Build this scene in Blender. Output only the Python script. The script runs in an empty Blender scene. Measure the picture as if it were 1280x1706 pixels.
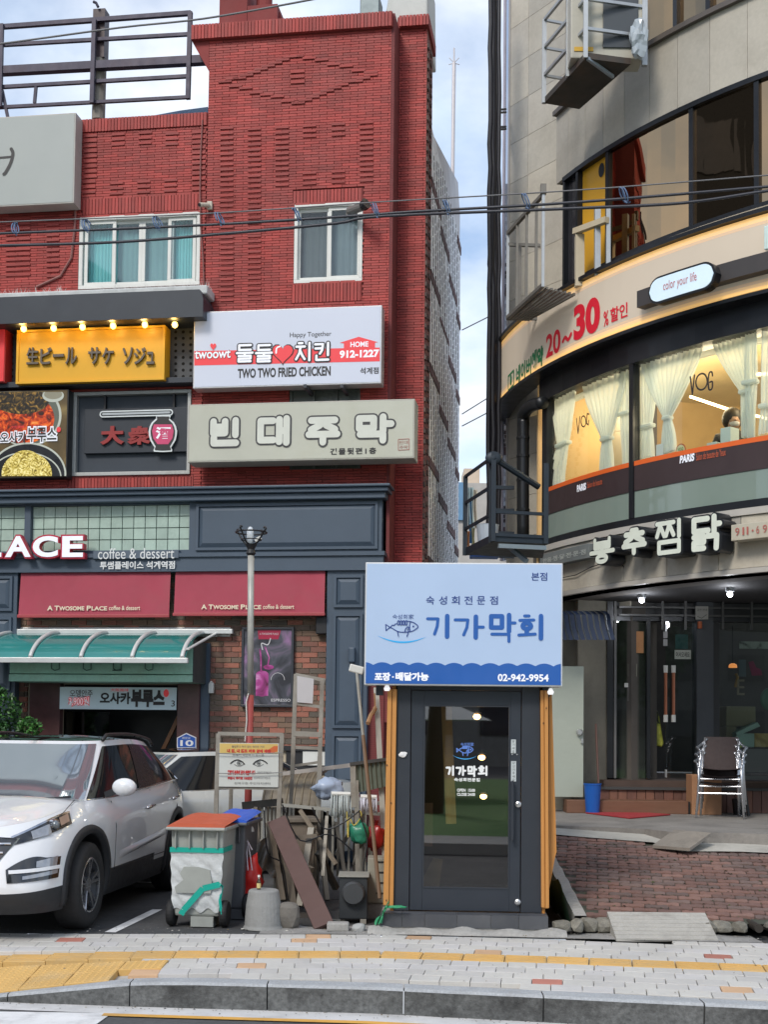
import bpy, bmesh, math, random
from mathutils import Vector, Matrix, Euler
random.seed(7)
SC = bpy.context.scene
COL = SC.collection
R = math.radians
F = 2200.0
PITCH, ROLL, EYE = 0.05, 0.011, 1.65
cd = bpy.data.cameras.new("camera")
cam = bpy.data.objects.new("camera", cd)
COL.objects.link(cam)
cam.location = (0, 0, EYE)
CR = (Matrix.Rotation(math.pi/2 + PITCH, 3, 'X') @ Matrix.Rotation(ROLL, 3, 'Z'))
cam.rotation_euler = CR.to_euler()
cd.sensor_width = 36; cd.lens = F/1706*36
cd.shift_y = 252/1706
cd.clip_start = 0.1; cd.clip_end = 2000
SC.camera = cam
W = bpy.data.worlds.new("World"); SC.world = W; W.use_nodes = True
nt = W.node_tree; nt.nodes.clear()
SUN_EL, SUN_AZ = 42, 208
sky = nt.nodes.new('ShaderNodeTexSky'); sky.sky_type = 'NISHITA'; sky.sun_disc = False
sky.sun_elevation = R(SUN_EL); sky.sun_rotation = R(SUN_AZ)
tc = nt.nodes.new('ShaderNodeTexCoord')
sx = nt.nodes.new('ShaderNodeSeparateXYZ'); nt.links.new(tc.outputs['Generated'], sx.inputs[0])
def wmath(op, a, b):
 n = nt.nodes.new('ShaderNodeMath'); n.operation = op
 for i, v in enumerate((a, b)):
  if hasattr(v, 'is_output'): nt.links.new(v, n.inputs[i])
  else: n.inputs[i].default_value = v
 return n.outputs[0]
zz = wmath('ADD', wmath('MAXIMUM', sx.outputs[2], 0.0), 0.35)
cx = nt.nodes.new('ShaderNodeCombineXYZ')
nt.links.new(wmath('DIVIDE', sx.outputs[0], zz), cx.inputs[0]); nt.links.new(wmath('DIVIDE', sx.outputs[1], zz), cx.inputs[1])
nz = nt.nodes.new('ShaderNodeTexNoise'); nz.inputs['Scale'].default_value = 3.1; nz.inputs['Detail'].default_value = 8; nz.inputs['Roughness'].default_value = .55
mp = nt.nodes.new('ShaderNodeMapping'); mp.inputs['Scale'].default_value = (1, 1, 1); mp.inputs['Location'].default_value = (3.1, 1.7, 0)
nt.links.new(cx.outputs[0], mp.inputs[0]); nt.links.new(mp.outputs[0], nz.inputs[0])
rp = nt.nodes.new('ShaderNodeValToRGB'); rp.color_ramp.elements[0].position = .30; rp.color_ramp.elements[1].position = .62
nt.links.new(nz.outputs[0], rp.inputs[0])
nz2 = nt.nodes.new('ShaderNodeTexNoise'); nz2.inputs['Scale'].default_value = 5; nz2.inputs['Detail'].default_value = 5
nt.links.new(mp.outputs[0], nz2.inputs[0])
rc = nt.nodes.new('ShaderNodeValToRGB'); rc.color_ramp.elements[0].position = .35; rc.color_ramp.elements[1].position = .65
rc.color_ramp.elements[0].color = (.56, .66, .80, 1); rc.color_ramp.elements[1].color = (.78, .81, .86, 1)
nt.links.new(nz2.outputs[0], rc.inputs[0])
bg1 = nt.nodes.new('ShaderNodeBackground'); bg1.inputs[1].default_value = 0.15; nt.links.new(sky.outputs[0], bg1.inputs[0])
bg2 = nt.nodes.new('ShaderNodeBackground'); bg2.inputs[1].default_value = 1.12; nt.links.new(rc.outputs[0], bg2.inputs[0])
mx = nt.nodes.new('ShaderNodeMixShader'); nt.links.new(rp.outputs[0], mx.inputs[0]); nt.links.new(bg1.outputs[0], mx.inputs[1]); nt.links.new(bg2.outputs[0], mx.inputs[2])
wo = nt.nodes.new('ShaderNodeOutputWorld'); nt.links.new(mx.outputs[0], wo.inputs[0])
sl = bpy.data.lights.new("sun", 'SUN'); sl.energy = 1.75; sl.angle = R(16); sl.color = (1, .93, .84)
so = bpy.data.objects.new("sun", sl); COL.objects.link(so)
_a, _e = R(SUN_AZ), R(SUN_EL)
sdir = Vector((math.sin(_a)*math.cos(_e), math.cos(_a)*math.cos(_e), math.sin(_e)))
so.rotation_euler = (-sdir).to_track_quat('-Z', 'Y').to_euler(); so.location = (-10, -10, 30)
SC.view_settings.view_transform = 'Standard'; SC.view_settings.look = 'None'
SC.view_settings.exposure = 0.42; SC.view_settings.gamma = 1; SC.view_settings.use_curve_mapping = False
def ray(px, py):
 d = CR @ Vector(((px-640)/F, -(py-1105)/F, -1.0))
 return d.normalized()
CAM = Vector((0, 0, EYE))
def gp(px, py, z=0.0):
 d = ray(px, py); t = (z-EYE)/d.z
 return (d.x*t, d.y*t)
def at(px, py, Y):
 d = ray(px, py); t = Y/d.y
 return (d.x*t, Y, EYE+d.z*t)
class Flat:
 R0 = None
 def __init__(s, ox, oy, rot):
  s.o = Vector((ox, oy)); s.rot = rot; s.c = math.cos(rot); s.s = math.sin(rot)
 def w(s, u, y, z): return Vector((s.o.x+u*s.c-y*s.s, s.o.y+u*s.s+y*s.c, z))
 def ang(s, u): return s.rot
 def p(s, px, py, y=0.0):
  d = ray(px, py); n = Vector((-s.s, s.c))
  t = (n.dot(s.o)+y)/(n.x*d.x+n.y*d.y)
  X, Y = d.x*t-s.o.x, d.y*t-s.o.y
  return (X*s.c+Y*s.s, EYE+d.z*t)
class Cyl:
 def __init__(s, cx, cy, r): s.cx, s.cy, s.R = cx, cy, r
 def w(s, u, y, z):
  a = math.pi+u/s.R; r = s.R-y
  return Vector((s.cx+r*math.cos(a), s.cy+r*math.sin(a), z))
 def ang(s, u): return math.pi+u/s.R+math.pi/2
 def p(s, px, py, y=0.0):
  d = ray(px, py); r = s.R-y
  a = d.x**2+d.y**2; b = -2*(d.x*s.cx+d.y*s.cy); c = s.cx**2+s.cy**2-r*r
  q = max(b*b-4*a*c, 0)
  t = (-b-math.sqrt(q))/(2*a)
  ph = math.atan2(d.y*t-s.cy, d.x*t-s.cx) % (2*math.pi)
  return ((ph-math.pi)*s.R, EYE+d.z*t)
def rect(fr, x0, y0, x1, y1, y=0.0):
 xm, ym = (x0+x1)/2, (y0+y1)/2
 a = fr.p(x0, ym, y)[0]; b = fr.p(x1, ym, y)[0]
 return a, b, fr.p(xm, y1, y)[1], fr.p(xm, y0, y)[1]
FW = Flat(0, 0, 0)
class MB:
 def __init__(s): s.v = []; s.f = []
 def add(s, vs, fs):
  n = len(s.v); s.v += [tuple(v) for v in vs]; s.f += [tuple(i+n for i in f) for f in fs]; return s
 def box(s, u0, u1, y0, y1, z0, z1, seg=1):
  vs = []; fs = []
  for i in range(seg+1):
   u = u0+(u1-u0)*i/seg
   vs += [(u, y0, z0), (u, y1, z0), (u, y1, z1), (u, y0, z1)]
  for i in range(seg):
   a = 4*i; b = a+4
   for k in range(4):
    k2 = (k+1) % 4
    fs.append((a+k, a+k2, b+k2, b+k))
  fs.append((0, 3, 2, 1)); fs.append((4*seg, 4*seg+1, 4*seg+2, 4*seg+3))
  return s.add(vs, fs)
 def obox(s, c, dx, dy, dz, rot=(0, 0, 0)):
  M = Euler(rot).to_matrix(); c = Vector(c); vs = []
  for i in range(8):
   vs.append(c+M @ Vector((((i & 1)-.5)*dx, (((i >> 1) & 1)-.5)*dy, ((i >> 2)-.5)*dz)))
  return s.add(vs, [(0, 2, 3, 1), (4, 5, 7, 6), (0, 1, 5, 4), (2, 6, 7, 3), (0, 4, 6, 2), (1, 3, 7, 5)])
 def bar(s, p, q, w=.04, h=None):
  p, q = Vector(p), Vector(q); d = (q-p); L = d.length; d.normalize()
  up = Vector((0, 0, 1)) if abs(d.z) < .95 else Vector((0, 1, 0))
  a = d.cross(up).normalized(); b = a.cross(d).normalized(); h = h or w
  vs = []
  for e in (p, q):
   for sa, sb in ((-1, -1), (1, -1), (1, 1), (-1, 1)): vs.append(e+a*sa*w/2+b*sb*h/2)
  return s.add(vs, [(0, 1, 2, 3), (7, 6, 5, 4), (0, 4, 5, 1), (1, 5, 6, 2), (2, 6, 7, 3), (3, 7, 4, 0)])
 def tube(s, pts, r=.02, n=8, closed=False):
  pts = [Vector(p) for p in pts]; vs = []; fs = []; N = len(pts)
  a0 = None
  for i, p in enumerate(pts):
   if closed: d = pts[(i+1) % N]-pts[i-1]
   else: d = pts[min(i+1, N-1)]-pts[max(i-1, 0)]
   d = d.normalized() if d.length > 1e-9 else Vector((0, 0, 1))
   if a0 is None:
    up = Vector((0, 0, 1)) if abs(d.z) < .9 else Vector((0, 1, 0)); a = d.cross(up).normalized()
   else:
    a = (a0-d*a0.dot(d)); a = a.normalized() if a.length > 1e-6 else a0
   a0 = a; b = d.cross(a)
   rr = r[i] if isinstance(r, (list, tuple)) else r
   for k in range(n):
    t = 2*math.pi*k/n; vs.append(p+a*math.cos(t)*rr+b*math.sin(t)*rr)
  M = N if closed else N-1
  for i in range(M):
   for k in range(n):
    j = (i+1) % N; fs.append((i*n+k, i*n+(k+1) % n, j*n+(k+1) % n, j*n+k))
  if not closed: fs.append(tuple(range(n-1, -1, -1))); fs.append(tuple((N-1)*n+k for k in range(n)))
  return s.add(vs, fs)
 def lathe(s, c, prof, n=20, axis='z', caps=True):
  c = Vector(c); vs = []; fs = []
  for r, h in prof:
   for k in range(n):
    t = 2*math.pi*k/n
    if axis == 'z': v = (r*math.cos(t), r*math.sin(t), h)
    elif axis == 'x': v = (h, r*math.cos(t), r*math.sin(t))
    else: v = (r*math.cos(t), h, r*math.sin(t))
    vs.append(c+Vector(v))
  for i in range(len(prof)-1):
   for k in range(n): fs.append((i*n+k, i*n+(k+1) % n, (i+1)*n+(k+1) % n, (i+1)*n+k))
  if caps: fs.append(tuple(range(n-1, -1, -1))); fs.append(tuple((len(prof)-1)*n+k for k in range(n)))
  return s.add(vs, fs)
 def prism(s, pts, y0, y1):
  n = len(pts)
  vs = [(p[0], y0, p[1]) for p in pts]+[(p[0], y1, p[1]) for p in pts]
  fs = [tuple(range(n)), tuple(range(2*n-1, n-1, -1))]+[(i, i+n, (i+1) % n+n, (i+1) % n) for i in range(n)]
  return s.add(vs, fs)
 def grid(s, fn, nu, nv):
  vs = [fn(i/nu, j/nv) for j in range(nv+1) for i in range(nu+1)]
  fs = [(j*(nu+1)+i, j*(nu+1)+i+1, (j+1)*(nu+1)+i+1, (j+1)*(nu+1)+i) for j in range(nv) for i in range(nu)]
  return s.add(vs, fs)
 def stroke(s, pts, w, y, layer=.0004, cap=8):
  """a flat painted/cut line: ribbon with round joints, in the (u,z) plane at depth y"""
  k = 0
  for i in range(len(pts)-1):
   a = Vector(pts[i]); b = Vector(pts[i+1]); d = b-a
   if d.length < 1e-6: continue
   n = Vector((-d.y, d.x)).normalized()*w/2; yy = y-layer*.5*i
   s.add([(a.x-n.x, yy, a.y-n.y), (b.x-n.x, yy, b.y-n.y), (b.x+n.x, yy, b.y+n.y), (a.x+n.x, yy, a.y+n.y)], [(0, 1, 2, 3)])
  if cap:
   for i, p in enumerate(pts):
    s.disc(p[0], y-layer*(.25+.5*i), p[1], w/2, cap)
  return s
 def disc(s, u, y, z, r, n=16, rz=None, a0=0):
  rz = rz or r
  vs = [(u+r*math.cos(2*math.pi*k/n+a0), y, z+rz*math.sin(2*math.pi*k/n+a0)) for k in range(n)]
  return s.add(vs, [tuple(range(n))])
 def ball(s, c, r, nu=12, nv=8, sq=(1, 1, 1)):
  prof = []
  vs = []; fs = []; c = Vector(c)
  for j in range(nv+1):
   t = math.pi*j/nv
   for i in range(nu):
    p = 2*math.pi*i/nu
    vs.append(c+Vector((r*sq[0]*math.sin(t)*math.cos(p), r*sq[1]*math.sin(t)*math.sin(p), r*sq[2]*math.cos(t))))
  for j in range(nv):
   for i in range(nu): fs.append((j*nu+i, (j+1)*nu+i, (j+1)*nu+(i+1) % nu, j*nu+(i+1) % nu))
  return s.add(vs, fs)
def newobj(name, mesh, parent=None):
 o = bpy.data.objects.new(name, mesh); COL.objects.link(o)
 if parent is not None: o.parent = parent
 return o
def finish(me, mat, smooth=False):
 for m in (mat if isinstance(mat, (list, tuple)) else [mat]): me.materials.append(m)
 if smooth: me.shade_smooth()
def recalc(me):
 bm = bmesh.new(); bm.from_mesh(me); bmesh.ops.recalc_face_normals(bm, faces=bm.faces); bm.to_mesh(me); bm.free()
class Th:
 """a thing: an Empty (or one mesh when solo) standing at a point of a frame"""
 def __init__(s, name, label, cat, fr=FW, base=(0, 0, 0), group=None, kind=None, empty=True):
  s.fr = fr; s.base = fr.w(*base); s.rot = fr.rot if isinstance(fr, Flat) else 0.0
  s.name = name; s.meta = dict(label=label, category=cat, group=group, kind=kind)
  s.M = Matrix.Translation(s.base) @ Matrix.Rotation(s.rot, 4, 'Z'); s.Mi = s.M.inverted()
  s.o = None
  if empty:
   s.o = bpy.data.objects.new(name, None); COL.objects.link(s.o); s.o.empty_display_size = .2
   s.place(s.o)
 def place(s, o):
  o.location = s.base; o.rotation_euler = (0, 0, s.rot)
  for k, v in s.meta.items():
   if v: o[k] = v
 def mesh(s, name, mb, mat, smooth=False, norm=True):
  me = bpy.data.meshes.new(name)
  me.from_pydata([s.Mi @ s.fr.w(*v) for v in mb.v], [], mb.f)
  if norm: recalc(me)
  finish(me, mat, smooth); return me
 def solo(s, mb, mat, smooth=False, bevel=0):
  if s.o is not None: bpy.data.objects.remove(s.o)
  s.o = newobj(s.name, s.mesh(s.name, mb, mat, smooth)); s.place(s.o)
  if bevel: s.bev(s.o, bevel)
  return s
 def bev(s, o, w, seg=2):
  m = o.modifiers.new("bevel", 'BEVEL'); m.width = w; m.segments = seg; m.limit_method = 'ANGLE'; m.harden_normals = False
 def part(s, name, mb, mat, parent=None, label=None, kind=None, smooth=False, bevel=0, norm=True):
  o = newobj(name, s.mesh(name, mb, mat, smooth, norm), parent or s.o)
  if label: o['label'] = label
  if kind: o['kind'] = kind
  if bevel: s.bev(o, bevel)
  return o
 def piece(s, name, me, u0, u1, y0, y1, z0, z1, parent=None, tilt=0.0, fr=None):
  fr = fr or s.fr
  uc = (u0+u1)/2
  o = newobj(name, me, parent or s.o)
  o.location = s.Mi @ fr.w(uc, (y0+y1)/2, (z0+z1)/2)
  o.rotation_euler = (0, tilt, fr.ang(uc)-s.rot)
  o.scale = (u1-u0, y1-y0, z1-z0)
  return o
def struct(name, mb, mat, fr=FW, smooth=False, norm=True):
 t = Th(name, None, None, fr, (0, 0, 0), kind='structure', empty=False)
 t.meta.pop('label'); t.meta.pop('category'); t.solo(mb, mat, smooth); return t
_unit = {}
def unit(mat, name='piece'):
 if mat.name not in _unit:
  me = bpy.data.meshes.new(name+'_'+mat.name)
  b = MB().box(-.5, .5, -.5, .5, -.5, .5); me.from_pydata(b.v, [], b.f); recalc(me); me.materials.append(mat); _unit[mat.name] = me
 return _unit[mat.name]
_m = {}
def hexc(h):
 h = h.lstrip('#'); return tuple((lambda c: c/12.92 if c <= .04045 else ((c+.055)/1.055)**2.4)(int(h[i:i+2], 16)/255) for i in (0, 2, 4))
def M(name, col=(.5, .5, .5), rough=.6, metal=0.0, var=.12, scale=3.0, bump=0.0, bscale=60.0, emit=0.0, isl=0.0, objr=0.0, coat=0.0, spec=.5, dirt=0.0, dirtcol=(.05, .045, .04), wave=None, hue=0.0, stretch=None, pal=None, palrand='isl', noise2=0.0):
 if name in _m: return _m[name]
 if isinstance(col, str): col = hexc(col)
 m = bpy.data.materials.new(name); m.use_nodes = True; n = m.node_tree.nodes; l = m.node_tree.links; n.clear()
 out = n.new('ShaderNodeOutputMaterial'); b = n.new('ShaderNodeBsdfPrincipled'); l.new(b.outputs[0], out.inputs[0])
 b.inputs['Roughness'].default_value = rough; b.inputs['Metallic'].default_value = metal; b.inputs['Coat Weight'].default_value = coat
 b.inputs['Specular IOR Level'].default_value = spec
 geo = n.new('ShaderNodeNewGeometry'); tco = n.new('ShaderNodeTexCoord')
 vec = tco.outputs['Object']
 if objr or palrand == 'obj': vec = geo.outputs['Position']
 if stretch:
  mpn = n.new('ShaderNodeMapping'); mpn.inputs['Scale'].default_value = stretch; l.new(vec, mpn.inputs[0]); vec = mpn.outputs[0]
 def ma(op, a, b_, cl=False):
  q = n.new('ShaderNodeMath'); q.operation = op; q.use_clamp = cl
  for i, v in enumerate((a, b_)):
   if hasattr(v, 'is_output'): l.new(v, q.inputs[i])
   else: q.inputs[i].default_value = v
  return q.outputs[0]
 def noise(sc, det=5, r=.6):
  q = n.new('ShaderNodeTexNoise'); q.inputs['Scale'].default_value = sc; q.inputs['Detail'].default_value = det; q.inputs['Roughness'].default_value = r
  l.new(vec, q.inputs[0]); return q.outputs[0]
 def mixc(f, a, c2, mode='MIX'):
  q = n.new('ShaderNodeMix'); q.data_type = 'RGBA'; q.blend_type = mode
  for i, v in ((0, f), (6, a), (7, c2)):
   if hasattr(v, 'is_output'): l.new(v, q.inputs[i])
   elif i == 0: q.inputs[0].default_value = v
   else: q.inputs[i].default_value = (*v[:3], 1)
  return q.outputs[2]
 c = None
 if pal:
  rmp = n.new('ShaderNodeValToRGB'); rmp.color_ramp.interpolation = 'CONSTANT'
  els = rmp.color_ramp.elements
  while len(els) < len(pal): els.new(.5)
  for i, pc in enumerate(pal): els[i].position = i/len(pal); els[i].color = (*(hexc(pc) if isinstance(pc, str) else pc), 1)
  if palrand == 'obj':
   oi = n.new('ShaderNodeObjectInfo'); l.new(oi.outputs['Random'], rmp.inputs[0])
  else: l.new(geo.outputs['Random Per Island'], rmp.inputs[0])
  c = rmp.outputs[0]
 else:
  rgb = n.new('ShaderNodeRGB'); rgb.outputs[0].default_value = (*col, 1); c = rgb.outputs[0]
 f = ma('ADD', ma('MULTIPLY', ma('SUBTRACT', noise(scale), .5), var*3.2), 1.0)
 if isl: f = ma('MULTIPLY', f, ma('ADD', ma('MULTIPLY', ma('SUBTRACT', geo.outputs['Random Per Island'], .5), isl*2), 1.0))
 if objr:
  oi = n.new('ShaderNodeObjectInfo'); f = ma('MULTIPLY', f, ma('ADD', ma('MULTIPLY', ma('SUBTRACT', oi.outputs['Random'], .5), objr*2), 1.0))
 if noise2: f = ma('MULTIPLY', f, ma('ADD', ma('MULTIPLY', ma('SUBTRACT', noise(scale*14, 3), .5), noise2*3), 1.0))
 if wave:
  wv = n.new('ShaderNodeTexWave'); wv.inputs['Scale'].default_value = wave[0]; wv.inputs['Distortion'].default_value = wave[1]; wv.inputs['Detail'].default_value = 3
  wv.bands_direction = wave[3] if len(wave) > 3 else 'X'
  l.new(vec, wv.inputs[0]); f = ma('MULTIPLY', f, ma('ADD', ma('MULTIPLY', ma('SUBTRACT', wv.outputs[1], .5), wave[2]), 1.0))
 vm = n.new('ShaderNodeVectorMath'); vm.operation = 'SCALE'; l.new(c, vm.inputs[0]); l.new(f, vm.inputs[3]); c = vm.outputs[0]
 if dirt:
  dn = n.new('ShaderNodeValToRGB'); dn.color_ramp.elements[0].position = .48; dn.color_ramp.elements[1].position = .72
  l.new(noise(scale*.7+.8, 8, .7), dn.inputs[0]); c = mixc(ma('MULTIPLY', dn.outputs[0], dirt), c, dirtcol)
 l.new(c, b.inputs['Base Color'])
 if var or dirt:
  l.new(ma('ADD', ma('MULTIPLY', ma('SUBTRACT', noise(scale*2.3), .5), .3 if rough > .15 else .08), rough, True), b.inputs['Roughness'])
 if emit:
  l.new(c, b.inputs['Emission Color']); b.inputs['Emission Strength'].default_value = emit
 if bump:
  bp = n.new('ShaderNodeBump'); bp.inputs['Strength'].default_value = min(bump, 1); bp.inputs['Distance'].default_value = .01
  l.new(noise(bscale, 6), bp.inputs['Height']); l.new(bp.outputs[0], b.inputs['Normal'])
 _m[name] = m; return m
def glass(name, tint=(.6, .65, .65), through=.8, rough=.02, base=.06, ior=1.5, wob=0.0, gtint=(1, 1, 1)):
 if name in _m: return _m[name]
 m = bpy.data.materials.new(name); m.use_nodes = True; n = m.node_tree.nodes; l = m.node_tree.links; n.clear()
 out = n.new('ShaderNodeOutputMaterial'); mix = n.new('ShaderNodeMixShader'); tr = n.new('ShaderNodeBsdfTransparent'); gl = n.new('ShaderNodeBsdfGlossy')
 tr.inputs[0].default_value = (tint[0]*through, tint[1]*through, tint[2]*through, 1); gl.inputs['Roughness'].default_value = rough; gl.inputs[0].default_value = (*gtint, 1)
 fr = n.new('ShaderNodeFresnel'); fr.inputs[0].default_value = ior
 ad = n.new('ShaderNodeMath'); ad.operation = 'ADD'; ad.inputs[1].default_value = base; ad.use_clamp = True
 l.new(fr.outputs[0], ad.inputs[0]); gg = n.new('ShaderNodeNewGeometry'); iv = n.new('ShaderNodeMath'); iv.operation = 'SUBTRACT'; iv.inputs[0].default_value = 1; l.new(gg.outputs['Backfacing'], iv.inputs[1]); mu = n.new('ShaderNodeMath'); mu.operation = 'MULTIPLY'; l.new(ad.outputs[0], mu.inputs[0]); l.new(iv.outputs[0], mu.inputs[1]); l.new(mu.outputs[0], mix.inputs[0]); l.new(tr.outputs[0], mix.inputs[1]); l.new(gl.outputs[0], mix.inputs[2]); l.new(mix.outputs[0], out.inputs[0])
 if wob:
  tco = n.new('ShaderNodeTexCoord'); q = n.new('ShaderNodeTexNoise'); q.inputs['Scale'].default_value = 1.2; q.inputs['Detail'].default_value = 1; l.new(tco.outputs['Object'], q.inputs[0])
  bp = n.new('ShaderNodeBump'); bp.inputs['Strength'].default_value = wob; bp.inputs['Distance'].default_value = .02; l.new(q.outputs[0], bp.inputs['Height']); l.new(bp.outputs[0], gl.inputs['Normal']); l.new(bp.outputs[0], fr.inputs['Normal'])
 _m[name] = m; return m
_txt = {}
def glyphs(body, bold=0.0, ext=0.0, res=2, shear=0.0, space=1.0):
 k = (body, bold, ext, res, shear, space)
 if k in _txt: return _txt[k]
 c = bpy.data.curves.new("lettering", "FONT"); c.body = body; c.resolution_u = res; c.fill_mode = 'BOTH' if ext else 'FRONT'
 c.offset = bold; c.extrude = ext; c.shear = shear; c.space_character = space
 if not ext: c.fill_mode = 'BOTH'
 o = bpy.data.objects.new("lettering", c); COL.objects.link(o); bpy.context.view_layer.update()
 me = bpy.data.meshes.new_from_object(o.evaluated_get(bpy.context.evaluated_depsgraph_get()))
 vs = [tuple(v.co) for v in me.vertices]; fs = [tuple(p.vertices) for p in me.polygons]
 bpy.data.objects.remove(o); bpy.data.curves.remove(c); bpy.data.meshes.remove(me)
 _txt[k] = (vs, fs); return vs, fs
def letters(mb, body, u0, u1, z0, z1, y, bold=0.0, ext=0.0, ref=None, shear=0.0, depth=0.0, space=1.0, tilt=0.0):
 """fit lettering into a box (u0..u1, z0..z1) at depth y; ref: bold used for the fit so layers register"""
 vs, fs = glyphs(body, bold, 0.5 if depth else 0.0, 5, shear, space)
 rv = glyphs(body, ref if ref is not None else bold, 0.5 if depth else 0.0, 5, shear, space)[0]
 ax = min(v[0] for v in rv); bx = max(v[0] for v in rv); ay = min(v[1] for v in rv); by = max(v[1] for v in rv)
 sx_, sz_ = (u1-u0)/(bx-ax), (z1-z0)/(by-ay)
 nv = [(u0+(v[0]-ax)*sx_, y+((-v[2])*depth if depth else 0.0), z0+(v[1]-ay)*sz_+tilt*(v[0]-ax)*sx_) for v in vs]
 return mb.add(nv, fs)
def letters_px(mb, fr, body, x0, y0, x1, y1, y, **k):
 u0, u1, z0, z1 = rect(fr, x0, y0, x1, y1, y); return letters(mb, body, u0, u1, z0, z1, y, **k)
def pts_px(fr, pts, y=0.0): return [fr.p(a, b, y) for a, b in pts]
def smooth_path(p, n=6):
 out = []
 for i in range(len(p)-1):
  p0 = p[max(i-1, 0)]; p1 = p[i]; p2 = p[i+1]; p3 = p[min(i+2, len(p)-1)]
  for k in range(n):
   t = k/n
   out.append(tuple(.5*((2*b)+(-a+c)*t+(2*a-5*b+4*c-d)*t*t+(-a+3*b-3*c+d)*t**3) for a, b, c, d in zip(p0, p1, p2, p3)))
 out.append(tuple(p[-1])); return out
def _o(cx, cy, rx, ry, n=16): return [(cx+rx*math.cos(2*math.pi*k/n+math.pi/2), cy+ry*math.sin(2*math.pi*k/n+math.pi/2)) for k in range(n+1)]
HG = {
'기': [[(.03, .86), (.47, .86), (.44, .5), (.33, .12)], [(.86, 1), (.86, 0)]],
'가': [[(.0, .84), (.44, .84), (.41, .48), (.30, .12)], [(.72, 1), (.72, 0)], [(.72, .5), (.98, .5)]],
'회': [[(.24, 1), (.42, 1)], [(.04, .80), (.62, .82)], _o(.33, .55, .17, .13), [(.33, .40), (.33, .2)], [(.0, .14), (.68, .19)], [(.92, 1), (.92, 0)]],
'막': [[(.05, .95), (.48, .95), (.48, .52), (.05, .52), (.05, .95)], [(.76, 1), (.76, .38)], [(.76, .70), (1, .70)], [(.08, .27), (.76, .27), (.76, 0)]],
'빈': [[(.08, .97), (.08, .47), (.5, .47), (.5, .97)], [(.08, .73), (.5, .73)], [(.88, 1), (.88, .38)], [(.10, .28), (.10, .04), (.90, .04)]],
'대': [[(.48, .92), (.05, .92), (.05, .12), (.5, .12)], [(.70, .97), (.70, .04)], [(.70, .5), (.94, .5)], [(.95, 1), (.95, 0)]],
'주': [[(.08, .94), (.92, .94)], [(.5, .92), (.38, .72), (.08, .54)], [(.5, .86), (.62, .72), (.92, .54)], [(0, .34), (1, .34)], [(.5, .34), (.5, 0)]],
'봉': [[(.18, 1), (.18, .64), (.82, .64), (.82, 1)], [(.18, .83), (.82, .83)], [(.5, .62), (.5, .46)], [(0, .44), (1, .44)], _o(.5, .14, .22, .14)],
'추': [[(.38, 1), (.62, 1)], [(.1, .84), (.9, .84)], [(.5, .84), (.38, .66), (.08, .5)], [(.5, .78), (.62, .66), (.92, .5)], [(0, .33), (1, .33)], [(.5, .33), (.5, 0)]],
'찜': [[(0, .96), (.32, .96)], [(.16, .96), (.0, .56)], [(.16, .86), (.32, .56)], [(.40, .96), (.72, .96)], [(.56, .96), (.40, .56)], [(.56, .86), (.72, .56)], [(.95, 1), (.95, .5)], [(.10, .36), (.95, .36), (.95, .03), (.10, .03), (.10, .36)]],
'닭': [[(.55, .96), (.05, .96), (.05, .58), (.58, .58)], [(.80, 1), (.80, .5)], [(.80, .76), (1, .76)], [(.05, .40), (.42, .40), (.42, .22), (.05, .22), (.05, .03), (.42, .03)], [(.56, .40), (.9, .40), (.88, 0)]],
'둘': [[(.88, .98), (.14, .98), (.14, .70), (.88, .70)], [(0, .52), (1, .52)], [(.5, .52), (.5, .38)], [(.12, .34), (.88, .34), (.88, .18), (.12, .18), (.12, .02), (.88, .02)]],
'치': [[(.2, 1), (.42, 1)], [(.04, .80), (.58, .80)], [(.31, .80), (.24, .42), (.03, .08)], [(.30, .55), (.42, .3), (.58, .08)], [(.88, 1), (.88, 0)]],
'킨': [[(.05, .94), (.55, .94), (.50, .60), (.36, .40)], [(.07, .70), (.52, .70)], [(.88, 1), (.88, .3)], [(.14, .28), (.14, .04), (.90, .04)]],
}
def hangul(mb, ch, u0, u1, z0, z1, y, w, depth=0.0, vert=1.0):
 k = 0
 for st in HG[ch]:
  p = [(u0+(u1-u0)*a, z0+(z1-z0)*b) for a, b in st]
  ww = w*(vert if abs(p[0][0]-p[-1][0]) < (u1-u0)*.08 else 1.0)
  if not depth: mb.stroke(p, ww, y-.00063*k, .0002, 12); k += 1; continue
  for a, b in zip(p, p[1:]):
   A_, B_ = Vector(a), Vector(b); d = (B_-A_); L = d.length
   if L < 1e-5: continue
   d.normalize(); an = math.atan2(d.y, d.x); pts = []
   for q in range(7): t = an+math.pi/2+math.pi*q/6; pts.append((A_.x+ww/2*math.cos(t), A_.y+ww/2*math.sin(t)))
   for q in range(7): t = an-math.pi/2+math.pi*q/6; pts.append((B_.x+ww/2*math.cos(t), B_.y+ww/2*math.sin(t)))
   mb.prism(pts, y+.0006*k, y+depth-.0006*k); k += 1
 return mb
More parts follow.
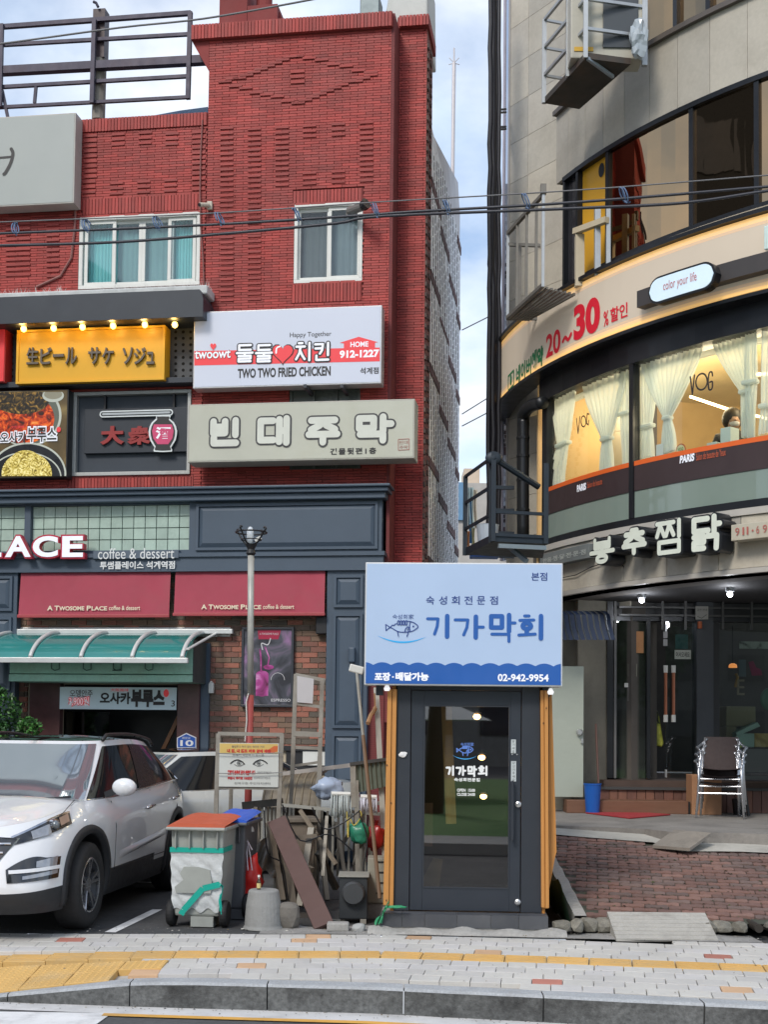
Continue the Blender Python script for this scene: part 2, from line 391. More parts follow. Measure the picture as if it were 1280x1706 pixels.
# ================================================================== setting: ground, pavement, road
asphalt = M('asphalt', (.075, .077, .08), .9, var=.2, scale=1.2, bump=.5, bscale=180, dirt=.35, dirtcol=(.16, .155, .15), noise2=.25)
asphalt_lot = M('asphalt_lot', (.05, .052, .056), .9, var=.35, scale=1.5, bump=.5, bscale=150, dirt=.4, dirtcol=(.12, .115, .11), noise2=.3)
concrete = M('concrete', (.34, .335, .32), .85, var=.22, scale=2.5, bump=.35, bscale=90, dirt=.6, dirtcol=(.12, .115, .1), noise2=.2)
conc_dark = M('concrete_dark', (.17, .17, .17), .9, var=.3, scale=3, bump=.5, bscale=70, dirt=.6, dirtcol=(.05, .05, .05), noise2=.3)
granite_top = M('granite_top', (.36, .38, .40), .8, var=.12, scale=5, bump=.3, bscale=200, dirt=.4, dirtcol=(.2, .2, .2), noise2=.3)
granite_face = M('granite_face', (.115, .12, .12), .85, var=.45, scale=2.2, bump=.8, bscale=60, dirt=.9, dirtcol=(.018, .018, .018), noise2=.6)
paver_w = M('paver_white', pal=[(.52, .51, .48), (.54, .53, .50), (.49, .48, .46), (.53, .52, .51)], palrand='obj', rough=.8, var=.12, scale=1.3, bump=.3, bscale=150, dirt=.3, dirtcol=(.33, .33, .33), noise2=.06)
paver_ws = M('paver_white_far', pal=[(.52, .51, .48), (.54, .53, .50), (.49, .48, .46), (.53, .52, .51)], rough=.8, var=.12, scale=1.3, bump=.3, bscale=150, dirt=.3, dirtcol=(.33, .33, .33), noise2=.06)
paver_red = M('paver_red', (.42, .17, .13), .8, var=.15, scale=3, bump=.3, bscale=150, objr=.1)
paver_or = M('paver_orange', (.55, .36, .22), .8, var=.15, scale=3, bump=.3, bscale=150, objr=.1)
tact = M('tactile_yellow', (.60, .38, .13), .75, var=.15, scale=2.2, bump=.3, bscale=120, dirt=.6, dirtcol=(.45, .36, .22), objr=.08)
mortar = M('paver_joint', (.38, .37, .35), .95, var=.2, scale=5)
white_paint = M('road_paint_white', (.70, .71, .72), .7, var=.15, scale=3, bump=.2, dirt=.6, dirtcol=(.25, .25, .25))
yel_paint = M('road_paint_yellow', (.66, .36, .07), .7, var=.15, scale=3, dirt=.6, dirtcol=(.25, .18, .1))
KX = [(-12, 8.86), (-5, 8.84), (-2.6, 8.78), (-1.65, 8.67), (0, 8.53), (1.2, 8.30), (2.4, 8.06), (4, 7.75), (9, 6.8)]
def lerp_tab(tab, x):
 if x <= tab[0][0]: return tab[0][1]
 for (a, b), (c, d) in zip(tab, tab[1:]):
  if x <= c: return b+(d-b)*(x-a)/(c-a)
 return tab[-1][1]
def kerbY(x): return lerp_tab(KX, x)
def backY(x): return lerp_tab([(-12, 10.55), (-3, 10.58), (0, 10.72), (3, 10.5), (9, 10.0)], x)
ROADZ = -.17
def kerbZ(x):  # the kerb ramps down to the left crossing
 return lerp_tab([(-12, -.15), (-2.75, -.15), (-1.6, -.012), (-1.2, 0), (9, 0)], x)
b = MB()
b.grid(lambda i, j: ((i-.5)*160, -60+j*(60+6.5), ROADZ), 8, 6)
b.grid(lambda i, j: ((i-.5)*24, 6.5+j*(kerbY((i-.5)*24)+.05-6.5), ROADZ), 24, 4)
struct('road', b, asphalt)
b = MB(); b.grid(lambda i, j: ((i-.5)*400, 40+j*300-.0, -.2), 2, 2); b.grid(lambda i, j: ((i-.5)*400, -400+j*340, -.2), 2, 2)
struct('ground', b, asphalt)
b = MB(); b.grid(lambda i, j: (-25+i*26.6, backY(-25+i*26.6)+(40-backY(-25+i*26.6))*j, -.004), 20, 10)
struct('parking_lot', b, asphalt_lot)
b = MB(); b.grid(lambda i, j: (1.5+i*20, 9.9+30*j, -.036), 4, 4); struct('ground', b, asphalt_lot)
def groundline(name, a, c, w, mat, z):
 a = Vector((*gp(*a, z), z)); c = Vector((*gp(*c, z), z)); d = (c-a).normalized(); n = Vector((-d.y, d.x, 0))*w/2
 b = MB(); b.grid(lambda i, j: tuple(a.lerp(c, i)+n*(2*j-1)), 10, 1); return struct(name, b, mat)
groundline('parking_line', (183, 1553), (262, 1515), .09, white_paint, .001)
groundline('parking_line', (214, 1469), (252, 1470), .06, white_paint, .001)
b = MB(); b.grid(lambda i, j: (-12+21*i, kerbY(-12+21*i)-.21+.25*j, ROADZ+.004), 40, 1); struct('gutter', b, M('gutter', (.58, .58, .58), .8, var=.12, scale=3, bump=.3, dirt=.4, dirtcol=(.2, .2, .2)))
b = MB(); b.grid(lambda i, j: (-1.75+10*i, kerbY(-1.75+10*i)-.30+.075*j, ROADZ+.008), 30, 1); struct('road_line', b, yel_paint)
for k in range(4):
 y1 = 8.47-k*.95
 b = MB(); p = [(-7, y1-.5, ROADZ+.006), (-1.75-.0*k, y1-.5, ROADZ+.006), (-1.7, y1, ROADZ+.006), (-7, y1+.05, ROADZ+.006)]
 b.add(p, [(0, 1, 2, 3)]); struct('crosswalk_bar', b, white_paint)
pv = MB()
NX = 60
xs = [-12+21*i/NX for i in range(NX+1)]
pv.grid(lambda i, j: (-12+21*i, (kerbY(-12+21*i)+.1)*(1-j)+(backY(-12+21*i)+.02)*j, -.03+(kerbZ(-12+21*i))*max(0, 1-j*1.6)), 60, 6)
pave = struct('pavement', pv, mortar)
KTOP = .17
def pavZ(x, y):
 f = (y-kerbY(x))/(backY(x)-kerbY(x)); return kerbZ(x)*max(0, 1-f*1.6)
def inset_box(L, Wd, H, ins=.004):
 vs = []; 
 for z, i in ((-H, 0), (-ins, 0), (0, ins)):
  vs += [(-L/2+i, -Wd/2+i, z), (L/2-i, -Wd/2+i, z), (L/2-i, Wd/2-i, z), (-L/2+i, Wd/2-i, z)]
 fs = [(8, 9, 10, 11)]+[(k+4*r, (k+1) % 4+4*r, (k+1) % 4+4*r+4, k+4*r+4) for r in (0, 1) for k in range(4)]
 return vs, fs
def mesh_of(name, vs, fs, mat):
 me = bpy.data.meshes.new(name); me.from_pydata(vs, [], fs); recalc(me); me.materials.append(mat); return me
PW = .2; 
pm = {k: mesh_of('paver', *inset_box(.197, .197, .05, .003), m) for k, m in (('w', paver_w), ('r', paver_red), ('o', paver_or))}
special = {}
def spec(px, py, kind): x, y = gp(px, py); special[(px, py)] = (x, y, kind)
for a in [(117, 1567, 'r'), (500, 1570, 'o'), (415, 1608, 'o'), (262, 1621, 'o'), (825, 1587, 'o'), (1193, 1590, 'r'), (930, 1640, 'r'), (1243, 1646, 'o'), (522, 1557, 'o'), (700, 1566, 'o')]: spec(*a)
bandY = lambda x: lerp_tab([(-12, 9.6), (-3, 9.62), (0, 9.78), (1.3, 9.62), (2.7, 9.38), (9, 8.3)], x)
cells = []
x = -7.0
while x < 5.2:
 yb = bandY(x+.1)
 for k in range(-9, 8):
  if k == 0: continue
  yc = yb+(.15+.1+(k-1)*.2 if k > 0 else -.15-.1+(k+1)*.2)
  xx = x+.1+(.1 if k % 2 else 0)
  if yc-.1 < kerbY(xx)+KTOP or yc+.04 > backY(xx): continue
  if xx < -1.62 and 8.8 < yc < 9.5: continue
  cells.append((xx, yc))
 x += .2
used = set()
for key, (sx_, sy_, kd) in special.items():
 best = min(range(len(cells)), key=lambda i: (cells[i][0]-sx_)**2+(cells[i][1]-sy_)**2)
 used.add(best); special[key] = (best, kd)
kinds = {i: k for (i, k) in special.values()}
vis = [i for i, c in enumerate(cells) if abs(c[0]) < 2.9]
vis.sort(key=lambda i: cells[i][1])
asparts = set(vis[:300-len(kinds)]) | set(kinds)
far = MB()
for i, (cx_, cy_) in enumerate(cells):
 z = pavZ(cx_, cy_)+random.uniform(-.0015, .0015)
 sl = (bandY(cx_+.1)-bandY(cx_-.1))/.2
 if i in asparts:
  o = newobj('paver', pm[kinds.get(i, 'w')], pave.o); o.location = (cx_, cy_, z); o.rotation_euler = (random.uniform(-.006, .006), random.uniform(-.006, .006), math.atan(sl))
 else:
  vs, fs = inset_box(.197, .197, .05, .003); far.add([(v[0]+cx_, v[1]+cy_+v[0]*sl, v[2]+z) for v in vs], fs)
pave.part('paver', far, paver_ws, kind='stuff')
tv = MB().add(*inset_box(.296, .296, .05, .003))
for k in range(4): tv.box(-.135, .135, -.105+k*.07-.013, -.105+k*.07+.013, 0, .005)
tme = mesh_of('tactile_tile', tv.v, tv.f, tact)
x = -6.9
while x < 5:
 o = newobj('tactile_tile', tme, pave.o); xm = x+.15
 o.location = (xm, bandY(xm), pavZ(xm, bandY(xm))+.002); o.rotation_euler = (0, 0, math.atan((bandY(xm+.1)-bandY(xm-.1))/.2)); x += .3
tv = MB().add(*inset_box(.296, .296, .05, .003))
for i in range(6):
 for j in range(6): tv.lathe((-.125+i*.05, -.125+j*.05, 0), [(.014, 0), (.009, .005)], 6)
tme2 = mesh_of('tactile_tile', tv.v, tv.f, tact)
row0 = 8.86
x = -6.3
ntile = 0
while x < -1.7:
 xm = x+.15
 for r in range(2):
  if r == 0 and xm > -1.75: continue
  yy = row0+.12+r*.3
  o = newobj('tactile_tile', tme2, pave.o); o.location = (xm, yy, pavZ(xm, yy)+.007)
  o.rotation_euler = (math.atan((pavZ(xm, yy+.1)-pavZ(xm, yy-.1))/.2), -math.atan((pavZ(xm+.1, yy)-pavZ(xm-.1, yy))/.2), 0)
 x += .3
jo = [-7, -6, -5, -4, -3, -2.45, -1.63, -.73, .15, 1.02, 1.98, 2.95, 3.9, 4.9]
kerb = Th('kerb', None, None, kind='structure')
for k_ in ('label', 'category', 'group'): kerb.meta.pop(k_, None)
kerb.base = Vector((0, 0, 0))
for a, c in zip(jo, jo[1:]):
 n = 6; b = MB(); a2, c2 = a+.004, c-.004
 vs = []; fs = []
 for i in range(n+1):
  xx = a2+(c2-a2)*i/n; y = kerbY(xx); z = kerbZ(xx)
  jj = random.uniform(-.004, .004)
  vs += [(xx, y+.012+jj, ROADZ-.05), (xx, y+jj, max(z-.015, ROADZ+.01)), (xx, y+.015, z+.002), (xx, y+KTOP-.01, z+.003), (xx, y+KTOP, z-.02), (xx, y+KTOP, ROADZ-.05)]
 for i in range(n):
  for k in range(6): fs.append((6*i+k, 6*i+(k+1) % 6, 6*i+6+(k+1) % 6, 6*i+6+k))
 fs += [tuple(range(6)), tuple(6*n+5-k for k in range(6))]
 b.add(vs, fs)
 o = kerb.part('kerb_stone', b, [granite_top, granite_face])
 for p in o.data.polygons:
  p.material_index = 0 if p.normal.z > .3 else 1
b = MB(); b.grid(lambda i, j: (-.98+i*4.0, backY(-.98+i*4.0)-.0+(.42)*j, .004+.012*math.sin(i*37)*j), 30, 4)
struct('concrete_strip', b, M('concrete_strip', (.27, .265, .255), .9, var=.3, scale=2.5, bump=.5, bscale=60, dirt=.7, dirtcol=(.1, .1, .095), noise2=.3))
rpal = [(.185, .105, .088), (.155, .095, .082), (.215, .12, .098), (.14, .10, .09), (.18, .125, .11), (.24, .14, .115)]
paver_b = M('ramp_paver', pal=rpal, palrand='obj', rough=.9, var=.25, scale=.9, bump=.5, bscale=120, dirt=.55, dirtcol=(.10, .075, .07), noise2=.12)
paver_bs = M('ramp_paver_far', pal=rpal, rough=.9, var=.25, scale=.9, bump=.5, bscale=120, dirt=.55, dirtcol=(.10, .075, .07), noise2=.12)
def rampZ(x, y):
 t = (y-11.0)/3.0; t = max(0, min(1.25, t)); return .10+.43*t+.02*math.sin(x*1.7+y)*t
def rampL(y): return 1.62+.0*y
def rampEnd(x): return lerp_tab([(1.5, 14.75), (2.9, 13.85), (3.6, 13.7), (6, 13.2), (9, 12.8)], x)
b = MB(); b.grid(lambda i, j: (1.62+i*7, 10.98+j*(rampEnd(1.62+i*7)-10.98), rampZ(1.62+i*7, 10.98+j*(rampEnd(1.62+i*7)-10.98))-.02), 30, 16)
ramp = struct('brick_ramp', b, M('ramp_joint', (.055, .06, .045), .95, var=.3, scale=4))
ripp = []
nz_ = 5
def ipaver(L=.20, Wd=.115, H=.05):
 a, b_ = L/2-.004, Wd/2-.004; k = .018
 o = [(-a, -b_+k), (-a+.035, -b_), (-a+.07, -b_+k), (a-.07, -b_+k), (a-.035, -b_), (a, -b_+k), (a, b_-k), (a-.035, b_), (a-.07, b_-k), (-a+.07, b_-k), (-a+.035, b_), (-a, b_-k)]
 n = len(o)
 vs = [(p[0], p[1], -H) for p in o]+[(p[0], p[1], -.004) for p in o]+[(p[0]*.96, p[1]*.94, 0) for p in o]
 fs = [tuple(range(2*n, 3*n))]+[(r*n+i, r*n+(i+1) % n, (r+1)*n+(i+1) % n, (r+1)*n+i) for r in (0, 1) for i in range(n)]
 return vs, fs
ip = mesh_of('ramp_paver', *ipaver(), paver_b)
lst = []
ang = R(9)
for i in range(-6, 42):
 for j in range(-34, 48):
  u = i*.20+(.10 if j % 2 else 0); v = j*.115
  x = 1.7+u*math.cos(ang)+v*math.sin(ang); y = 11.05-u*math.sin(ang)+v*math.cos(ang)
  if x < 1.74+max(0, (11.6-y))*.0 or x > 7 or y < 11.06 or y > rampEnd(x)-.12: continue
  lst.append((x, y))
vis = sorted([p for p in lst if p[0]/p[1] < .30], key=lambda p: p[1])
pp = set(vis[:300]); farb = MB()
for (x, y) in lst:
 z = rampZ(x, y)+random.uniform(-.004, .004); sxx = math.atan((rampZ(x, y+.1)-rampZ(x, y-.1))/.2)
 if (x, y) in pp:
  o = newobj('ramp_paver', ip, ramp.o); o.location = (x, y, z); o.rotation_euler = (sxx+random.uniform(-.02, .02), random.uniform(-.02, .02), -ang+random.uniform(-.015, .015))
 else:
  vs, fs = ipaver(); Mx = Matrix.Rotation(-ang, 3, 'Z')
  vv = []
  for v in vs:
   q = Mx @ Vector(v); vv.append((x+q.x, y+q.y, z+q.z+q.y*math.tan(sxx)))
  farb.add(vv, fs)
ramp.part('ramp_paver', farb, paver_bs, kind='stuff')
stone = M('edge_stone', (.20, .19, .16), .9, var=.5, scale=9, bump=.9, bscale=30, dirt=.6, dirtcol=(.05, .05, .045), objr=.2, noise2=.3)
se = Th('stone_edging', 'row of rough grey stones holding up the foot of the brick ramp', 'stone edging', FW, (2.3, 10.9, 0))
def rock(th, x, y, z, sx_, sy_, sz_, seed, mat=stone, name='stone', fr=None):
 rnd = random.Random(seed); bm = bmesh.new(); bmesh.ops.create_icosphere(bm, subdivisions=2, radius=1)
 ph = [(rnd.uniform(-1, 1), rnd.uniform(-1, 1), rnd.uniform(-1, 1), rnd.uniform(.6, .95)) for _ in range(9)]
 vs = []
 for v in bm.verts:
  c = v.co.normalized(); c = Vector([math.copysign(abs(q)**.6, q) for q in c])*.85
  for a, b_, c_, d in ph:
   n = Vector((a, b_, c_)).normalized(); e = c.dot(n)
   if e > d: c -= n*(e-d)
  vs.append((x+c.x*sx_, y+c.y*sy_, z+c.z*sz_))
 fs = [tuple(v.index for v in f.verts) for f in bm.faces]; bm.free()
 return th.part(name, MB().add(vs, fs), mat)
xx = 1.40; k = 0
while xx < 5:
 w_ = random.uniform(.11, .19)
 if not (1.86 < xx+w_/2 < 2.66) :
  if not (3.02 < xx+w_/2 < 3.17):
   rock(se, xx+w_/2, 10.92+random.uniform(-.02, .03)-(.05 if xx < 1.6 else 0), .065, w_*.66, .12, random.uniform(.05, .075), k)
 xx += w_*.93; k += 1
sp = Th('drain_pipe', 'short dark pipe end sticking out between the rough edging stones', 'drain pipe', FW, (3.08, 10.9, .05))
sp.solo(MB().lathe((3.07, 10.8, .07), [(.035, 0), (.035, .3)], 12, 'y'), M('pipe_dark', (.03, .025, .02), .8))
cr = Th('concrete_ramp', 'grooved grey concrete kerb ramp at the foot of the red brick slope', 'kerb ramp', FW, (2.25, 10.75, 0))
b = MB(); 
for k in range(7):
 y0 = 10.58+k*.062; b.add([(1.87, y0, .015+k*.022), (2.68, y0, .015+k*.022), (2.68, y0+.054, .033+k*.022), (1.87, y0+.054, .033+k*.022), (1.87, y0, -.01), (2.68, y0, -.01), (2.68, y0+.062, -.01), (1.87, y0+.062, -.01), (1.87, y0+.062, .03+k*.022), (2.68, y0+.062, .03+k*.022)],
  [(0, 1, 2, 3), (3, 2, 9, 8), (4, 5, 1, 0), (0, 3, 8, 7, 4), (1, 5, 6, 9, 2), (4, 7, 6, 5)])
cr.solo(b, M('ramp_concrete', (.40, .39, .36), .85, var=.2, scale=4, bump=.4, dirt=.6, dirtcol=(.17, .16, .14), noise2=.15))
b = MB()
n = 14
b.grid(lambda i, j: (1.60+.10*[0, 0, 1, 1][min(3, int(j*3+.5))], 11.0+3.0*i, (rampZ(1.6, 11+3*i)+.03+.01*math.sin(i*40) if int(j*3+.5) in (1, 2) else -.02)), n, 3)
lk = Th('low_kerb', 'broken narrow concrete kerb between the kiosk and the brick ramp', 'kerb', FW, (1.65, 11, 0)); lk.solo(b, concrete)
def scatter(name, label, cat, pts, s0, s1, mat, seed):
 rnd = random.Random(seed); b = MB()
 for x, y, z in pts(rnd):
  a = rnd.uniform(0, 3.1); s_ = rnd.uniform(s0, s1); c_, d_ = math.cos(a)*s_, math.sin(a)*s_
  b.add([(x-c_, y-d_, z), (x+d_*.6, y-c_*.6, z), (x+c_, y+d_, z), (x-d_*.4, y+c_*.5, z+s_*.5)], [(0, 1, 2), (0, 2, 3), (0, 3, 1), (1, 3, 2)])
 t = Th(name, label, cat, FW, (0, 9, 0), kind='stuff'); t.solo(b, mat)
def gpts(rnd):
 for k in range(900):
  x = rnd.uniform(-3.2, 3.2); q = rnd.random()
  y = backY(x)+rnd.gauss(.1, .14) if q < .5 else (kerbY(x)-rnd.expovariate(18) if q < .8 else rnd.uniform(kerbY(x)+.2, backY(x)))
  yield x, y, (ROADZ+.006 if y < kerbY(x) else (.006 if y < backY(x) else .016))
scatter('grit', 'grit and crumbs scattered along the kerb and the pavement edge', 'grit', gpts, .003, .010, M('grit', pal=[(.12, .11, .1), (.3, .28, .25), (.05, .05, .045), (.4, .38, .34), (.13, .09, .04)], rough=.9, var=0), 5)
def mpts(rnd):
 for k in range(900):
  i, j = rnd.randint(0, 26), rnd.randint(0, 24); x = 1.8+i*.2+rnd.gauss(0, .012)+rnd.choice((0, .1)); y = 11.1+j*.115+rnd.gauss(0, .01)-(x-1.7)*math.tan(ang); 
  if 1.75 < x < 6 and 11.06 < y < rampEnd(x)-.15 and rnd.random() < .75: yield x, y, rampZ(x, y)+.002
scatter('moss', 'dark moss tufts in the joints of the brick ramp', 'moss', mpts, .008, .022, M('moss', pal=[(.03, .04, .015), (.05, .07, .02), (.025, .03, .015)], rough=.95, var=0), 6)
b = MB()
def patY(x): return lerp_tab([(1.3, 14.75), (2.92, 14.1), (3.0, 13.75), (3.55, 13.72), (6, 13.2), (9, 12.8)], x)
b.grid(lambda i, j: (1.3+i*7.5, patY(1.3+i*7.5)+(0 if j < .01 else (j-1/7)*7/6*(19-patY(1.3+i*7.5))), -.1 if j < .01 else .62), 40, 7)
struct('patio', b, M('patio_concrete', (.24, .225, .205), .85, var=.25, scale=1.6, bump=.3, dirt=.6, dirtcol=(.09, .085, .08), noise2=.15))
b = MB(); b.grid(lambda i, j: (1.62+i*6, patY(1.62+i*6)-.34+.34*j, rampZ(1.62+i*6, patY(1.62+i*6)-.34+.34*j)+.012), 30, 2)
struct('concrete_strip', b, M('pale_screed', (.42, .41, .37), .9, var=.2, scale=3, bump=.3, dirt=.5, dirtcol=(.2, .19, .17)))
pl = Th('loading_ramp', 'small tilted metal ramp plate leading from the brick slope up to the patio', 'ramp', FW, (3.0, 13.6, .5))
a = [gp(1088, 1408, .50), gp(1150, 1413, .50), gp(1186, 1388, .63), gp(1124, 1383, .63)]
zt = [.50, .50, .635, .635]
b = MB(); b.add([(p[0], p[1], z) for p, z in zip(a, zt)]+[(p[0], p[1], z-.03) for p, z in zip(a, zt)], [(0, 1, 2, 3), (7, 6, 5, 4), (0, 4, 5, 1), (1, 5, 6, 2), (2, 6, 7, 3), (3, 7, 4, 0)])
pl.solo(b, M('ramp_plate', (.26, .235, .20), .7, var=.2, scale=4, dirt=.5))
# ================================================================== the red brick building on the left
o_ = at(650, 1215, 16.5)
A = Flat(o_[0], o_[1], -math.atan(.15))
def AR(x0, y0, x1, y1, y=0.0): return rect(A, x0, y0, x1, y1, y)
redm = M('red_brick', (.345, .042, .035), .62, var=.22, scale=.9, bump=.25, bscale=120, isl=.22, dirt=.5, dirtcol=(.17, .035, .032))
redp = M('red_brick_piece', (.30, .040, .034), .62, var=.12, scale=1.1, bump=.25, bscale=120, objr=.16)
redj = M('red_joint', (.105, .014, .014), .8, var=.2, scale=2)
bpal = [(.27, .11, .08), (.22, .10, .075), (.15, .11, .085), (.12, .10, .08), (.33, .13, .09), (.20, .13, .09), (.14, .09, .07)]
brwm = M('brown_brick', pal=bpal, rough=.8, var=.15, scale=2, bump=.35, bscale=90)
brwp = M('brown_brick_piece', pal=bpal, palrand='obj', rough=.8, var=.15, scale=2, bump=.35, bscale=90)
brwj = M('brown_joint', (.46, .40, .30), .9, var=.15, scale=3)
blue = M('slate_blue_paint', (.060, .088, .125), .5, var=.12, scale=1.5, bump=.1, dirt=.2, dirtcol=(.045, .065, .09))
whitef = M('window_frame_white', (.66, .67, .64), .4, var=.08, scale=3, dirt=.15, dirtcol=(.4, .38, .32))
dark = M('dark_metal', (.035, .04, .05), .5, var=.2, scale=2)
black = M('black', (.012, .013, .016), .5, var=.2, scale=2)
inner = M('dark_interior', (.03, .03, .032), .8, var=.2, scale=2)
alu = M('aluminium', (.55, .56, .57), .35, .8, var=.1, scale=4)
steel_rust = M('weathered_steel', (.30, .285, .25), .65, .3, var=.25, scale=5, dirt=.5, dirtcol=(.14, .10, .07))
def brick_rects(u0, u1, z0, z1, course, blen, holes, joint, soldier=False):
 out = []
 if soldier:
  u = u0
  while u < u1-.005: out.append((u+joint/2, min(u+course, u1)-joint/2, z0+joint/2, z1-joint/2)); u += course
  return out
 n = int((z1-z0)/course); c = (z1-z0)/n
 for r in range(n):
  za, zb = z0+r*c, z0+(r+1)*c; zm = (za+zb)/2
  cuts = sorted([(max(h[0], u0), min(h[1], u1)) for h in holes if h[2] < zm < h[3] and h[1] > u0 and h[0] < u1])
  spans = []; a = u0
  for h0, h1 in cuts:
   if h0 > a: spans.append((a, h0))
   a = max(a, h1)
  if a < u1: spans.append((a, u1))
  off = (blen/2 if r % 2 else 0)+(r*.37 % 1)*blen*.06
  for s0, s1 in spans:
   k = math.floor((s0+off)/blen); u = k*blen-off
   while u < s1:
    x0, x1 = max(u, s0), min(u+blen, s1)
    if x1-x0 > .02: out.append((x0+joint/2, x1-joint/2, za+joint/2, zb-joint/2))
    u += blen
 return out
def brick_mesh(th, rs, y, thick, mat, pmat, nparts, jit=.0015, fr=None, key=None):
 rs = list(rs)
 if key: rs.sort(key=key)
 me = unit(pmat, 'brick')
 for (a, b_, c, d) in rs[:nparts]:
  yy = y+random.uniform(-jit, jit); th.piece('brick', me, a, b_, yy, y+thick, c, d, fr=fr)
 if rs[nparts:]:
  mb = MB()
  for (a, b_, c, d) in rs[nparts:]:
   yy = y+random.uniform(-jit, jit)
   mb.add([(a, yy, c), (b_, yy, c), (b_, yy, d), (a, yy, d), (a, y+thick, c), (b_, y+thick, c), (b_, y+thick, d), (a, y+thick, d)],
     [(0, 1, 2, 3), (0, 4, 5, 1), (1, 5, 6, 2), (2, 6, 7, 3), (3, 7, 4, 0)])
  o = None
  if fr and fr is not th.fr:
   f0 = th.fr; th.fr = fr; o = th.part('brick', mb, mat, kind='stuff', norm=False); th.fr = f0
  else: o = th.part('brick', mb, mat, kind='stuff', norm=False)
  return o
LB = Th('red_brick_building', 'red painted brick building covered in shop signs, with dark blue shopfront trim', 'building', A, (-2.5, 0, 0))
u_l = A.p(-260, 800)[0]
z_cor = A.p(320, 812)[1]
z_top1 = A.p(200, 196)[1]; z_top2 = A.p(500, 33)[1]
u_t0 = A.p(347, 150)[0]; u_t1 = A.p(649, 400)[0]
win1 = AR(131, 357, 333, 478); win2 = AR(490, 338, 604, 470)
vent1 = AR(482, 645, 600, 672); vent2 = AR(482, 762, 600, 783)
framehole = AR(122, 652, 318, 792)
REC = .45
u_r = A.p(708, 500, REC)[0]
b = MB()
b.box(u_l, u_r-.3, 1.2, 5.2, 0, z_top1-1.2)
b.box(u_l, u_t0, .30, 1.2, z_cor-.02, z_top1-.01); b.box(u_t0, u_r, REC+.05, 1.0, 0, z_top2-.3); b.box(u_t0, u_t1-.01, .30, REC+.05, z_cor, z_top2-.01)
LB.part('wall', b, redj)
def slab(mb, u0, u1, z0, z1, y0, y1, holes):
 us = sorted({u0, u1, *[min(max(h[0], u0), u1) for h in holes], *[min(max(h[1], u0), u1) for h in holes]})
 zs = sorted({z0, z1, *[min(max(h[2], z0), z1) for h in holes], *[min(max(h[3], z0), z1) for h in holes]})
 for a, b_ in zip(us, us[1:]):
  for c, d in zip(zs, zs[1:]):
   m, n = (a+b_)/2, (c+d)/2
   if not any(h[0] < m < h[1] and h[2] < n < h[3] for h in holes): mb.box(a, b_, y0, y1, c, d)
b = MB(); slab(b, u_l, u_t0, z_cor, z_top1-.02, .02, .30, [win1, framehole]); slab(b, u_t0+.001, u_t1-.005, z_cor, z_top2-.02, .02, .30, [win1, win2, vent1, vent2, framehole])
LB.part('wall', b, redj)
COURSE, BL, J = .0345, .20, .006
ztc1, ztc2 = A.p(200, 218)[1], A.p(500, 58)[1]
ml = A.p(140, 325)[1]; 
lint1 = AR(137, 327, 333, 354); lint2 = AR(488, 315, 605, 336); sill2 = AR(486, 471, 603, 503)
sold3 = AR(113, 795, 322, 812)
holes = [win1, win2, vent1, vent2, framehole, lint1, lint2, sill2, sold3]
rs = brick_rects(u_l, u_t0, z_cor, ztc1, COURSE, BL, holes, J)+brick_rects(u_t0, u_t1, z_cor, ztc2, COURSE, BL, holes, J)
for s_ in (lint1, lint2, sill2, sold3): rs += brick_rects(s_[0], s_[1], s_[2], s_[3], .045, 0, [], .008, True)
brick_mesh(LB, rs, 0, .03, redm, redp, 0)
cop = brick_rects(u_l, u_t0, ztc1, z_top1, .045, 0, [], .008, True)
zc0, zc1 = A.p(500, 58, -.06)[1], A.p(500, 35, -.06)[1]
uc0 = A.p(318, 80, -.06)[0]
brick_mesh(LB, cop, -.02, .05, redm, redp, 0)
cop2 = brick_rects(uc0, u_t1+.02, ztc2, z_top2, .045, 0, [], .008, True)
brick_mesh(LB, cop2, -.07, .06, redm, redp, 0)
b = MB().box(uc0, u_t1+.015, -.05, 1.2, ztc2+.003, z_top2-.004); b.box(u_t1+.016, u_r+.03, REC-.05, REC+.75, ztc2+.22, z_top2+.166)
zc = A.p(320, 120, 0)[1]
b.prism([(uc0, ztc2), (u_t0, ztc2), (u_t0, zc)], .0, .6)
LB.part('coping', b, M('red_render', (.26, .045, .042), .8, var=.2, scale=2, dirt=.4, dirtcol=(.1, .02, .02)))
mp_ = unit(redp)
nproj = 0
def proj(cx_, cy_, w_=23, out=.014):
 global nproj
 u, z = A.p(cx_, cy_); k = round((z-z_cor)/COURSE-.5); z = z_cor+(k+.5)*COURSE; w2 = w_/2200*16.9/2
 LB.piece('brick', mp_, u-w2, u+w2, -out, .0, z-COURSE/2+.003, z+COURSE/2-.003); nproj += 1
for cx_, y0, y1, part in ((378, 215, 506, 0), (424, 215, 506, 0), (470, 212, 315, 0), (516, 211, 310, 1), (564, 209, 308, 1), (611, 206, 306, 0), (331, 222, 318, 0)):
 y = y0; k = 0
 while y < y1:
  if not (part and y0+22 < y < y1-22): proj(cx_+(0 if k % 2 else .0), y)
  y += 8.6; k += 1
for cx_ in (151, 197, 242, 287):
 for y in (225, 233, 242, 304, 312, 321): proj(cx_-(y-225)*.03, y-(cx_-197)*.03)
y = 251
while y < 300: proj(151, y); y += 8.6
for cx_ in (40, 88, 20):
 y = 365
 while y < 460: proj(cx_, y); y += 8.6
def dia(x0, y0, x1, y1):
 n = int(abs(y1-y0)/4.4)
 for k in range(n+1): proj(x0+(x1-x0)*k/n, y0+(y1-y0)*k/n, 23, .016)
dia(495, 92, 375, 138); dia(495, 92, 618, 122); dia(375, 138, 497, 172); dia(618, 124, 497, 172)
for y in (121, 128, 138): proj(496, y, 24)
b = MB().box(u_t1-.002, u_t1+.04, .0, REC+.05, z_cor-3, z_top2)
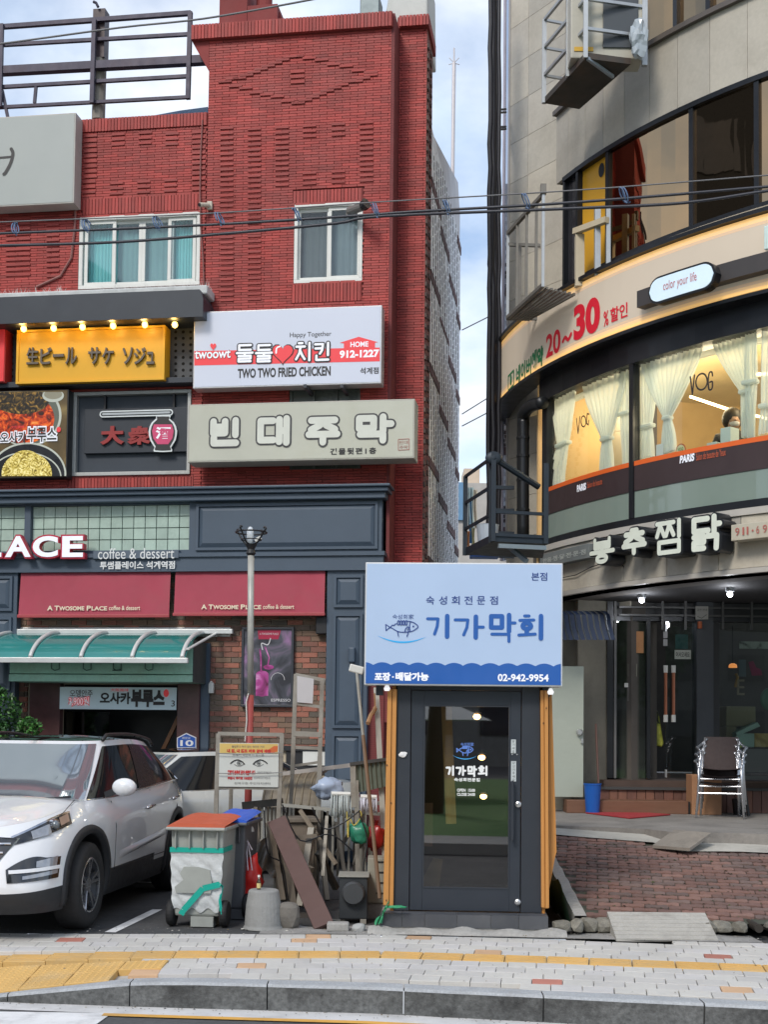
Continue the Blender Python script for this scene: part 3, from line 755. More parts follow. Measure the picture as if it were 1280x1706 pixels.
LB.part('wall', b, M('red_return', (.16, .03, .03), .75, var=.2, scale=3, bump=.3, wave=(14, 0, .35, 'Z')))
zb_ = 0.4
rs = brick_rects(u_t1+.04, u_r, zb_, ztc2+.22, COURSE, BL, [], J); brick_mesh(LB, brick_rects(u_t1+.04, u_r+.03, ztc2+.22, z_top2+.17, .045, 0, [], .008, True), REC-.09, .03, redm, redp, 0)
brick_mesh(LB, rs, REC, .04, redm, redp, 0)
SD = Flat(A.w(u_r, REC, 0).x, A.w(u_r, REC, 0).y, A.rot+math.pi/2)
sideb = M('side_brick', (.20, .07, .06), .75, var=.2, scale=2, isl=.3)
rs = brick_rects(0, .62, .4, z_top2, COURSE, .2, [], J)
brick_mesh(LB, rs, -.002, .02, sideb, redp, 0, fr=SD)
b = MB(); 
for k in range(int((z_top2-3)/.138)):
 zz_ = 3+k*.138; b.box(.0, .10, -.02, .0, zz_, zz_+.055)
 b.box(.3, .42, -.02, .0, zz_+.07, zz_+.125)
f0 = LB.fr; LB.fr = SD
LB.part('quoin_bricks', b, M('quoin', (.10, .07, .06), .8, isl=.3), kind='stuff')
LB.fr = f0
SW = Th('patterned_side_wall', 'pale grey brick side wall with dark zigzag bond lines between the two buildings', 'wall', SD, (.7, 0, 0))
z_s0 = SD.p(719, 214)[1]; u_e, z_s1 = SD.p(771, 365)
u_e = 4.9
z_s1 = SD.p(771, 372)[1]
b = MB().prism([(.62, .2), (u_e, .2), (u_e, z_s1), (u_e*.92, z_s1+.4), (.62, z_s0)], .012, .6)
SW.part('wall', b, M('pale_joint', (.62, .60, .61), .9, var=.2))
pale = M('pale_brick', pal=[(.84, .84, .86), (.78, .79, .81), (.88, .88, .88), (.82, .81, .83)], rough=.8, var=.1, scale=1)
def ztopS(u): return z_s0+(z_s1+.4-z_s0)*(u-.62)/(u_e*.92-.62) if u < u_e*.92 else z_s1
b = MB(); bd = MB(); bb = MB()
z = 2.5
r = 0
cols = [.62+.62*k for k in range(8)]
while z < z_s0:
 for a, c in zip(cols, cols[1:]):
  a2 = a+(.03 if r % 2 else 0)
  c2 = c-(.05 if r % 2 else .02)
  if c > u_e+.1 or z > ztopS((a+c)/2)-.05: continue
  k = cols.index(a)
  ph = (z+(k//2)*.22*1 + (k % 2)*.0) % 1.28
  if ph < .13 and z < ztopS(a)-.3: bb.box(a+.01, c-.01, -.012, .012, z+.002, z+.064); continue
  b.box(a2, c2, -.0, .012, z+.003, z+.064)
 for c in cols[1:]:
  for h_ in (0, .31):
   k = cols.index(c); f_ = 1-((z+(k//2)*.22) % 1.28)/1.28; cc = c-.5+h_+.26*f_+.03*(r % 2)
   if cc < u_e-.1 and cc > .66 and z < ztopS(cc)-.3: bd.box(cc-.024, cc+.024, -.003, .01, z+.004, z+.058)
 z += .067; r += 1
SW.part('pale_bricks', b, pale, kind='stuff', norm=False); SW.part('dark_header_bricks', bd, M('dark_header', (.045, .022, .022), .8, isl=.3), kind='stuff')
SW.part('brown_brick_patches', bb, M('brown_patch', (.13, .07, .07), .85, isl=.3), kind='stuff')
curt_t = M('teal_curtain', (.26, .62, .64), .85, var=.1, scale=2)
curt_d = M('sheer_curtain', (.20, .36, .38), .85, var=.15, scale=2)
wglass = glass('window_glass', (.94, .98, .98), .96, .02, .02)
def curtain_flat(mb, u0, u1, z0, z1, y, folds=10, amp=.02):
 n = folds*8
 mb.grid(lambda i, j: (u0+(u1-u0)*i, y+amp*math.sin(i*folds*2*math.pi+math.sin(i*9)), z0+(z1-z0)*j), n, 2)
def window(th, r_, panes, fw=.05, depth=.12, mats=None, backs=None, frame=None):
 u0, u1, z0, z1 = r_; b = MB(); fm = frame or whitef
 b.box(u0, u1, .0, depth, z1-fw, z1); b.box(u0, u1, .0, depth, z0, z0+fw); b.box(u0, u0+fw, .0, depth, z0+fw, z1-fw); b.box(u1-fw, u1, .0, depth, z0+fw, z1-fw)
 w = th.part('window', b, fm, bevel=.004)
 n = len(panes)
 for i, (a, c, yy) in enumerate(panes):
  ua, ub = u0+(u1-u0)*a, u0+(u1-u0)*c; s_ = .045
  b = MB(); b.box(ua, ub, yy, yy+.03, z1-fw-s_, z1-fw); b.box(ua, ub, yy, yy+.03, z0+fw, z0+fw+s_); b.box(ua, ua+s_, yy, yy+.03, z0+fw+s_, z1-fw-s_); b.box(ub-s_, ub, yy, yy+.03, z0+fw+s_, z1-fw-s_)
  th.part('sash', b, fm, parent=w, bevel=.003)
  th.part('pane', MB().box(ua+s_, ub-s_, yy+.012, yy+.018, z0+fw+s_, z1-fw-s_), wglass, parent=w)
  if backs and backs[i]:
   b = MB(); curtain_flat(b, ua+.01, ub-.01, z0+fw, z1-fw, .17, 9 if backs[i] is curt_t else 5, .012 if backs[i] is curt_t else .006); th.part('curtain', b, backs[i], parent=w, smooth=True)
 th.part('window_recess', MB().box(u0, u1, .24, .26, z0, z1), inner, parent=w)
 return w
window(LB, win1, [(.04, .30, .03), (.26, .51, .065), (.51, .77, .065), (.73, .96, .03)], .05, .12, backs=[curt_t, curt_d, curt_d, curt_t])
window(LB, win2, [(.03, .52, .06), (.49, .97, .03)], .045, .12, backs=[M('grey_curtain', (.13, .15, .16), .8), M('grey_blind', (.20, .25, .28), .8)])
grille = M('vent_metal', (.16, .18, .18), .5, .4, var=.3, scale=6, dirt=.4)
for v in (vent1, vent2):
 b = MB(); u0, u1, z0, z1 = v
 b.box(u0, u1, .03, .1, z0, z0+.03); b.box(u0, u1, .03, .1, z1-.03, z1); 
 for k in range(4): b.box(u0+(u1-u0-.03)*k/3, u0+(u1-u0-.03)*k/3+.03, .028, .098, z0, z1)
 w = LB.part('vent_window', b, grille); LB.part('pane', MB().box(u0+.03, u1-.03, .07, .075, z0+.03, z1-.03), M('frosted', (.12, .14, .14), .3), parent=w)
red_r = M('red_render2', (.22, .04, .038), .8, var=.2, scale=2)
def px_box(th, name, fr, x0, y0, x1, y1, yf, yb, mat, **k):
 u0, u1, z0, z1 = rect(fr, x0, y0, x1, y1, yf); return th.part(name, MB().box(u0, u1, yf, yb, z0, z1), mat, **k)
b = MB(); u0, u1, z0, z1 = AR(366, -70, 412, 40, .4); b.box(u0, u1, .4, 1.1, z_top2-.01, z1); u0, u1, z0, z1 = AR(412, 8, 462, 40, .4); b.box(u0, u1, .4, 1.1, z_top2-.01, z1)
b.prism([(u1, z_top2-.01), (u1+.16, z_top2-.01), (u1, z1-.05)], .5, 1.0); b.lathe(A.w(0, 0, 0)*0+Vector(((u0+u1)/2-.05, .7, z1)), [(.16, 0), (.16, .05), (.11, .06), (.11, .25)], 16)
LB.part('chimney', b, red_r)
rt = Th('rooftop_box', 'small grey metal box on the roof edge of the red tower', 'duct', A, (A.p(614, 10, .3)[0], .5, z_top2)); u0, u1, z0, z1 = AR(600, -8, 632, 20, .3)
rt.solo(MB().box(u0, u1, .3, .6, z_top2-.005, z1), M('galv', (.12, .15, .16), .4, .6, var=.2), bevel=.01)
rt = Th('water_tank', 'pale tapered tank cover on the roof corner of the red tower', 'tank', A, (A.p(680, 10, .7)[0], .9, z_top2)); u0, u1, z0, z1 = AR(636, -60, 714, 20, .6)
rt.solo(MB().prism([(u0, z_top2-.004), (u1, z_top2-.004), (u1-.02, z1), (u0+.16, z1)], .6, 1.6), M('tank_white', (.5, .52, .5), .5, dirt=.3), bevel=.02)
zc_t = A.p(320, 810, -.3)[1]; zc_b = A.p(320, 836, -.2)[1]; u_c1 = A.p(650, 815, -.3)[0]
b = MB()
b.box(u_l, u_c1, -.30, .10, zc_t-.035, zc_t); b.box(u_l, u_c1-.03, -.26, .10, zc_t-.09, zc_t-.036); b.box(u_l, u_c1-.07, -.21, .10, zc_t-.17, zc_t-.091)
LB.part('cornice', b, blue, bevel=.012)
uf1 = A.p(636, 880, -.12)[0]; zf_b = A.p(320, 950, -.12)[1]; zf_m = A.p(320, 926, -.12)[1]; gz0, gz1 = A.p(180, 917, -.1)[1], A.p(180, 841, -.1)[1]
ga = [AR(-190, 843, -60, 918, -.1)[:2], AR(-45, 843, 40, 918, -.1)[:2], AR(50, 842, 315, 917, -.1)[:2]]
pn = AR(327, 838, 630, 916, -.1)
fh = [(g_[0], g_[1], gz0, gz1) for g_ in ga]
b = MB(); slab(b, u_l, uf1, zf_m+.001, zc_t-.171, -.10, .10, fh); b.box(u_l, uf1+.03, -.16, .10, zf_b, zf_m-.0)
b.box(u_l, uf1+.05, -.19, .10, zf_m-.02, zf_m+.03); b.box(u_l, uf1+.04, -.175, .1, zf_b-.02, zf_b+.02)
LB.part('fascia', b, blue)
def raised_panel(mb, u0, u1, z0, z1, y):
 t = .035
 for a in ((u0, u1, z1-t, z1), (u0, u1, z0, z0+t), (u0, u0+t, z0+t, z1-t), (u1-t, u1, z0+t, z1-t)): mb.box(a[0], a[1], y-.03, y+.01, a[2], a[3])
 i = .09
 if u1-u0 > .25 and z1-z0 > .25:
  vs = [(u0+t, y-.001, z0+t), (u1-t, y-.001, z0+t), (u1-t, y-.001, z1-t), (u0+t, y-.001, z1-t), (u0+i, y-.03, z0+i), (u1-i, y-.03, z0+i), (u1-i, y-.03, z1-i), (u0+i, y-.03, z1-i)]
  mb.add(vs, [(4, 5, 6, 7), (0, 1, 5, 4), (1, 2, 6, 5), (2, 3, 7, 6), (3, 0, 4, 7)])
b = MB(); raised_panel(b, pn[0], pn[1], pn[2], pn[3], -.10); LB.part('fascia_panel', b, blue, norm=True)
gb = M('glass_block', (.36, .47, .41), .25, var=.15, scale=5, objr=.08, emit=.04)
ub_ = unit(gb)
for gi, (a, c) in enumerate(ga):
 w = (c-a); n = round(w/.158); m = 4; H = gz1-gz0
 grid = LB.part('glass_grid', MB().box(a, c, .0, .02, gz0, gz1), M('grid_grey', (.10, .13, .14), .6))
 for i in range(n):
  for j in range(m):
   q = LB.piece('glass_block', ub_, a+w*i/n+.006, a+w*(i+1)/n-.006, -.03, .0, gz0+H*j/m+.006, gz0+H*(j+1)/m-.006, parent=grid)
zg = 0.0
ent = AR(96, 1140, 296, 1400, 0)
rs = brick_rects(A.p(20, 1100)[0], A.p(548, 1100)[0], .15, zf_b-.01, .0672, .205, [(A.p(40, 1150)[0]-.0, A.p(346, 1150)[0], 0, A.p(200, 1075)[1]), (A.p(470, 1240)[0], A.p(545, 1240)[0], .2, A.p(500, 1245)[1])], .009)
b = MB(); slab(b, u_l, A.p(612, 1100)[0], 0, zf_b, .02, .3, [(A.p(92, 1150)[0], A.p(296, 1150)[0], 0, A.p(200, 1140)[1])]); LB.part('wall', b, brwj)
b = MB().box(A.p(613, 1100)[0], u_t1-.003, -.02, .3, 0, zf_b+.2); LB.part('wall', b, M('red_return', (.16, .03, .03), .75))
brick_mesh(LB, rs, -.0, .03, brwm, brwp, 300, key=lambda r_: 0 if (r_[0] > A.p(346, 1150)[0] and r_[3] < A.p(400, 1030)[1] and r_[2] > 1.2) else 1)
rs = brick_rects(A.p(22, 1150)[0], A.p(46, 1150)[0], .2, A.p(30, 1135)[1], .0672, .205, [], .009); brick_mesh(LB, rs, -.004, .03, brwm, brwp, 0)
for (x0, x1, ps) in ((-60, 25, [(960, 1018), (1028, 1150), (1160, 1350)]), (543, 612, [(958, 1012), (1022, 1213), (1222, 1310), (1316, 1400)])):
 u0, u1 = A.p(x0, 1100, -.14)[0], A.p(x1, 1100, -.14)[0]
 b = MB().box(u0, u1, -.13, .02, 0, zf_b-.001)
 LB.part('pilaster', b, blue, bevel=.006)
 for y0, y1 in ps:
  b = MB(); z1, z0 = A.p((x0+x1)/2, y0, -.14)[1], A.p((x0+x1)/2, y1, -.14)[1]; raised_panel(b, u0+.09, u1-.06, z0, z1, -.132); LB.part('pilaster_panel', b, blue)
px_box(LB, 'outlet_pipe', A, 580, 1078, 591, 1104, -.24, -.135, blue, bevel=.02)
px_box(LB, 'junction_box', A, 526, 1027, 545, 1056, -.12, -.0, black, bevel=.01)
b = MB(); u0, u1, z0, z1 = AR(470, 1243, 545, 1290); b.box(u0, u1, -.03, .0, z1-.06, z1); b.box(u0+.05, u1, .0, .01, z0, z1-.06); w = LB.part('basement_window', b, black)
b = MB(); u0, u1, z0, z1 = AR(505, 1252, 543, 1275); b.box(u0, u1, -.02, -.004, z0, z1); LB.part('sash', b, whitef, parent=w)
stn = M('dark_red_stone', (.085, .035, .035), .35, var=.3, scale=8, dirt=.2)
for x0, x1, yf in ((46, 97, -.10), (293, 330, -.10)):
 u0, u1, _, _ = AR(x0, 1140, x1, 1400, yf); LB.part('door_pier', MB().box(u0, u1, yf, .02, 0, A.p(200, 1136)[1]), stn, bevel=.005)
u0, u1, _, _ = AR(330, 1140, 346, 1400, -.05); LB.part('door_pier', MB().box(u0, u1, -.05, .0, 0, A.p(340, 1072)[1]), blue)
u0, u1, z0, z1 = AR(92, 1183, 296, 1420, .3)
w = LB.part('entrance', MB().box(u0-.2, u1+.2, 1.0, 1.05, 0, 3.2), M('entry_dark', (.012, .014, .018), .5))
b = MB(); b.bar((A.p(92, 1150, .05)[0], .05, 0), (A.p(95, 1150, .05)[0], .05, A.p(200, 1145)[1]), .035); LB.part('door_post', b, alu, parent=w)
b = MB(); b.bar((A.p(252, 1290, .5)[0], .5, A.p(252, 1290, .5)[1]), (A.p(300, 1190, .5)[0], .5, A.p(300, 1190, .5)[1]), .05, .05); LB.part('stair_rail', b, M('warm_rail', (.30, .12, .04), .4), parent=w)
LB.part('door_glass', MB().box(A.p(102, 1190, .3)[0], A.p(180, 1190, .3)[0], .34, .35, 0, A.p(150, 1186, .3)[1]), glass('entry_glass', (.5, .6, .6), .5, .05, .06), parent=w)
green = M('patina_green', (.34, .62, .49), .5, .1, var=.25, scale=3, dirt=.6, dirtcol=(.25, .36, .27), noise2=.1)
MQ = Th('green_sign_board', 'weathered green copper board above the dark entrance, under the green canopy', 'sign board', A, (A.p(170, 1120, -.5)[0], -.5, A.p(170, 1135, -.5)[1]))
x0, x1, z0, z1 = AR(14, 1104, 320, 1136, -.62)
zm_ = z0+(z1-z0)*.40; zt_ = A.p(170, 1066, -.62)[1]
b = MB(); b.box(x0, x1, -.62, -.02, z0, zm_-.004); b.box(x0, x1, -.60, -.02, zm_+.004, zt_); MQ.part('board', b, green, bevel=.008)
b = MB(); u0, u1, _, _ = AR(320, 1060, 346, 1130, -.3)
b.box(x1+.001, x1+.01, -.60, -.05, z0, zt_); MQ.part('side_panel', b, M('green_shade', (.05, .06, .06), .6))
b = MB()
for px_ in (92, 145, 195, 248):
 u, z = A.p(px_, 1111, -.625)
 b.tube([(u-.05, -.63, z+.05), (u-.05, -.63, z-.02), (u-.01, -.63, z-.045), (u+.05, -.63, z-.03), (u+.05, -.63, z+.05)], .006, 5)
 if px_ > 190 and px_ < 200: b.box(u-.06, u+.06, -.632, -.622, z-.05, z-.035)
MQ.part('letter_remains', b, M('letter_dark', (.035, .09, .075), .5))
CN = Th('green_canopy', 'curved green polycarbonate canopy with white ribs over the entrance', 'canopy', A, (A.p(170, 1080, -.6)[0], -.4, A.p(170, 1105, -1)[1]))
zt, zf = A.p(170, 1058, -.3)[1], A.p(170, 1102, -.95)[1]
uL, uR = A.p(-60, 1080, -.9)[0], A.p(309, 1090, -.95)[0]
uRb = A.p(362, 1052, -.05)[0]
prof = [(-.05, zt+.04), (-.35, zt), (-.6, zt-.07), (-.8, zt-.17), (-.92, zt-.27), (-.96, zf+.04)]
prof = smooth_path(prof, 3)
b = MB(); n = len(prof)-1
b.grid(lambda i, j: (uL+(uR-uL)*i, prof[round(j*n)][0], prof[round(j*n)][1]), 1, n)
CN.part('sheet', b, M('green_poly', (.022, .20, .19), .18, var=.15, scale=2, coat=.4, dirt=.3, dirtcol=(.05, .13, .13)), smooth=True)
for px_ in (-28, 54, 138, 223, 306):
 u = A.p(px_, 1092, -.9)[0]; CN.part('rib', MB().tube([(u, p[0]-.012, p[1]+.012) for p in prof], .028, 6), M('canopy_rib', (.62, .63, .62), .4, .2), smooth=True)
b = MB(); b.box(uL, uR+.04, -1.0, -.94, zf-.02, zf+.045); b.box(uL, uR+.35, -.12, -.03, zt+.03, zt+.09); b.bar((uR, -.9, zt-.22), (uRb, -.1, zt+.04), .05, .02); b.box(uL, uR+.3, -.02, .02, zt-.0, zt+.12)
CN.part('gutter', b, M('canopy_alu', (.60, .62, .62), .4, .3), bevel=.006)
awm = M('red_awning', (.36, .055, .085), .8, var=.14, scale=1.2, bump=.15, bscale=300, dirt=.5, dirtcol=(.30, .08, .09))
cream = M('cream_print', (.75, .66, .50), .7, var=.05)
for i, (x0, x1) in enumerate(((31, 282), (290, 541))):
 lab = ('left one of two red fabric awnings, over the green canopy', 'right one of two red fabric awnings, behind the lamp post')[i]
 u0, u1, z0, z1 = AR(x0, 955-i*1, x1, 1024-i*3, -.20)
 aw = Th('awning', lab, 'awning', A, ((u0+u1)/2, -.3, z0), group='red roller awnings')
 zt_ = zf_b+.02; b = MB(); b.grid(lambda p, q: (u0+(u1-u0)*p-.012*q+.0, -.20+.08*q+.004*math.sin(p*23)*math.sin(q*3), z0+(zt_-z0)*q), 24, 8); aw.part('fabric', b, awm, smooth=True)
 b = MB().box(u0-.01, u1+.01, -.225, -.195, z0-.04, z0+.0); aw.part('bar', b, M('awning_bar', (.35, .05, .06), .5), bevel=.006)
 mb = MB(); cxp = (78 if i == 0 else 335)
 letters_px(mb, A, 'A T', cxp, 1009-i*2, cxp+20, 1017-i*2, -.215, bold=.03)
 letters_px(mb, A, 'WOSOME', cxp+20, 1010-i*2, cxp+62, 1017-i*2, -.215, bold=.03)
 letters_px(mb, A, 'P', cxp+66, 1009-i*2, cxp+73, 1017-i*2, -.215, bold=.03); letters_px(mb, A, 'LACE', cxp+74, 1010-i*2, cxp+100, 1017-i*2, -.215, bold=.03)
 letters_px(mb, A, 'coffee & dessert', cxp+103, 1009-i*2, cxp+155, 1016.5-i*2, -.215, bold=.01)
 aw.part('lettering', mb, cream, norm=False)
sg_white = M('sign_letter_white', (.74, .76, .84), .35, var=.04, emit=.25)
sg_red = M('sign_letter_red', (.45, .02, .05), .4, var=.1)
fl = Th('shop_letters', 'big white letters with red sides on the dark blue fascia, over the left awning', 'lettering', A, (A.p(60, 915, -.3)[0], -.25, A.p(60, 932, -.3)[1]))
for ch, x0, x1 in (('P', -84, -46), ('L', -38, 2), ('A', 8, 51), ('C', 54, 96), ('E', 103, 138)):
 mb = MB(); letters_px(mb, A, ch, x0, 893, x1, 928, -.30, bold=.035); p_ = fl.part('letter', mb, sg_white, norm=False)
 mb = MB(); u0, u1, z0, z1 = rect(A, x0, 893, x1, 928, -.29); letters(mb, ch, u0-.02, u1+.02, z0-.02, z1+.02, -.24, bold=.05, depth=.10); fl.part('letter_side', mb, sg_red, parent=p_)
wl = M('white_lettering', (.70, .72, .72), .5, var=.05)
t2 = Th('fascia_lettering', 'small white two-line lettering on the blue fascia, right of the big white letters', 'lettering', A, (A.p(225, 930, -.2)[0], -.2, A.p(225, 948, -.2)[1]))
mb = MB(); letters_px(mb, A, 'coffee & dessert', 163, 913, 290, 931, -.205, bold=.0); t2.part('words', mb, wl, norm=False)
u0, u1, z0, z1 = AR(155, 917, 297, 930, -.2); t2.part('backing_plate', MB().box(u0, u1, -.20, -.10, z0, z1), M('plate_blue', (.09, .12, .16), .5))
mb = MB(); letters_px(mb, A, '투썸플레이스 석계역점', 166, 935, 291, 948, -.195, bold=.025); t2.part('words', mb, wl, norm=False)
def picture_mat(name, cols, scale, dist=2.0, emit=0.0, seed=0):
 m = bpy.data.materials.new(name); m.use_nodes = True; n = m.node_tree.nodes; l = m.node_tree.links; b = n['Principled BSDF']
 tcn = n.new('ShaderNodeTexCoord'); mpp = n.new('ShaderNodeMapping'); mpp.inputs['Location'].default_value = (seed*3.1, seed, seed*1.7); l.new(tcn.outputs['Object'], mpp.inputs[0])
 q = n.new('ShaderNodeTexNoise'); q.inputs['Scale'].default_value = scale; q.inputs['Detail'].default_value = 5; q.inputs['Distortion'].default_value = dist; l.new(mpp.outputs[0], q.inputs[0]); o = q.outputs[0]
 r_ = n.new('ShaderNodeValToRGB'); e = r_.color_ramp.elements
 while len(e) < len(cols): e.new(.5)
 for i, (c, p) in enumerate(cols): e[i].position = p; e[i].color = (*(hexc(c) if isinstance(c, str) else c), 1)
 l.new(o, r_.inputs[0]); l.new(r_.outputs[0], b.inputs['Base Color']); b.inputs['Roughness'].default_value = .35
 if emit: l.new(r_.outputs[0], b.inputs['Emission Color']); b.inputs['Emission Strength'].default_value = emit
 return m
ep = Th('framed_poster', 'framed dark coffee poster on the brown brick wall, behind the lamp post', 'poster', A, (A.p(445, 1178, -.06)[0], -.05, A.p(445, 1178, -.06)[1]))
u0, u1, z0, z1 = AR(402, 1045, 489, 1178, -.06)
b = MB(); t = .03
for q in ((u0, u1, z1-t, z1), (u0, u1, z0, z0+t), (u0, u0+t, z0+t, z1-t), (u1-t, u1, z0+t, z1-t)): b.box(q[0], q[1], -.07, -.01, q[2], q[3])
ep.part('frame', b, M('frame_dark', (.03, .035, .045), .4), bevel=.004)
ep.part('print', MB().box(u0+t, u1-t, -.05, -.012, z0+t, z1-t), picture_mat('coffee_print', [('1c1d22', .0), ('2a2b33', .40), ('4a4c56', .5), ('6d5f74', .57), ('8d6b93', .66), ('b9a6c0', .8)], 3.0, 1.0))
b = MB(); U = lambda f: u0+(u1-u0)*f; Z = lambda f: z0+(z1-z0)*f
b.add([(U(.30), -.0515, Z(.97)), (U(.75), -.0515, Z(.97)), (U(.70), -.0515, Z(.85)), (U(.32), -.0515, Z(.85))], [(0, 1, 2, 3)]); ep.part('red_band', b, M('poster_red', (.35, .01, .05), .4))
b = MB(); 
b.grid(lambda i, j: (U(.28+.24*i), -.0518, Z(.14+.28*j)), 1, 1); b.disc(U(.40), -.0521, Z(.42), .075, 16, .035); b.disc(U(.40), -.0524, Z(.16), .06, 14, .03); b.disc(U(.52), -.0519, Z(.50), .07, 14, .03)
b.stroke([(U(.38), Z(.44)), (U(.37), Z(.62)), (U(.35), Z(.72))], .02, -.052); b.stroke([(U(.50), Z(.5)), (U(.53), Z(.62)), (U(.45), Z(.75))], .016, -.0522)
ep.part('cup_print', b, picture_mat('cup_print', [('5c1240', .3), ('a83f8a', .5), ('c77fb5', .62), ('d8cfe0', .8)], 5, 1))
b = MB(); b.stroke(smooth_path([(U(.40), Z(.72)), (U(.38), Z(.8)), (U(.50), Z(.78)), (U(.55), Z(.86))], 4), .012, -.0525); 
b.stroke([(U(.7+.13*math.cos(a_/8*math.pi)), Z(.34+.09*math.sin(a_/8*math.pi))) for a_ in range(9)], .006, -.0524)
letters(b, 'ESPRESSO', U(.58), U(.95), Z(.07), Z(.105), -.053, bold=.01); ep.part('white_print', b, M('poster_white', (.6, .6, .62), .4), norm=False)
b = MB(); letters(b, 'A TWOSOME PLACE', U(.34), U(.70), Z(.905), Z(.93), -.0525, bold=.0); ep.part('red_band_words', b, M('poster_white', (.6, .6, .62), .4), norm=False)
ad = Th('address_plate', 'blue pentagon house number plate reading 10 on the dark red door pier', 'address plate', A, (A.p(310, 1246, -.13)[0], -.12, A.p(310, 1246, -.13)[1]))
ad.part('border', MB().prism(pts_px(A, [(294.5, 1246.5), (294.5, 1229), (310, 1221), (326.5, 1228.5), (326.5, 1246)], -.12), -.12, -.105), M('plate_white', (.75, .76, .78), .4))
ad.part('plate', MB().prism(pts_px(A, [(296, 1245), (296, 1230), (310, 1223), (325, 1229.5), (325, 1244.5)], -.124), -.124, -.119), M('plate_royal', (.012, .09, .42), .35))
mb = MB(); letters_px(mb, A, '10', 300, 1233, 322, 1243, -.126, bold=.03); letters_px(mb, A, '화랑로', 303, 1227.5, 317, 1231.5, -.126); ad.part('number', mb, M('plate_white', (.75, .76, .78), .4), norm=False)
mt = Th('wall_box', 'small white switch box on the blue strip right of the green board', 'switch box', A, (A.p(350, 1155, -.1)[0], -.08, A.p(350, 1155, -.1)[1]))
u0, u1, z0, z1 = AR(347, 1134, 355, 1155, -.09); mt.solo(MB().prism([(u0, z0), (u1, z0), (u1, z1-.04), ((u0+u1)/2, z1), (u0, z1-.04)], -.09, -.04), whitef, bevel=.006)
cm = Th('wall_camera', 'small beige security camera on the red wall right of the wide window', 'security camera', A, (A.p(345, 345, -.1)[0], 0, A.p(345, 352, -.1)[1]))
u, z = A.p(346, 345, 0); cm.part('mount', MB().box(u-.0, u+.07, -.05, .0, z-.05, z+.06), M('beige', (.5, .46, .38), .5), bevel=.01)
cm.part('barrel', MB().tube([(u+.03, -.06, z), (u-.06, -.16, z-.03)], .03, 10), M('beige', (.5, .46, .38), .5)); cm.part('lens', MB().tube([(u-.055, -.155, z-.029), (u-.068, -.17, z-.034)], .022, 10), black)
cm = Th('spot_lamp', 'grey tubular lamp with black end on the top right of the smaller window', 'lamp', A, (A.p(590, 345, -.1)[0], 0, A.p(590, 350, -.1)[1]))
u, z = A.p(582, 351, -.1); u2, z2 = A.p(611, 339, -.35)
cm.part('barrel', MB().tube([(u, -.08, z), (u2-.05, -.32, z2-.02)], .055, 12), M('lamp_grey', (.20, .20, .19), .5, .3)); cm.part('hood', MB().tube([(u2-.05, -.32, z2-.02), (u2, -.36, z2)], [.065, .07], 12), black)
cm.part('bracket', MB().box(u-.04, u+.04, -.1, .0, z-.05, z+.03), M('lamp_grey', (.20, .20, .19), .5, .3))
lg = A
LGt = Th('concrete_ledge', 'long chipped white concrete ledge under the wide window', 'ledge', A, (A.p(170, 490, -.3)[0], -.2, A.p(170, 495, -.3)[1]))
za, zb2 = A.p(170, 496, -.35)[1], A.p(170, 481, -.35)[1]; ue = A.p(345, 488, -.35)[0]
LGt.solo(MB().box(u_l, ue, -.35, -.0, za, zb2), M('ledge_white', (.55, .57, .57), .8, var=.2, scale=4, bump=.4, dirt=.5, dirtcol=(.25, .26, .26)), bevel=.02)
b = MB(); rnd = random.Random(3)
for k in range(330):
 u = u_l+(ue-u_l)*rnd.random()
 if A.p(120, 480)[0] < u < A.p(180, 480)[0]: continue
 d = rnd.uniform(-.07, .07); h = rnd.uniform(.06, .12); y = rnd.uniform(-.3, -.12); b.add([(u-.004, y, zb2), (u+.004, y, zb2), (u+d, y+rnd.uniform(-.05, .05), zb2+h)], [(0, 1, 2)])
t = Th('bird_spikes', 'thin pale bird spikes standing along the white ledge', 'bird spikes', A, (A.p(170, 482, -.2)[0], -.2, zb2), kind='stuff'); t.solo(b, M('spike', (.6, .58, .56), .5))
DB = Th('dark_sign_housing', 'dark grey steel housing with perforated panels behind the yellow sign', 'sign housing', A, (A.p(160, 640, -.3)[0], -.2, A.p(160, 640, -.3)[1]))
hz1 = A.p(170, 497, -.3)[1]; hz0 = A.p(170, 523, -.75)[1]; ue = A.p(342, 515, -.4)[0]; ue2 = A.p(322, 560, -.2)[0]
b = MB(); b.prism([(u_l, hz1-.001), (ue-.05, hz1-.001), (ue, hz1-.12), (ue, hz0), (u_l, hz0)], -.50, .0)
ph1, ph0 = A.p(170, 535, -.3)[1], A.p(170, 641, -.2)[1]
b.box(u_l, ue2+.02, -.32, -.001, ph1, hz0+.05); b.box(u_l, ue2, -.2, -.001, ph0-.0, ph0+.07)
DB.part('housing', b, M('housing_dark', (.022, .030, .042), .45, var=.2, scale=2, dirt=.2, dirtcol=(.05, .06, .07)), bevel=.01)
DB.part('perforated_panel', MB().box(u_l, ue2, -.05, -.001, ph0+.07, ph1), M('perf_panel', (.045, .052, .062), .5))
b = MB(); hx = 0; v = A.p(283, 590, -.055)
for px0, px1 in ((280, 323), (7, 24)):
 x = px0
 while x < px1-2:
  yy = 553
  while yy < 634:
   u, z = A.p(x, yy, -.052); b.disc(u, -.052, z, .021, 8); yy += 10.6
  x += 12.5
DB.part('holes', b, M('hole_black', (.004, .004, .005), .9), kind='stuff', norm=False)
ys = Th('yellow_sign', 'bright yellow sign with grey japanese lettering under a row of bulbs', 'sign', A, (A.p(150, 637, -.3)[0], -.25, A.p(150, 637, -.3)[1]))
u0, u1, z0, z1 = AR(27, 546, 274, 636, -.28)
yel = M('sign_yellow', (.72, .38, .012), .45, var=.05, scale=1.5)
b = MB().box(u0, u1, -.27, -.06, z0, z1); ys.part('panel', b, yel)
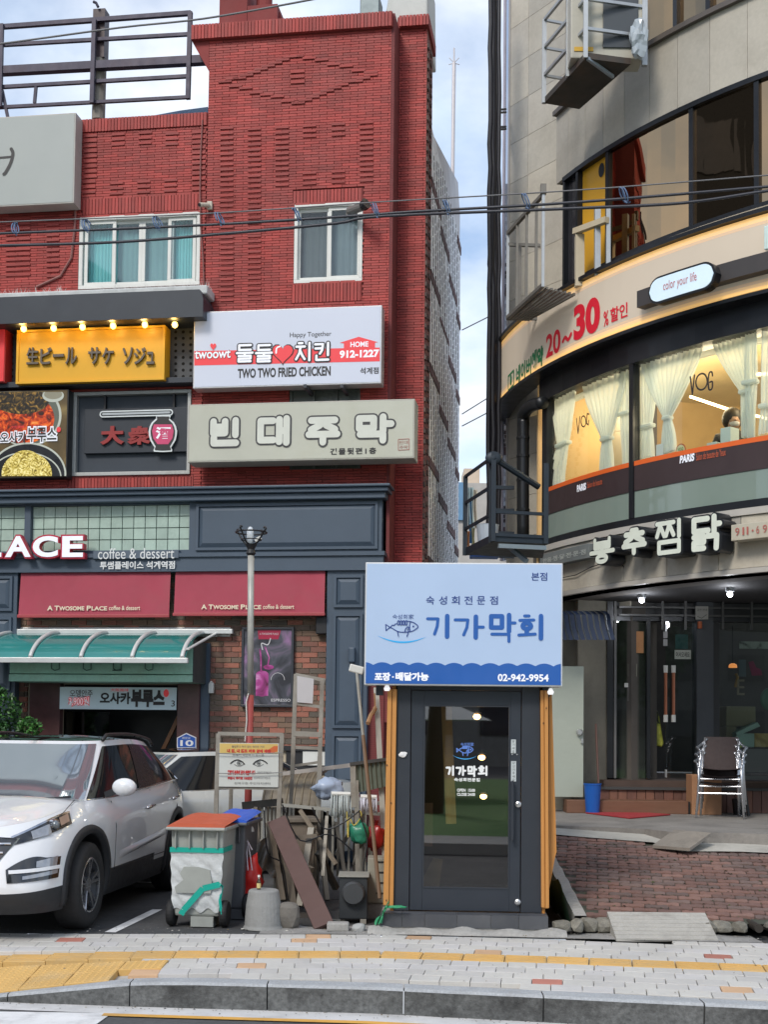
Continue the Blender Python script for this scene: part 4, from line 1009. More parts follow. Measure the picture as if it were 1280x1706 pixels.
b = MB(); t = .03
for q in ((u0, u1, z1-t, z1), (u0, u1, z0, z0+t), (u0, u0+t, z0+t, z1-t), (u1-t, u1, z0+t, z1-t)): b.box(q[0]-.001, q[1]+.001, -.285, -.271, q[2], q[3])
ys.part('rim', b, yel)
for s_, x0, x1 in (('生', 44, 64), ('ビ', 67, 86), ('ー', 88, 106), ('ル', 109, 128), ('サ', 147, 167), ('ケ', 170, 189), ('ソ', 204, 221), ('ジ', 223, 243), ('ュ', 244, 257)):
 mb = MB(); letters_px(mb, A, s_, x0, 579 if s_ not in 'ーュ' else (590 if s_ == 'ー' else 586), x1, 607 if s_ != 'ー' else 595, -.295, bold=.018, depth=.03); ys.part('lettering', mb, M('letter_taupe', (.10, .085, .07), .5))
rsn = Th('red_sign', 'edge of a red sign at the left border, left of the yellow sign', 'sign', A, (A.p(-20, 637, -.3)[0], -.25, A.p(-20, 637, -.3)[1]))
u0, u1, z0, z1 = AR(-220, 551, 6, 638, -.28); rsn.part('panel', MB().box(u0, u1, -.28, -.06, z0, z1), M('sign_red', (.62, .035, .04), .45, emit=.15)); rsn.part('frame', MB().box(u0, u1+.012, -.27, -.05, z0-.012, z1+.012), M('sign_red_dark', (.35, .02, .02), .5))
bulbm = M('bulb_glow', (1, .62, .12), .3, var=0, emit=5)
ordn = ['leftmost', 'second', 'third', 'fourth', 'fifth', 'sixth']
for i, (bx, by) in enumerate(((39, 548), (89, 547), (137, 545), (188, 543), (241, 541), (291, 541))):
 u, z = A.p(bx, by, -.36)
 bt = Th('light_bulb', ('glowing yellow bulb above the yellow sign, %s from the left' % ordn[i]) if i < 5 else 'glowing yellow bulb right of the yellow sign, over the perforated panel', 'light bulb', A, (u, -.36, z), group='bulbs over the yellow sign')
 bt.part('globe', MB().ball((u, -.36, z), .038, 12, 8, (1, 1, 1.1)), bulbm, smooth=True)
 bt.part('socket', MB().lathe((u, -.36, z+.035), [(.022, 0), (.024, .05), (.012, .07), (.008, .11)], 10), dark)
 ld = bpy.data.lights.new('bulb_light', 'POINT'); ld.energy = 1.5; ld.color = (1, .6, .2); ld.shadow_soft_size = .04
 lo = bpy.data.objects.new('bulb_light', ld); COL.objects.link(lo); lo.parent = bt.o; lo.location = (0, -.06, -.0)
lb_w = M('lightbox_white', (.53, .57, .67), .35, var=.03, scale=1, emit=.10)
alu_fr = M('sign_frame_alu', (.50, .51, .53), .4, .5, var=.1)
def lightbox(name, label, x0, y0, x1, y1, yf, yb, face, frame=alu_fr, fr=A, cat='sign', rim=.02):
 u0, u1, z0, z1 = rect(fr, x0, y0, x1, y1, yf)
 t = Th(name, label, cat, fr, ((u0+u1)/2, yb, z0))
 t.part('case', MB().box(u0, u1, yf+.004, yb, z0, z1), frame, bevel=.008)
 t.part('face', MB().box(u0+rim, u1-rim, yf, yf+.01, z0+rim, z1-rim), face)
 return t, (u0, u1, z0, z1)
ink = M('ink_black', (.02, .02, .022), .5, var=0); redink = M('ink_red', (.72, .045, .055), .4, var=0, emit=.15); whink = M('ink_white', (.72, .74, .80), .4, var=0, emit=.22); blueink = M('ink_blue', (.018, .09, .33), .4, var=0)
yf = -.32
cs, (u0, u1, z0, z1) = lightbox('chicken_sign', 'white sign with red stripe and heart, upper of the two wide signs on the tower', 322, 514, 636, 643, yf, -.1, lb_w)
def U_(x, y, f=A, yy=yf): return f.p(x, y, yy)
b = MB(); b.add([(*U_(323.5, 585)[:1], yf-.002, U_(323.5, 585)[1]), (U_(633, 579)[0], yf-.002, U_(633, 579)[1]), (U_(633, 602)[0], yf-.002, U_(633, 602)[1]), (U_(323.5, 609)[0], yf-.002, U_(323.5, 609)[1])], [(0, 1, 2, 3)])
def polypx(mb, fr, pts, y): 
 q = pts_px(fr, pts, y); mb.add([(p[0], y, p[1]) for p in q], [tuple(range(len(q)))])
polypx(b, A, [(566, 571), (598, 561), (630, 570), (625, 571), (625, 579), (573, 580), (573, 572)], yf-.003); cs.part('red_stripe', b, redink, norm=False)
mb = MB(); letters_px(mb, A, 'TWO TWO FRIED CHICKEN', 396, 612, 551, 628, yf-.003, bold=.035); letters_px(mb, A, '석계점', 600, 612, 631, 623, yf-.003, bold=.02); letters_px(mb, A, 'Happy Together', 483, 553, 552, 563, yf-.003)
cs.part('black_lettering', mb, ink, norm=False)
mb = MB(); letters_px(mb, A, 'HOME', 584, 569, 614, 578, yf-.005, bold=.025); letters_px(mb, A, '912-1227', 566, 583, 632, 596, yf-.005, bold=.045); cs.part('white_lettering', mb, whink, norm=False)
for ch, x0, x1 in (('둘', 395, 421), ('둘', 427, 453), ('치', 493, 519), ('킨', 524, 550)):
 u0, u1, z0, z1 = rect(A, x0, 575 if x0 < 460 else 572, x1, 603 if x0 < 460 else 601, yf)
 mb = MB(); hangul(mb, ch, u0, u1, z0, z1, yf-.006, .062); cs.part('letter_outline', mb, ink, norm=False)
 mb = MB(); hangul(mb, ch, u0, u1, z0, z1, yf-.012, .030); cs.part('letter_fill', mb, whink, norm=False)
def heart(cx_, cy_, w, h, n=24):
 out = []
 for k in range(n):
  t = 2*math.pi*k/n; out.append((cx_+w*.5*(math.sin(t)**3), cy_-h*.5*((13*math.cos(t)-5*math.cos(2*t)-2*math.cos(3*t)-math.cos(4*t))/14.5)))
 return out
b = MB(); polypx(b, A, heart(471, 588, 38, 36), yf-.007); cs.part('heart_outline', b, ink, norm=False); b = MB(); polypx(b, A, heart(471, 588, 34, 32), yf-.010); polypx(b, A, heart(355, 577, 10, 12), yf-.010); cs.part('heart', b, redink, norm=False)
b = MB(); p = pts_px(A, smooth_path([(460, 588), (461, 580), (467, 577)], 4), yf-.012); b.stroke(p, .02, yf-.012); cs.part('heart_shine', b, whink, norm=False)
mb = MB(); u0, u1, z0, z1 = rect(A, 325, 585, 384, 597, yf); letters(mb, 'twoowt', u0, u1, z0, z1, yf-.006, bold=.04, ref=.0); cs.part('letter_outline', mb, ink, norm=False); mb = MB(); letters(mb, 'twoowt', u0, u1, z0, z1, yf-.010, bold=.02, ref=.0); cs.part('letter_fill', mb, whink, norm=False)
yf = -.48
creamf = M('lightbox_cream', (.45, .46, .39), .5, var=.12, scale=.8, emit=.05, dirt=.25, dirtcol=(.36, .35, .24))
bs, q = lightbox('cream_sign', 'long cream sign with big outlined korean letters, lower of the two signs on the tower', 313, 669, 691, 767, yf, -.14, creamf, M('cream_case', (.42, .41, .36), .6, dirt=.3))
for s_, x0, y0, x1, y1 in (('빈', 352, 701, 398, 740), ('대', 432, 698, 480, 738), ('주', 515, 698, 562, 737), ('막', 596, 695, 652, 734)):
 u0, u1, z0, z1 = rect(A, x0, y0, x1, y1, yf)
 mb = MB(); hangul(mb, s_, u0, u1, z0, z1, yf-.004, .128); bs.part('letter_outline', mb, M('outline_ink', (.045, .045, .05), .5), norm=False)
 mb = MB(); hangul(mb, s_, u0, u1, z0, z1, yf-.010, .086); bs.part('letter_fill', mb, M('cream_fill', (.58, .60, .54), .5, emit=.05), norm=False)
mb = MB(); letters_px(mb, A, '건물뒷편1층', 550, 746, 627, 757, yf-.004, bold=.03, space=1.25); bs.part('small_lettering', mb, ink, norm=False)
b = MB(); c4 = [(664, 732), (682, 731), (682, 749), (664, 750)]; b.stroke(pts_px(A, c4+[c4[0]], yf-.004), .008, yf-.004, cap=0); letters_px(b, A, '빈대', 666, 734, 680, 740, yf-.004); letters_px(b, A, '주막', 666, 742, 680, 748, yf-.004); bs.part('red_seal', b, M('seal_red', (.35, .12, .10), .6), norm=False)
for s_ in range(2):
 mbb = MB(); u, z = A.p(515+s_*60, 655, -.1); mbb.box(u, u+.04, -.45, -.02, z-.02, z+.02); bs.part('bracket', mbb, dark)
yf = -.26
ts, q = lightbox('grey_sign', 'pale grey lightbox sign cut by the top left border, beside the striped tape', -230, 198, 124, 347, yf, -.02, M('lightbox_grey', (.34, .37, .36), .5, var=.1, scale=.7, dirt=.2, dirtcol=(.36, .38, .34), emit=.03), M('grey_case', (.42, .41, .38), .5, dirt=.2))
b = MB(); b.stroke(pts_px(A, smooth_path([(18, 248), (21, 256), (17, 272), (9, 287), (6, 290)], 4), yf-.004), .045, yf-.004); b.stroke(pts_px(A, [(-14, 264), (19, 261)], yf-.004), .03, yf-.004)
ts.part('letter_stroke', b, ink, norm=False)
b = MB(); u, z = A.p(131, 200, -.1); b.tube([(u, -.1, z), (u-.01, -.12, z-.22), (u, -.11, z-.42)], .022, 8); st = Th('striped_tape', 'green and white striped strip hanging beside the grey sign', 'tape', A, (u, -.1, z-.4)); st.part('tape', b, whink)
b = MB()
for k in range(3): b.tube([(u-.006, -.105, z-.14-k*.12), (u-.006, -.112, z-.19-k*.12)], .024, 8)
st.part('green_stripe', b, M('tape_green', (.01, .22, .12), .5))
fp = Th('food_poster', 'backlit photo poster of two bowls of food with korean brush lettering', 'poster', A, (A.p(50, 795, -.2)[0], -.15, A.p(50, 795, -.2)[1]))
yf = -.2; u0, u1, z0, z1 = AR(-60, 651, 112, 796, yf)
fp.part('case', MB().box(u0, u1, yf+.005, -.01, z0, z1), black)
fp.part('table_print', MB().box(u0, u1-.015, yf, yf+.004, z0+.01, z1-.01), picture_mat('table_print', [('28251d', .3), ('5a4a2c', .5), ('8d7a4c', .62), ('b6a472', .75)], 1.6, .5, .15))
def dish(cx_, cy_, rx, ry, mat, k):
 b = MB(); u, z = A.p(cx_, cy_, yf); s_ = 17/2200; b.disc(u, yf-.001*k, z, rx*s_, 40, ry*s_); return fp.part('dish_print', b, mat, norm=False)
bowl = M('bowl_grey', (.10, .115, .09), .4, emit=.1); rimm = M('bowl_rim', (.45, .48, .42), .4, emit=.1); blk = M('bowl_black', (.012, .014, .018), .3)
def clip_disc(cx_, cy_, rx, ry, mat, k, x1=110, y0=653, y1=793):
 pts = []
 for q in range(64):
  t = 2*math.pi*q/64; pts.append((min(x1, max(-58, cx_+rx*math.cos(t))), min(y1, max(y0, cy_+ry*math.sin(t)))))
 b = MB(); polypx(b, A, pts, yf-.001*k); fp.part('dish_print', b, mat, norm=False)
clip_disc(45, 692, 57, 52, rimm, 1); clip_disc(44, 692, 54, 49, bowl, 2)
clip_disc(38, 697, 52, 42, picture_mat('spicy_print', [('180f08', .20), ('3a140a', .36), ('8a2408', .47), ('cc4a14', .58), ('e07a28', .68), ('f0b070', .82)], 7, 2.2, .2, 1), 3)
clip_disc(35, 668, 46, 22, picture_mat('dark_food_print', [('0a0b0b', .25), ('1c1712', .44), ('4a3a1a', .55), ('a07a38', .68), ('d8c898', .85)], 8, 2.5, .15, 2), 4)
clip_disc(88, 659, 18, 11, rimm, 5); clip_disc(88, 657, 15, 8, M('sauce_print', (.28, .27, .2), .4), 6)
clip_disc(46, 790, 64, 53, rimm, 7); clip_disc(46, 790, 61, 50, blk, 8); clip_disc(42, 795, 60, 42, rimm, 9); clip_disc(42, 796, 58, 41, blk, 10)
noodle = picture_mat('noodle_print', [('4a3c14', .3), ('94802c', .42), ('c8b45a', .52), ('e6dc9c', .65)], 11, 3.5, .25, 3)
clip_disc(44, 789, 42, 36, noodle, 11); clip_disc(42, 770, 26, 20, noodle, 12)
lt = MB(); u0_, u1_, zz0, zz1 = rect(A, 2, 716, 48, 738, yf)
for s_, x0, y0, x1, y1 in (('오사카', 1, 720, 44, 738), ('부루스', 46, 713, 94, 736)):
 q = rect(A, x0, y0, x1, y1, yf)
 mb = MB(); letters(mb, s_, *q, yf-.014, bold=.11, ref=0); fp.part('letter_halo', mb, whink, norm=False)
 mb = MB(); letters(mb, s_, *q, yf-.017, bold=.02, ref=0); fp.part('lettering', mb, ink, norm=False)
b = MB(); u, z = A.p(98, 716, yf); b.disc(u, yf-.015, z, .03, 12, .036); letters_px(b, A, '大阪風味', 18, 709, 40, 714, yf-.015); fp.part('red_mark', b, redink, norm=False)
fs_ = Th('framed_dark_sign', 'dark blue sign with pink bottle emblem set in an old window frame', 'sign', A, (A.p(220, 792, 0)[0], 0, A.p(220, 792, 0)[1]))
u0, u1, z0, z1 = framehole; b = MB(); t = .045
for q in ((u0, u1, z1-t, z1), (u0, u1, z0, z0+t), (u0, u0+t, z0+t, z1-t), (u1-t, u1, z0+t, z1-t)): b.box(q[0], q[1], -.03, .1, q[2], q[3])
fs_.part('frame', b, M('old_alu', (.40, .41, .40), .5, .4, dirt=.3), bevel=.004)
navy = M('navy_panel', (.026, .037, .053), .5, var=.15, scale=2)
b = MB(); b.box(u0+t, u1-t, .05, .07, z0+t, z1-t); fs_.part('back_panel', b, navy)
b = MB(); b.box(*AR(140, 680, 312, 754, -.01)[:2], -.01, .045, *AR(140, 680, 312, 754, -.01)[2:]); fs_.part('raised_panel', b, M('navy_panel2', (.018, .025, .036), .5), bevel=.005)
b = MB(); [b.box(*AR(x_, 655, x_+3, 682, -.0)[:2], -.01, .045, *AR(x_, 655, x_+3, 682, 0)[2:]) for x_ in (173, 288)]; fs_.part('hanger', b, black)
yf = -.02
b = MB(); b.stroke(pts_px(A, [(172, 691), (284, 688)], yf), .085, yf-.03, cap=14); fs_.part('emblem_halo', b, M('pale_halo', (.6, .65, .66), .4, emit=.1), norm=False)
b = MB(); b.stroke(pts_px(A, [(172, 691), (284, 688)], yf), .052, yf-.033, cap=14); fs_.part('emblem_bar', b, M('bar_dark', (.02, .025, .03), .4), norm=False)
b = MB(); b.stroke(pts_px(A, [(173, 691), (283, 688)], yf), .028, yf-.036, cap=10); fs_.part('emblem_rod', b, M('rod_grey', (.4, .44, .46), .4), norm=False)
def vase(s_): 
 cx_, pts = 271, []
 prof_ = [(10, 695), (9, 700), (15, 706), (19, 718), (17, 732), (11, 743), (12, 749)]
 for w, y in prof_: pts.append((cx_-w*s_, y+(y-722)*(s_-1)*.5))
 for w, y in reversed(prof_): pts.append((cx_+w*s_, y+(y-722)*(s_-1)*.5))
 return smooth_path(pts+[pts[0]], 2)[:-1]
b = MB(); polypx(b, A, vase(1.25), yf-.034); fs_.part('emblem_halo', b, M('pale_halo', (.6, .65, .66), .4, emit=.1), norm=False)
b = MB(); polypx(b, A, vase(1.08), yf-.037); fs_.part('emblem_edge', b, ink, norm=False)
b = MB(); polypx(b, A, [(256, 707), (286, 707), (289, 718), (287, 730), (280, 740), (262, 740), (255, 730), (253, 718)], yf-.039); fs_.part('emblem_bottle', b, M('emblem_pink', (.50, .05, .14), .4, emit=.15), norm=False)
b = MB(); letters_px(b, A, '酒', 259, 711, 284, 731, yf-.041, bold=.04); fs_.part('emblem_character', b, whink, norm=False)
for s_, x0 in (('大', 167), ('衆', 212)): b = MB(); letters_px(b, A, s_, x0, 710, x0+40, 741, yf-.012, bold=.05, depth=.03); fs_.part('lettering', b, M('faded_red', (.28, .02, .02), .5))
bn = Th('banner', 'pale blue banner with korean brush lettering over the dark entrance', 'banner', A, (A.p(196, 1183, -.12)[0], -.12, A.p(196, 1183, -.12)[1]))
yf = -.13; u0, u1, z0, z1 = AR(99, 1145, 294, 1182, yf)
bn.part('cloth', MB().grid(lambda i, j: (u0+(u1-u0)*i, yf+.006*math.sin(i*11)*(1-j), z0+(z1-z0)*j), 20, 2), M('banner_pale', (.58, .72, .78), .7, var=.06, emit=.04))
b = MB(); letters_px(b, A, '오사카', 166, 1153, 217, 1173, yf-.012, bold=.04); letters_px(b, A, '부루스', 218, 1149, 274, 1178, yf-.012, bold=.06); letters_px(b, A, '3', 285, 1167, 291, 1177, yf-.012); letters_px(b, A, '오뎅안주', 116, 1149, 154, 1161, yf-.012, bold=.0); bn.part('lettering', b, ink, norm=False)
q = rect(A, 115, 1161, 148, 1176, yf); b = MB(); letters(b, '3,900원', *q, yf-.012, bold=.08, ref=0); bn.part('price_outline', b, redink, norm=False)
b = MB(); letters(b, '3,900원', *q, yf-.015, bold=.0, ref=0); bn.part('price', b, whink, norm=False)
b = MB(); letters_px(b, A, '大阪風味', 184, 1147, 214, 1152, yf-.012); u, z = A.p(277, 1155, yf); b.disc(u, yf-.012, z, .035, 12, .05); bn.part('red_print', b, redink, norm=False)
BF = Th('billboard_frame', 'empty dark steel billboard frame standing on the roof against the sky', 'billboard frame', A, (A.p(160, 200, .3)[0], .3, z_top1))
stl = M('violet_steel', (.055, .05, .075), .55, .3, var=.3, scale=3, dirt=.3, dirtcol=(.09, .05, .04))
yb = .35
def fb(p, q, w=.05, yy=yb): 
 a = A.p(*p, yy); c = A.p(*q, yy); b = MB(); b.bar((a[0], yy, a[1]), (c[0], yy, c[1]), w*.75); return BF.part('beam', b, stl)
fb((-150, 56), (318, 22), .075); fb((-150, 84), (317, 57), .06); fb((-150, 127), (347, 100), .14); fb((-150, 154), (315, 127), .06); fb((-150, 187), (313, 162), .055)
fb((3, 40), (0, 178), .06, yb-.05); fb((157, 33), (153, 172), .075, yb-.05); fb((317, 20), (313, 165), .075, yb-.05); fb((60, 140), (57, 172), .05); fb((3, 150), (13, 198), .05)
a = A.p(172, 25, yb+.2); c = A.p(167, 205, yb+.2); m_ = A.p(170, 105, yb+.2)
BF.part('post', MB().tube([(m_[0], yb+.12, m_[1]), (c[0], yb+.12, c[1])], .09, 12), M('post_conc', (.24, .22, .19), .7, dirt=.4)); BF.part('post', MB().bar((a[0], yb+.12, a[1]), (m_[0], yb+.12, m_[1]), .17), M('post_brown', (.05, .03, .035), .5))
BF.part('hook', MB().tube([(a[0]+.0, yb, a[1]), (a[0]-.03, yb, a[1]+.06), (a[0]-.07, yb, a[1]+.08)], .02, 6), stl)
tz = A.p(260, 196, .8)
tp = Th('blue_tarp', 'blue sheet roof edge showing behind the low red parapet', 'roof sheet', A, (A.p(310, 190, 1.2)[0], 1.2, z_top1)); tp.solo(MB().prism(pts_px(A, [(225, 198), (300, 184), (346, 178), (346, 215), (225, 215)], 1.0), 1.0, 2.0), M('tarp_blue', (.03, .10, .22), .6))
an = Th('antenna', 'thin pale lightning rod rising between the two buildings', 'antenna', FW, at(755, 330, 24)); a = at(752, 480, 24); c = at(757, 105, 24); d = at(757, 80, 24)
b = MB().tube([a, c], .035, 8); b.tube([c, d], .015, 6); an.part('mast', b, M('mast', (.55, .52, .53), .5, .3)); b = MB()
for s_ in (-1, 1): b.tube([c, (c[0]+.09*s_, c[1], c[2]+.10)], .008, 5); b.tube([c, (c[0]+.1*s_, c[1], c[2]-.03)], .008, 5)
an.part('prongs', b, M('mast', (.55, .52, .53), .5, .3))
cb = Th('wall_cable', 'thin grey cable hanging down the corner beside the wide window', 'cable', A, (A.p(333, 480, -.02)[0], -.03, A.p(333, 480, -.02)[1])); b = MB()
b.tube([(*A.p(x, y, -.03)[:1], -.03, A.p(x, y, -.03)[1]) for x, y in ((337, 200), (334, 260), (333, 320), (334, 380), (338, 430), (340, 482))], .009, 5)
b.tube([(*A.p(x, y, -.02)[:1], -.02, A.p(x, y, -.02)[1]) for x, y in ((130, 300), (126, 330), (124, 380), (118, 430), (100, 460), (60, 478))], .016, 5); cb.solo(b, M('cable_pink', (.25, .10, .09), .6))
# ================================================================== the curved stone building on the right
B = Cyl(9.57, 19.6, 7.78)
def BZ(px, py, y=0.0): return B.p(px, py, y)[1]
spal = [(.46, .43, .365), (.42, .395, .34), (.51, .47, .39), (.40, .38, .335), (.47, .44, .38)]
stoneP = M('stone_panel', pal=spal, palrand='obj', rough=.6, var=.10, scale=1.6, bump=.15, bscale=150, dirt=.3, dirtcol=(.22, .19, .15), noise2=.08)
stoneJ = M('stone_joint', (.10, .09, .08), .9, var=.2)
blackf = M('black_frame', (.016, .018, .022), .35, .3, var=.2)
SEG = 24
U_END = 10.5
z_fb = 3.38
z_gb = (BZ(1053, 862)+BZ(1270, 833))/2  # glass bottom
z_bb = (BZ(1053, 566)+BZ(1270, 497))/2  # sign band bottom
z_bt = (BZ(1100, 420)+BZ(1270, 372))/2  # sign band top
z_w3b = z_bt+.16
z_w3t = BZ(1215, 145)
z_cp = BZ(1190, 20)
RB = Th('stone_building', 'beige stone building with a curved front of dark glass and a lit sign band', 'building', FW, (3.5, 16.5, 0))
def bpart(name, mb, mat, **k):
 f = RB.fr; RB.fr = B; o = RB.part(name, mb, mat, **k); RB.fr = f; return o
uf0 = B.p(908, 960)[0]; RB_ = 1
bpart('fascia_wall', MB().box(uf0-.5, U_END, .03, .6, z_fb, z_gb, SEG), stoneJ)
def panels(u0, u1, z0, z1, w, y=0.0, th=.03, off=0):
 u = u0+off
 me = unit(stoneP, 'stone_panel')
 while u < u1:
  for (a, c) in ((z0, z1),) if not isinstance(z0, list) else z0:
   RB.piece('stone_panel', me, u+.004, min(u+w, u1)-.004, y-.0, y+th+.012, a+.003, c-.003, fr=B)
  u += w
panels(uf0-.3, U_END, z_fb+.06, z_gb-.34, .72)
panels(uf0-.3, U_END, z_gb-.33, z_gb-.17, .72, -.02, .03, .3)
bpart('fascia_trim', MB().box(uf0-.3, U_END, -.05, .05, z_gb-.165, z_gb-.09, SEG), M('trim_pale', (.46, .44, .40), .5, var=.1))
bpart('fascia_trim', MB().box(uf0-.3, U_END, -.03, .3, z_fb, z_fb+.055, SEG), M('trim_pale', (.46, .44, .40), .5, var=.1))
bpart('porch_ceiling', MB().box(uf0-.5, U_END, .1, 5.0, z_fb+.005, z_fb+.05, SEG), M('ceiling_dark', (.03, .03, .032), .8))
u_g0 = B.p(913, 760)[0]; u_m1 = B.p(1055, 720)[0]; z_or0, z_or1 = BZ(1053, 800), BZ(1053, 770)
salon_glass = glass('salon_glass', (.93, .96, .94), .98, .01, .02, ior=1.22)
gl_low = M('tinted_panel', (.22, .28, .245), .12, var=.08, scale=.8, coat=.3, dirt=.1, dirtcol=(.30, .31, .28))
mull = [u_g0, u_m1, B.p(1300, 600)[0], B.p(1300, 600)[0]+2.2, U_END]
W2 = RB
wn = bpart('glazing_frame', MB().box(u_g0-.03, U_END, -.02, .08, z_gb-.085, z_gb, SEG), blackf)
bpart('head_frame', MB().box(u_g0-.2, U_END, -.04, .25, z_bb-.32, z_bb+.02, SEG), blackf)
for i, u in enumerate(mull[:-1]): bpart('mullion', MB().box(u-.035, u+.035, -.03, .08, z_gb, z_bb-.32), blackf)
for a, c in zip(mull, mull[1:]):
 bpart('spandrel_glass', MB().box(a+.035, c-.035, .0, .02, z_gb, z_or0-.14, 8), gl_low)
 bpart('pane', MB().box(a+.035, c-.035, .012, .020, z_or1, z_bb-.32, 8), salon_glass)
 bpart('sill_backing', MB().box(a+.035, c-.035, .0, .04, z_or0-.14, z_or1, 8), blackf)
 bpart('orange_stripe', MB().box(a+.036, c-.036, -.012, -.001, z_or1-.055, z_or1, 8), M('stripe_orange', (.75, .13, .02), .5, var=.05))
 bpart('brown_stripe', MB().box(a+.036, c-.036, -.010, -.001, z_or0-.14, z_or1-.056, 8), M('stripe_brown', (.045, .028, .03), .5, var=.1))
mb = MB(); letters_px(mb, B, 'PARIS', 1133, 757, 1158, 770, -.018, bold=.05, tilt=.0, shear=.15); letters_px(mb, B, 'PARIS', 962, 806, 977, 818, -.018, bold=.05); bpart('sill_lettering', mb, whink, norm=False)
mb = MB(); letters_px(mb, B, 'Salon de beaute de Yeux', 1161, 751, 1210, 763, -.018, bold=.0); letters_px(mb, B, 'Salon de beaute', 979, 800, 1004, 810, -.018); bpart('sill_lettering', mb, M('stripe_orange2', (.6, .12, .05), .5), norm=False)
for px_, pw, py_, ph in ((1150, 38, 618, 40),):
 b = MB(); q = lambda L, c=0: [B.p(a, d, -.004) for a, d in L]
 b.stroke(q([(1151, 628), (1154.5, 657), (1158, 625)]), .02, -.004)
 b.stroke([B.p(1170+9.5*math.cos(k/12*math.pi), 636-1.5*math.cos(k/12*math.pi)+13.5*math.sin(k/12*math.pi), -.004) for k in range(25)], .02, -.004)
 b.stroke(q(smooth_path([(1188, 626), (1187, 620), (1183, 621), (1181, 633), (1182, 648), (1186, 649), (1188, 645), (1188, 636), (1184, 637)], 3)), .02, -.004)
 bpart('glass_lettering', b, ink, norm=False)
b = MB(); q = lambda L: [B.p(a, d, -.004) for a, d in L]
b.stroke(q([(961, 697), (964, 722), (967, 694)]), .018, -.004); b.stroke([B.p(973+4*math.cos(k/8*math.pi), 702+9*math.sin(k/8*math.pi), -.004) for k in range(17)], .018, -.004); b.stroke(q([(982, 690), (979, 689), (978, 705), (981, 708), (982, 700)]), .018, -.004); bpart('glass_lettering', b, ink, norm=False)
warm = M('salon_wall', (.58, .46, .26), .8, var=.15, scale=.5, emit=.12)  # weak emission on salon wall, ceiling and shelf puts in the room's glow
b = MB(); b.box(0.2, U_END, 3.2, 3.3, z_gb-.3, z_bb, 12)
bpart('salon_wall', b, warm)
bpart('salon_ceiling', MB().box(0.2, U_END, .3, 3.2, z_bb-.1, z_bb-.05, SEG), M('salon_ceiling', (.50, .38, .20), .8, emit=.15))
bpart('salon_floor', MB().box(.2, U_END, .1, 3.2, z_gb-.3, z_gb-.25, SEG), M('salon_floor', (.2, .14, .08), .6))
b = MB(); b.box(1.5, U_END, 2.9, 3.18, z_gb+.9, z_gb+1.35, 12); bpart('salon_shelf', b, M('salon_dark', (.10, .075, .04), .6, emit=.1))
strip = M('strip_light', (1, .80, .45), .4, var=0, emit=5)
for (a, c) in (((1152, 661), (1238, 690)), ((1165, 602), (1192, 594)), ((1262, 693), (1290, 700)), ((1262, 624), (1290, 622)), ((1085, 640), (1110, 610))):
 p_ = B.p(*a, 1.6); r_ = B.p(*c, 1.6); b = MB()
 b.bar(B.w(p_[0], 1.6, p_[1]), B.w(r_[0], 1.6, r_[1]), .05, .03); RB.part('strip_light', b, strip)
for k in range(8):
 a = B.w(1.6+k*1.0, 1.0, z_bb-.5); ld = bpy.data.lights.new('salon_fill', 'POINT'); ld.energy = 26; ld.color = (1, .80, .52); ld.shadow_soft_size = .25  # extra unseen point lights along the window, brightening curtains and room
 lo = bpy.data.objects.new('salon_fill', ld); COL.objects.link(lo); lo.location = a
lace = M('curtain_white', (.80, .84, .82), .8, var=.06, scale=2, emit=.03)  # slight emission brightens the curtains on top of their translucency
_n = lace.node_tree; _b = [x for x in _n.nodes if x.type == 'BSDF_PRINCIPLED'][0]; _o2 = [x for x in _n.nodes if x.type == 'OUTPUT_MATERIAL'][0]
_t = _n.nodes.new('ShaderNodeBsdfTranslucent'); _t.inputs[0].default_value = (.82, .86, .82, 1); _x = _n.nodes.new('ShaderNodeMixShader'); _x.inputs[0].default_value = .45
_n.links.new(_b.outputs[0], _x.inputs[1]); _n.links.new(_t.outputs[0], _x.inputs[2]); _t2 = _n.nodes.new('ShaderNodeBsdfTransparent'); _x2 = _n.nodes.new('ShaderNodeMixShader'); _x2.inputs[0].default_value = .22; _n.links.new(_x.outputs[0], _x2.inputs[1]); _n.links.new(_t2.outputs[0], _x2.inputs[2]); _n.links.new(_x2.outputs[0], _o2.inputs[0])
def tied(name, label, top, tie, bot, y=.10, folds=7):
 """top/tie/bot: pixel pairs (left, right) of the curtain's edges"""
 T = [B.p(*p, y) for p in top]; K = [B.p(*p, y) for p in tie]; Bq = [B.p(*p, y) for p in bot]
 t = Th(name, label, 'curtain', B, ((T[0][0]+T[1][0])/2, y, Bq[0][1]))
 def fn(i, j):
  def L(P): return (P[0][0]+(P[1][0]-P[0][0])*i, P[0][1]+(P[1][1]-P[0][1])*i)
  a, k, c = L(T), L(K), L(Bq)
  if j < .62:
   s_ = j/.62; e = s_**1.0; q = s_*s_*(3-2*s_)
   u = a[0]+(k[0]-a[0])*(q*.55+e**3*.45); z = a[1]+(k[1]-a[1])*e
  else:
   s_ = (j-.62)/.38; u = k[0]+(c[0]-k[0])*math.sin(s_*1.57); z = k[1]+(c[1]-k[1])*s_
  amp = .035*(1-.4*math.exp(-((j-.62)/.08)**2))
  return (u, y+amp*math.sin(i*folds*6.283+math.sin(j*3+i*5))+.012*math.sin(i*folds*17+j*6), z)
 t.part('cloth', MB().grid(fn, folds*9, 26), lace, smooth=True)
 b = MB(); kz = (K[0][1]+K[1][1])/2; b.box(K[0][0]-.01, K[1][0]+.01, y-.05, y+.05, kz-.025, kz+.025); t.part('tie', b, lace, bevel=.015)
tied('curtain', 'white tied curtain at the left edge of the curved salon window', [(921, 640), (962, 612)], [(930, 742), (948, 738)], [(918, 815), (940, 808)])
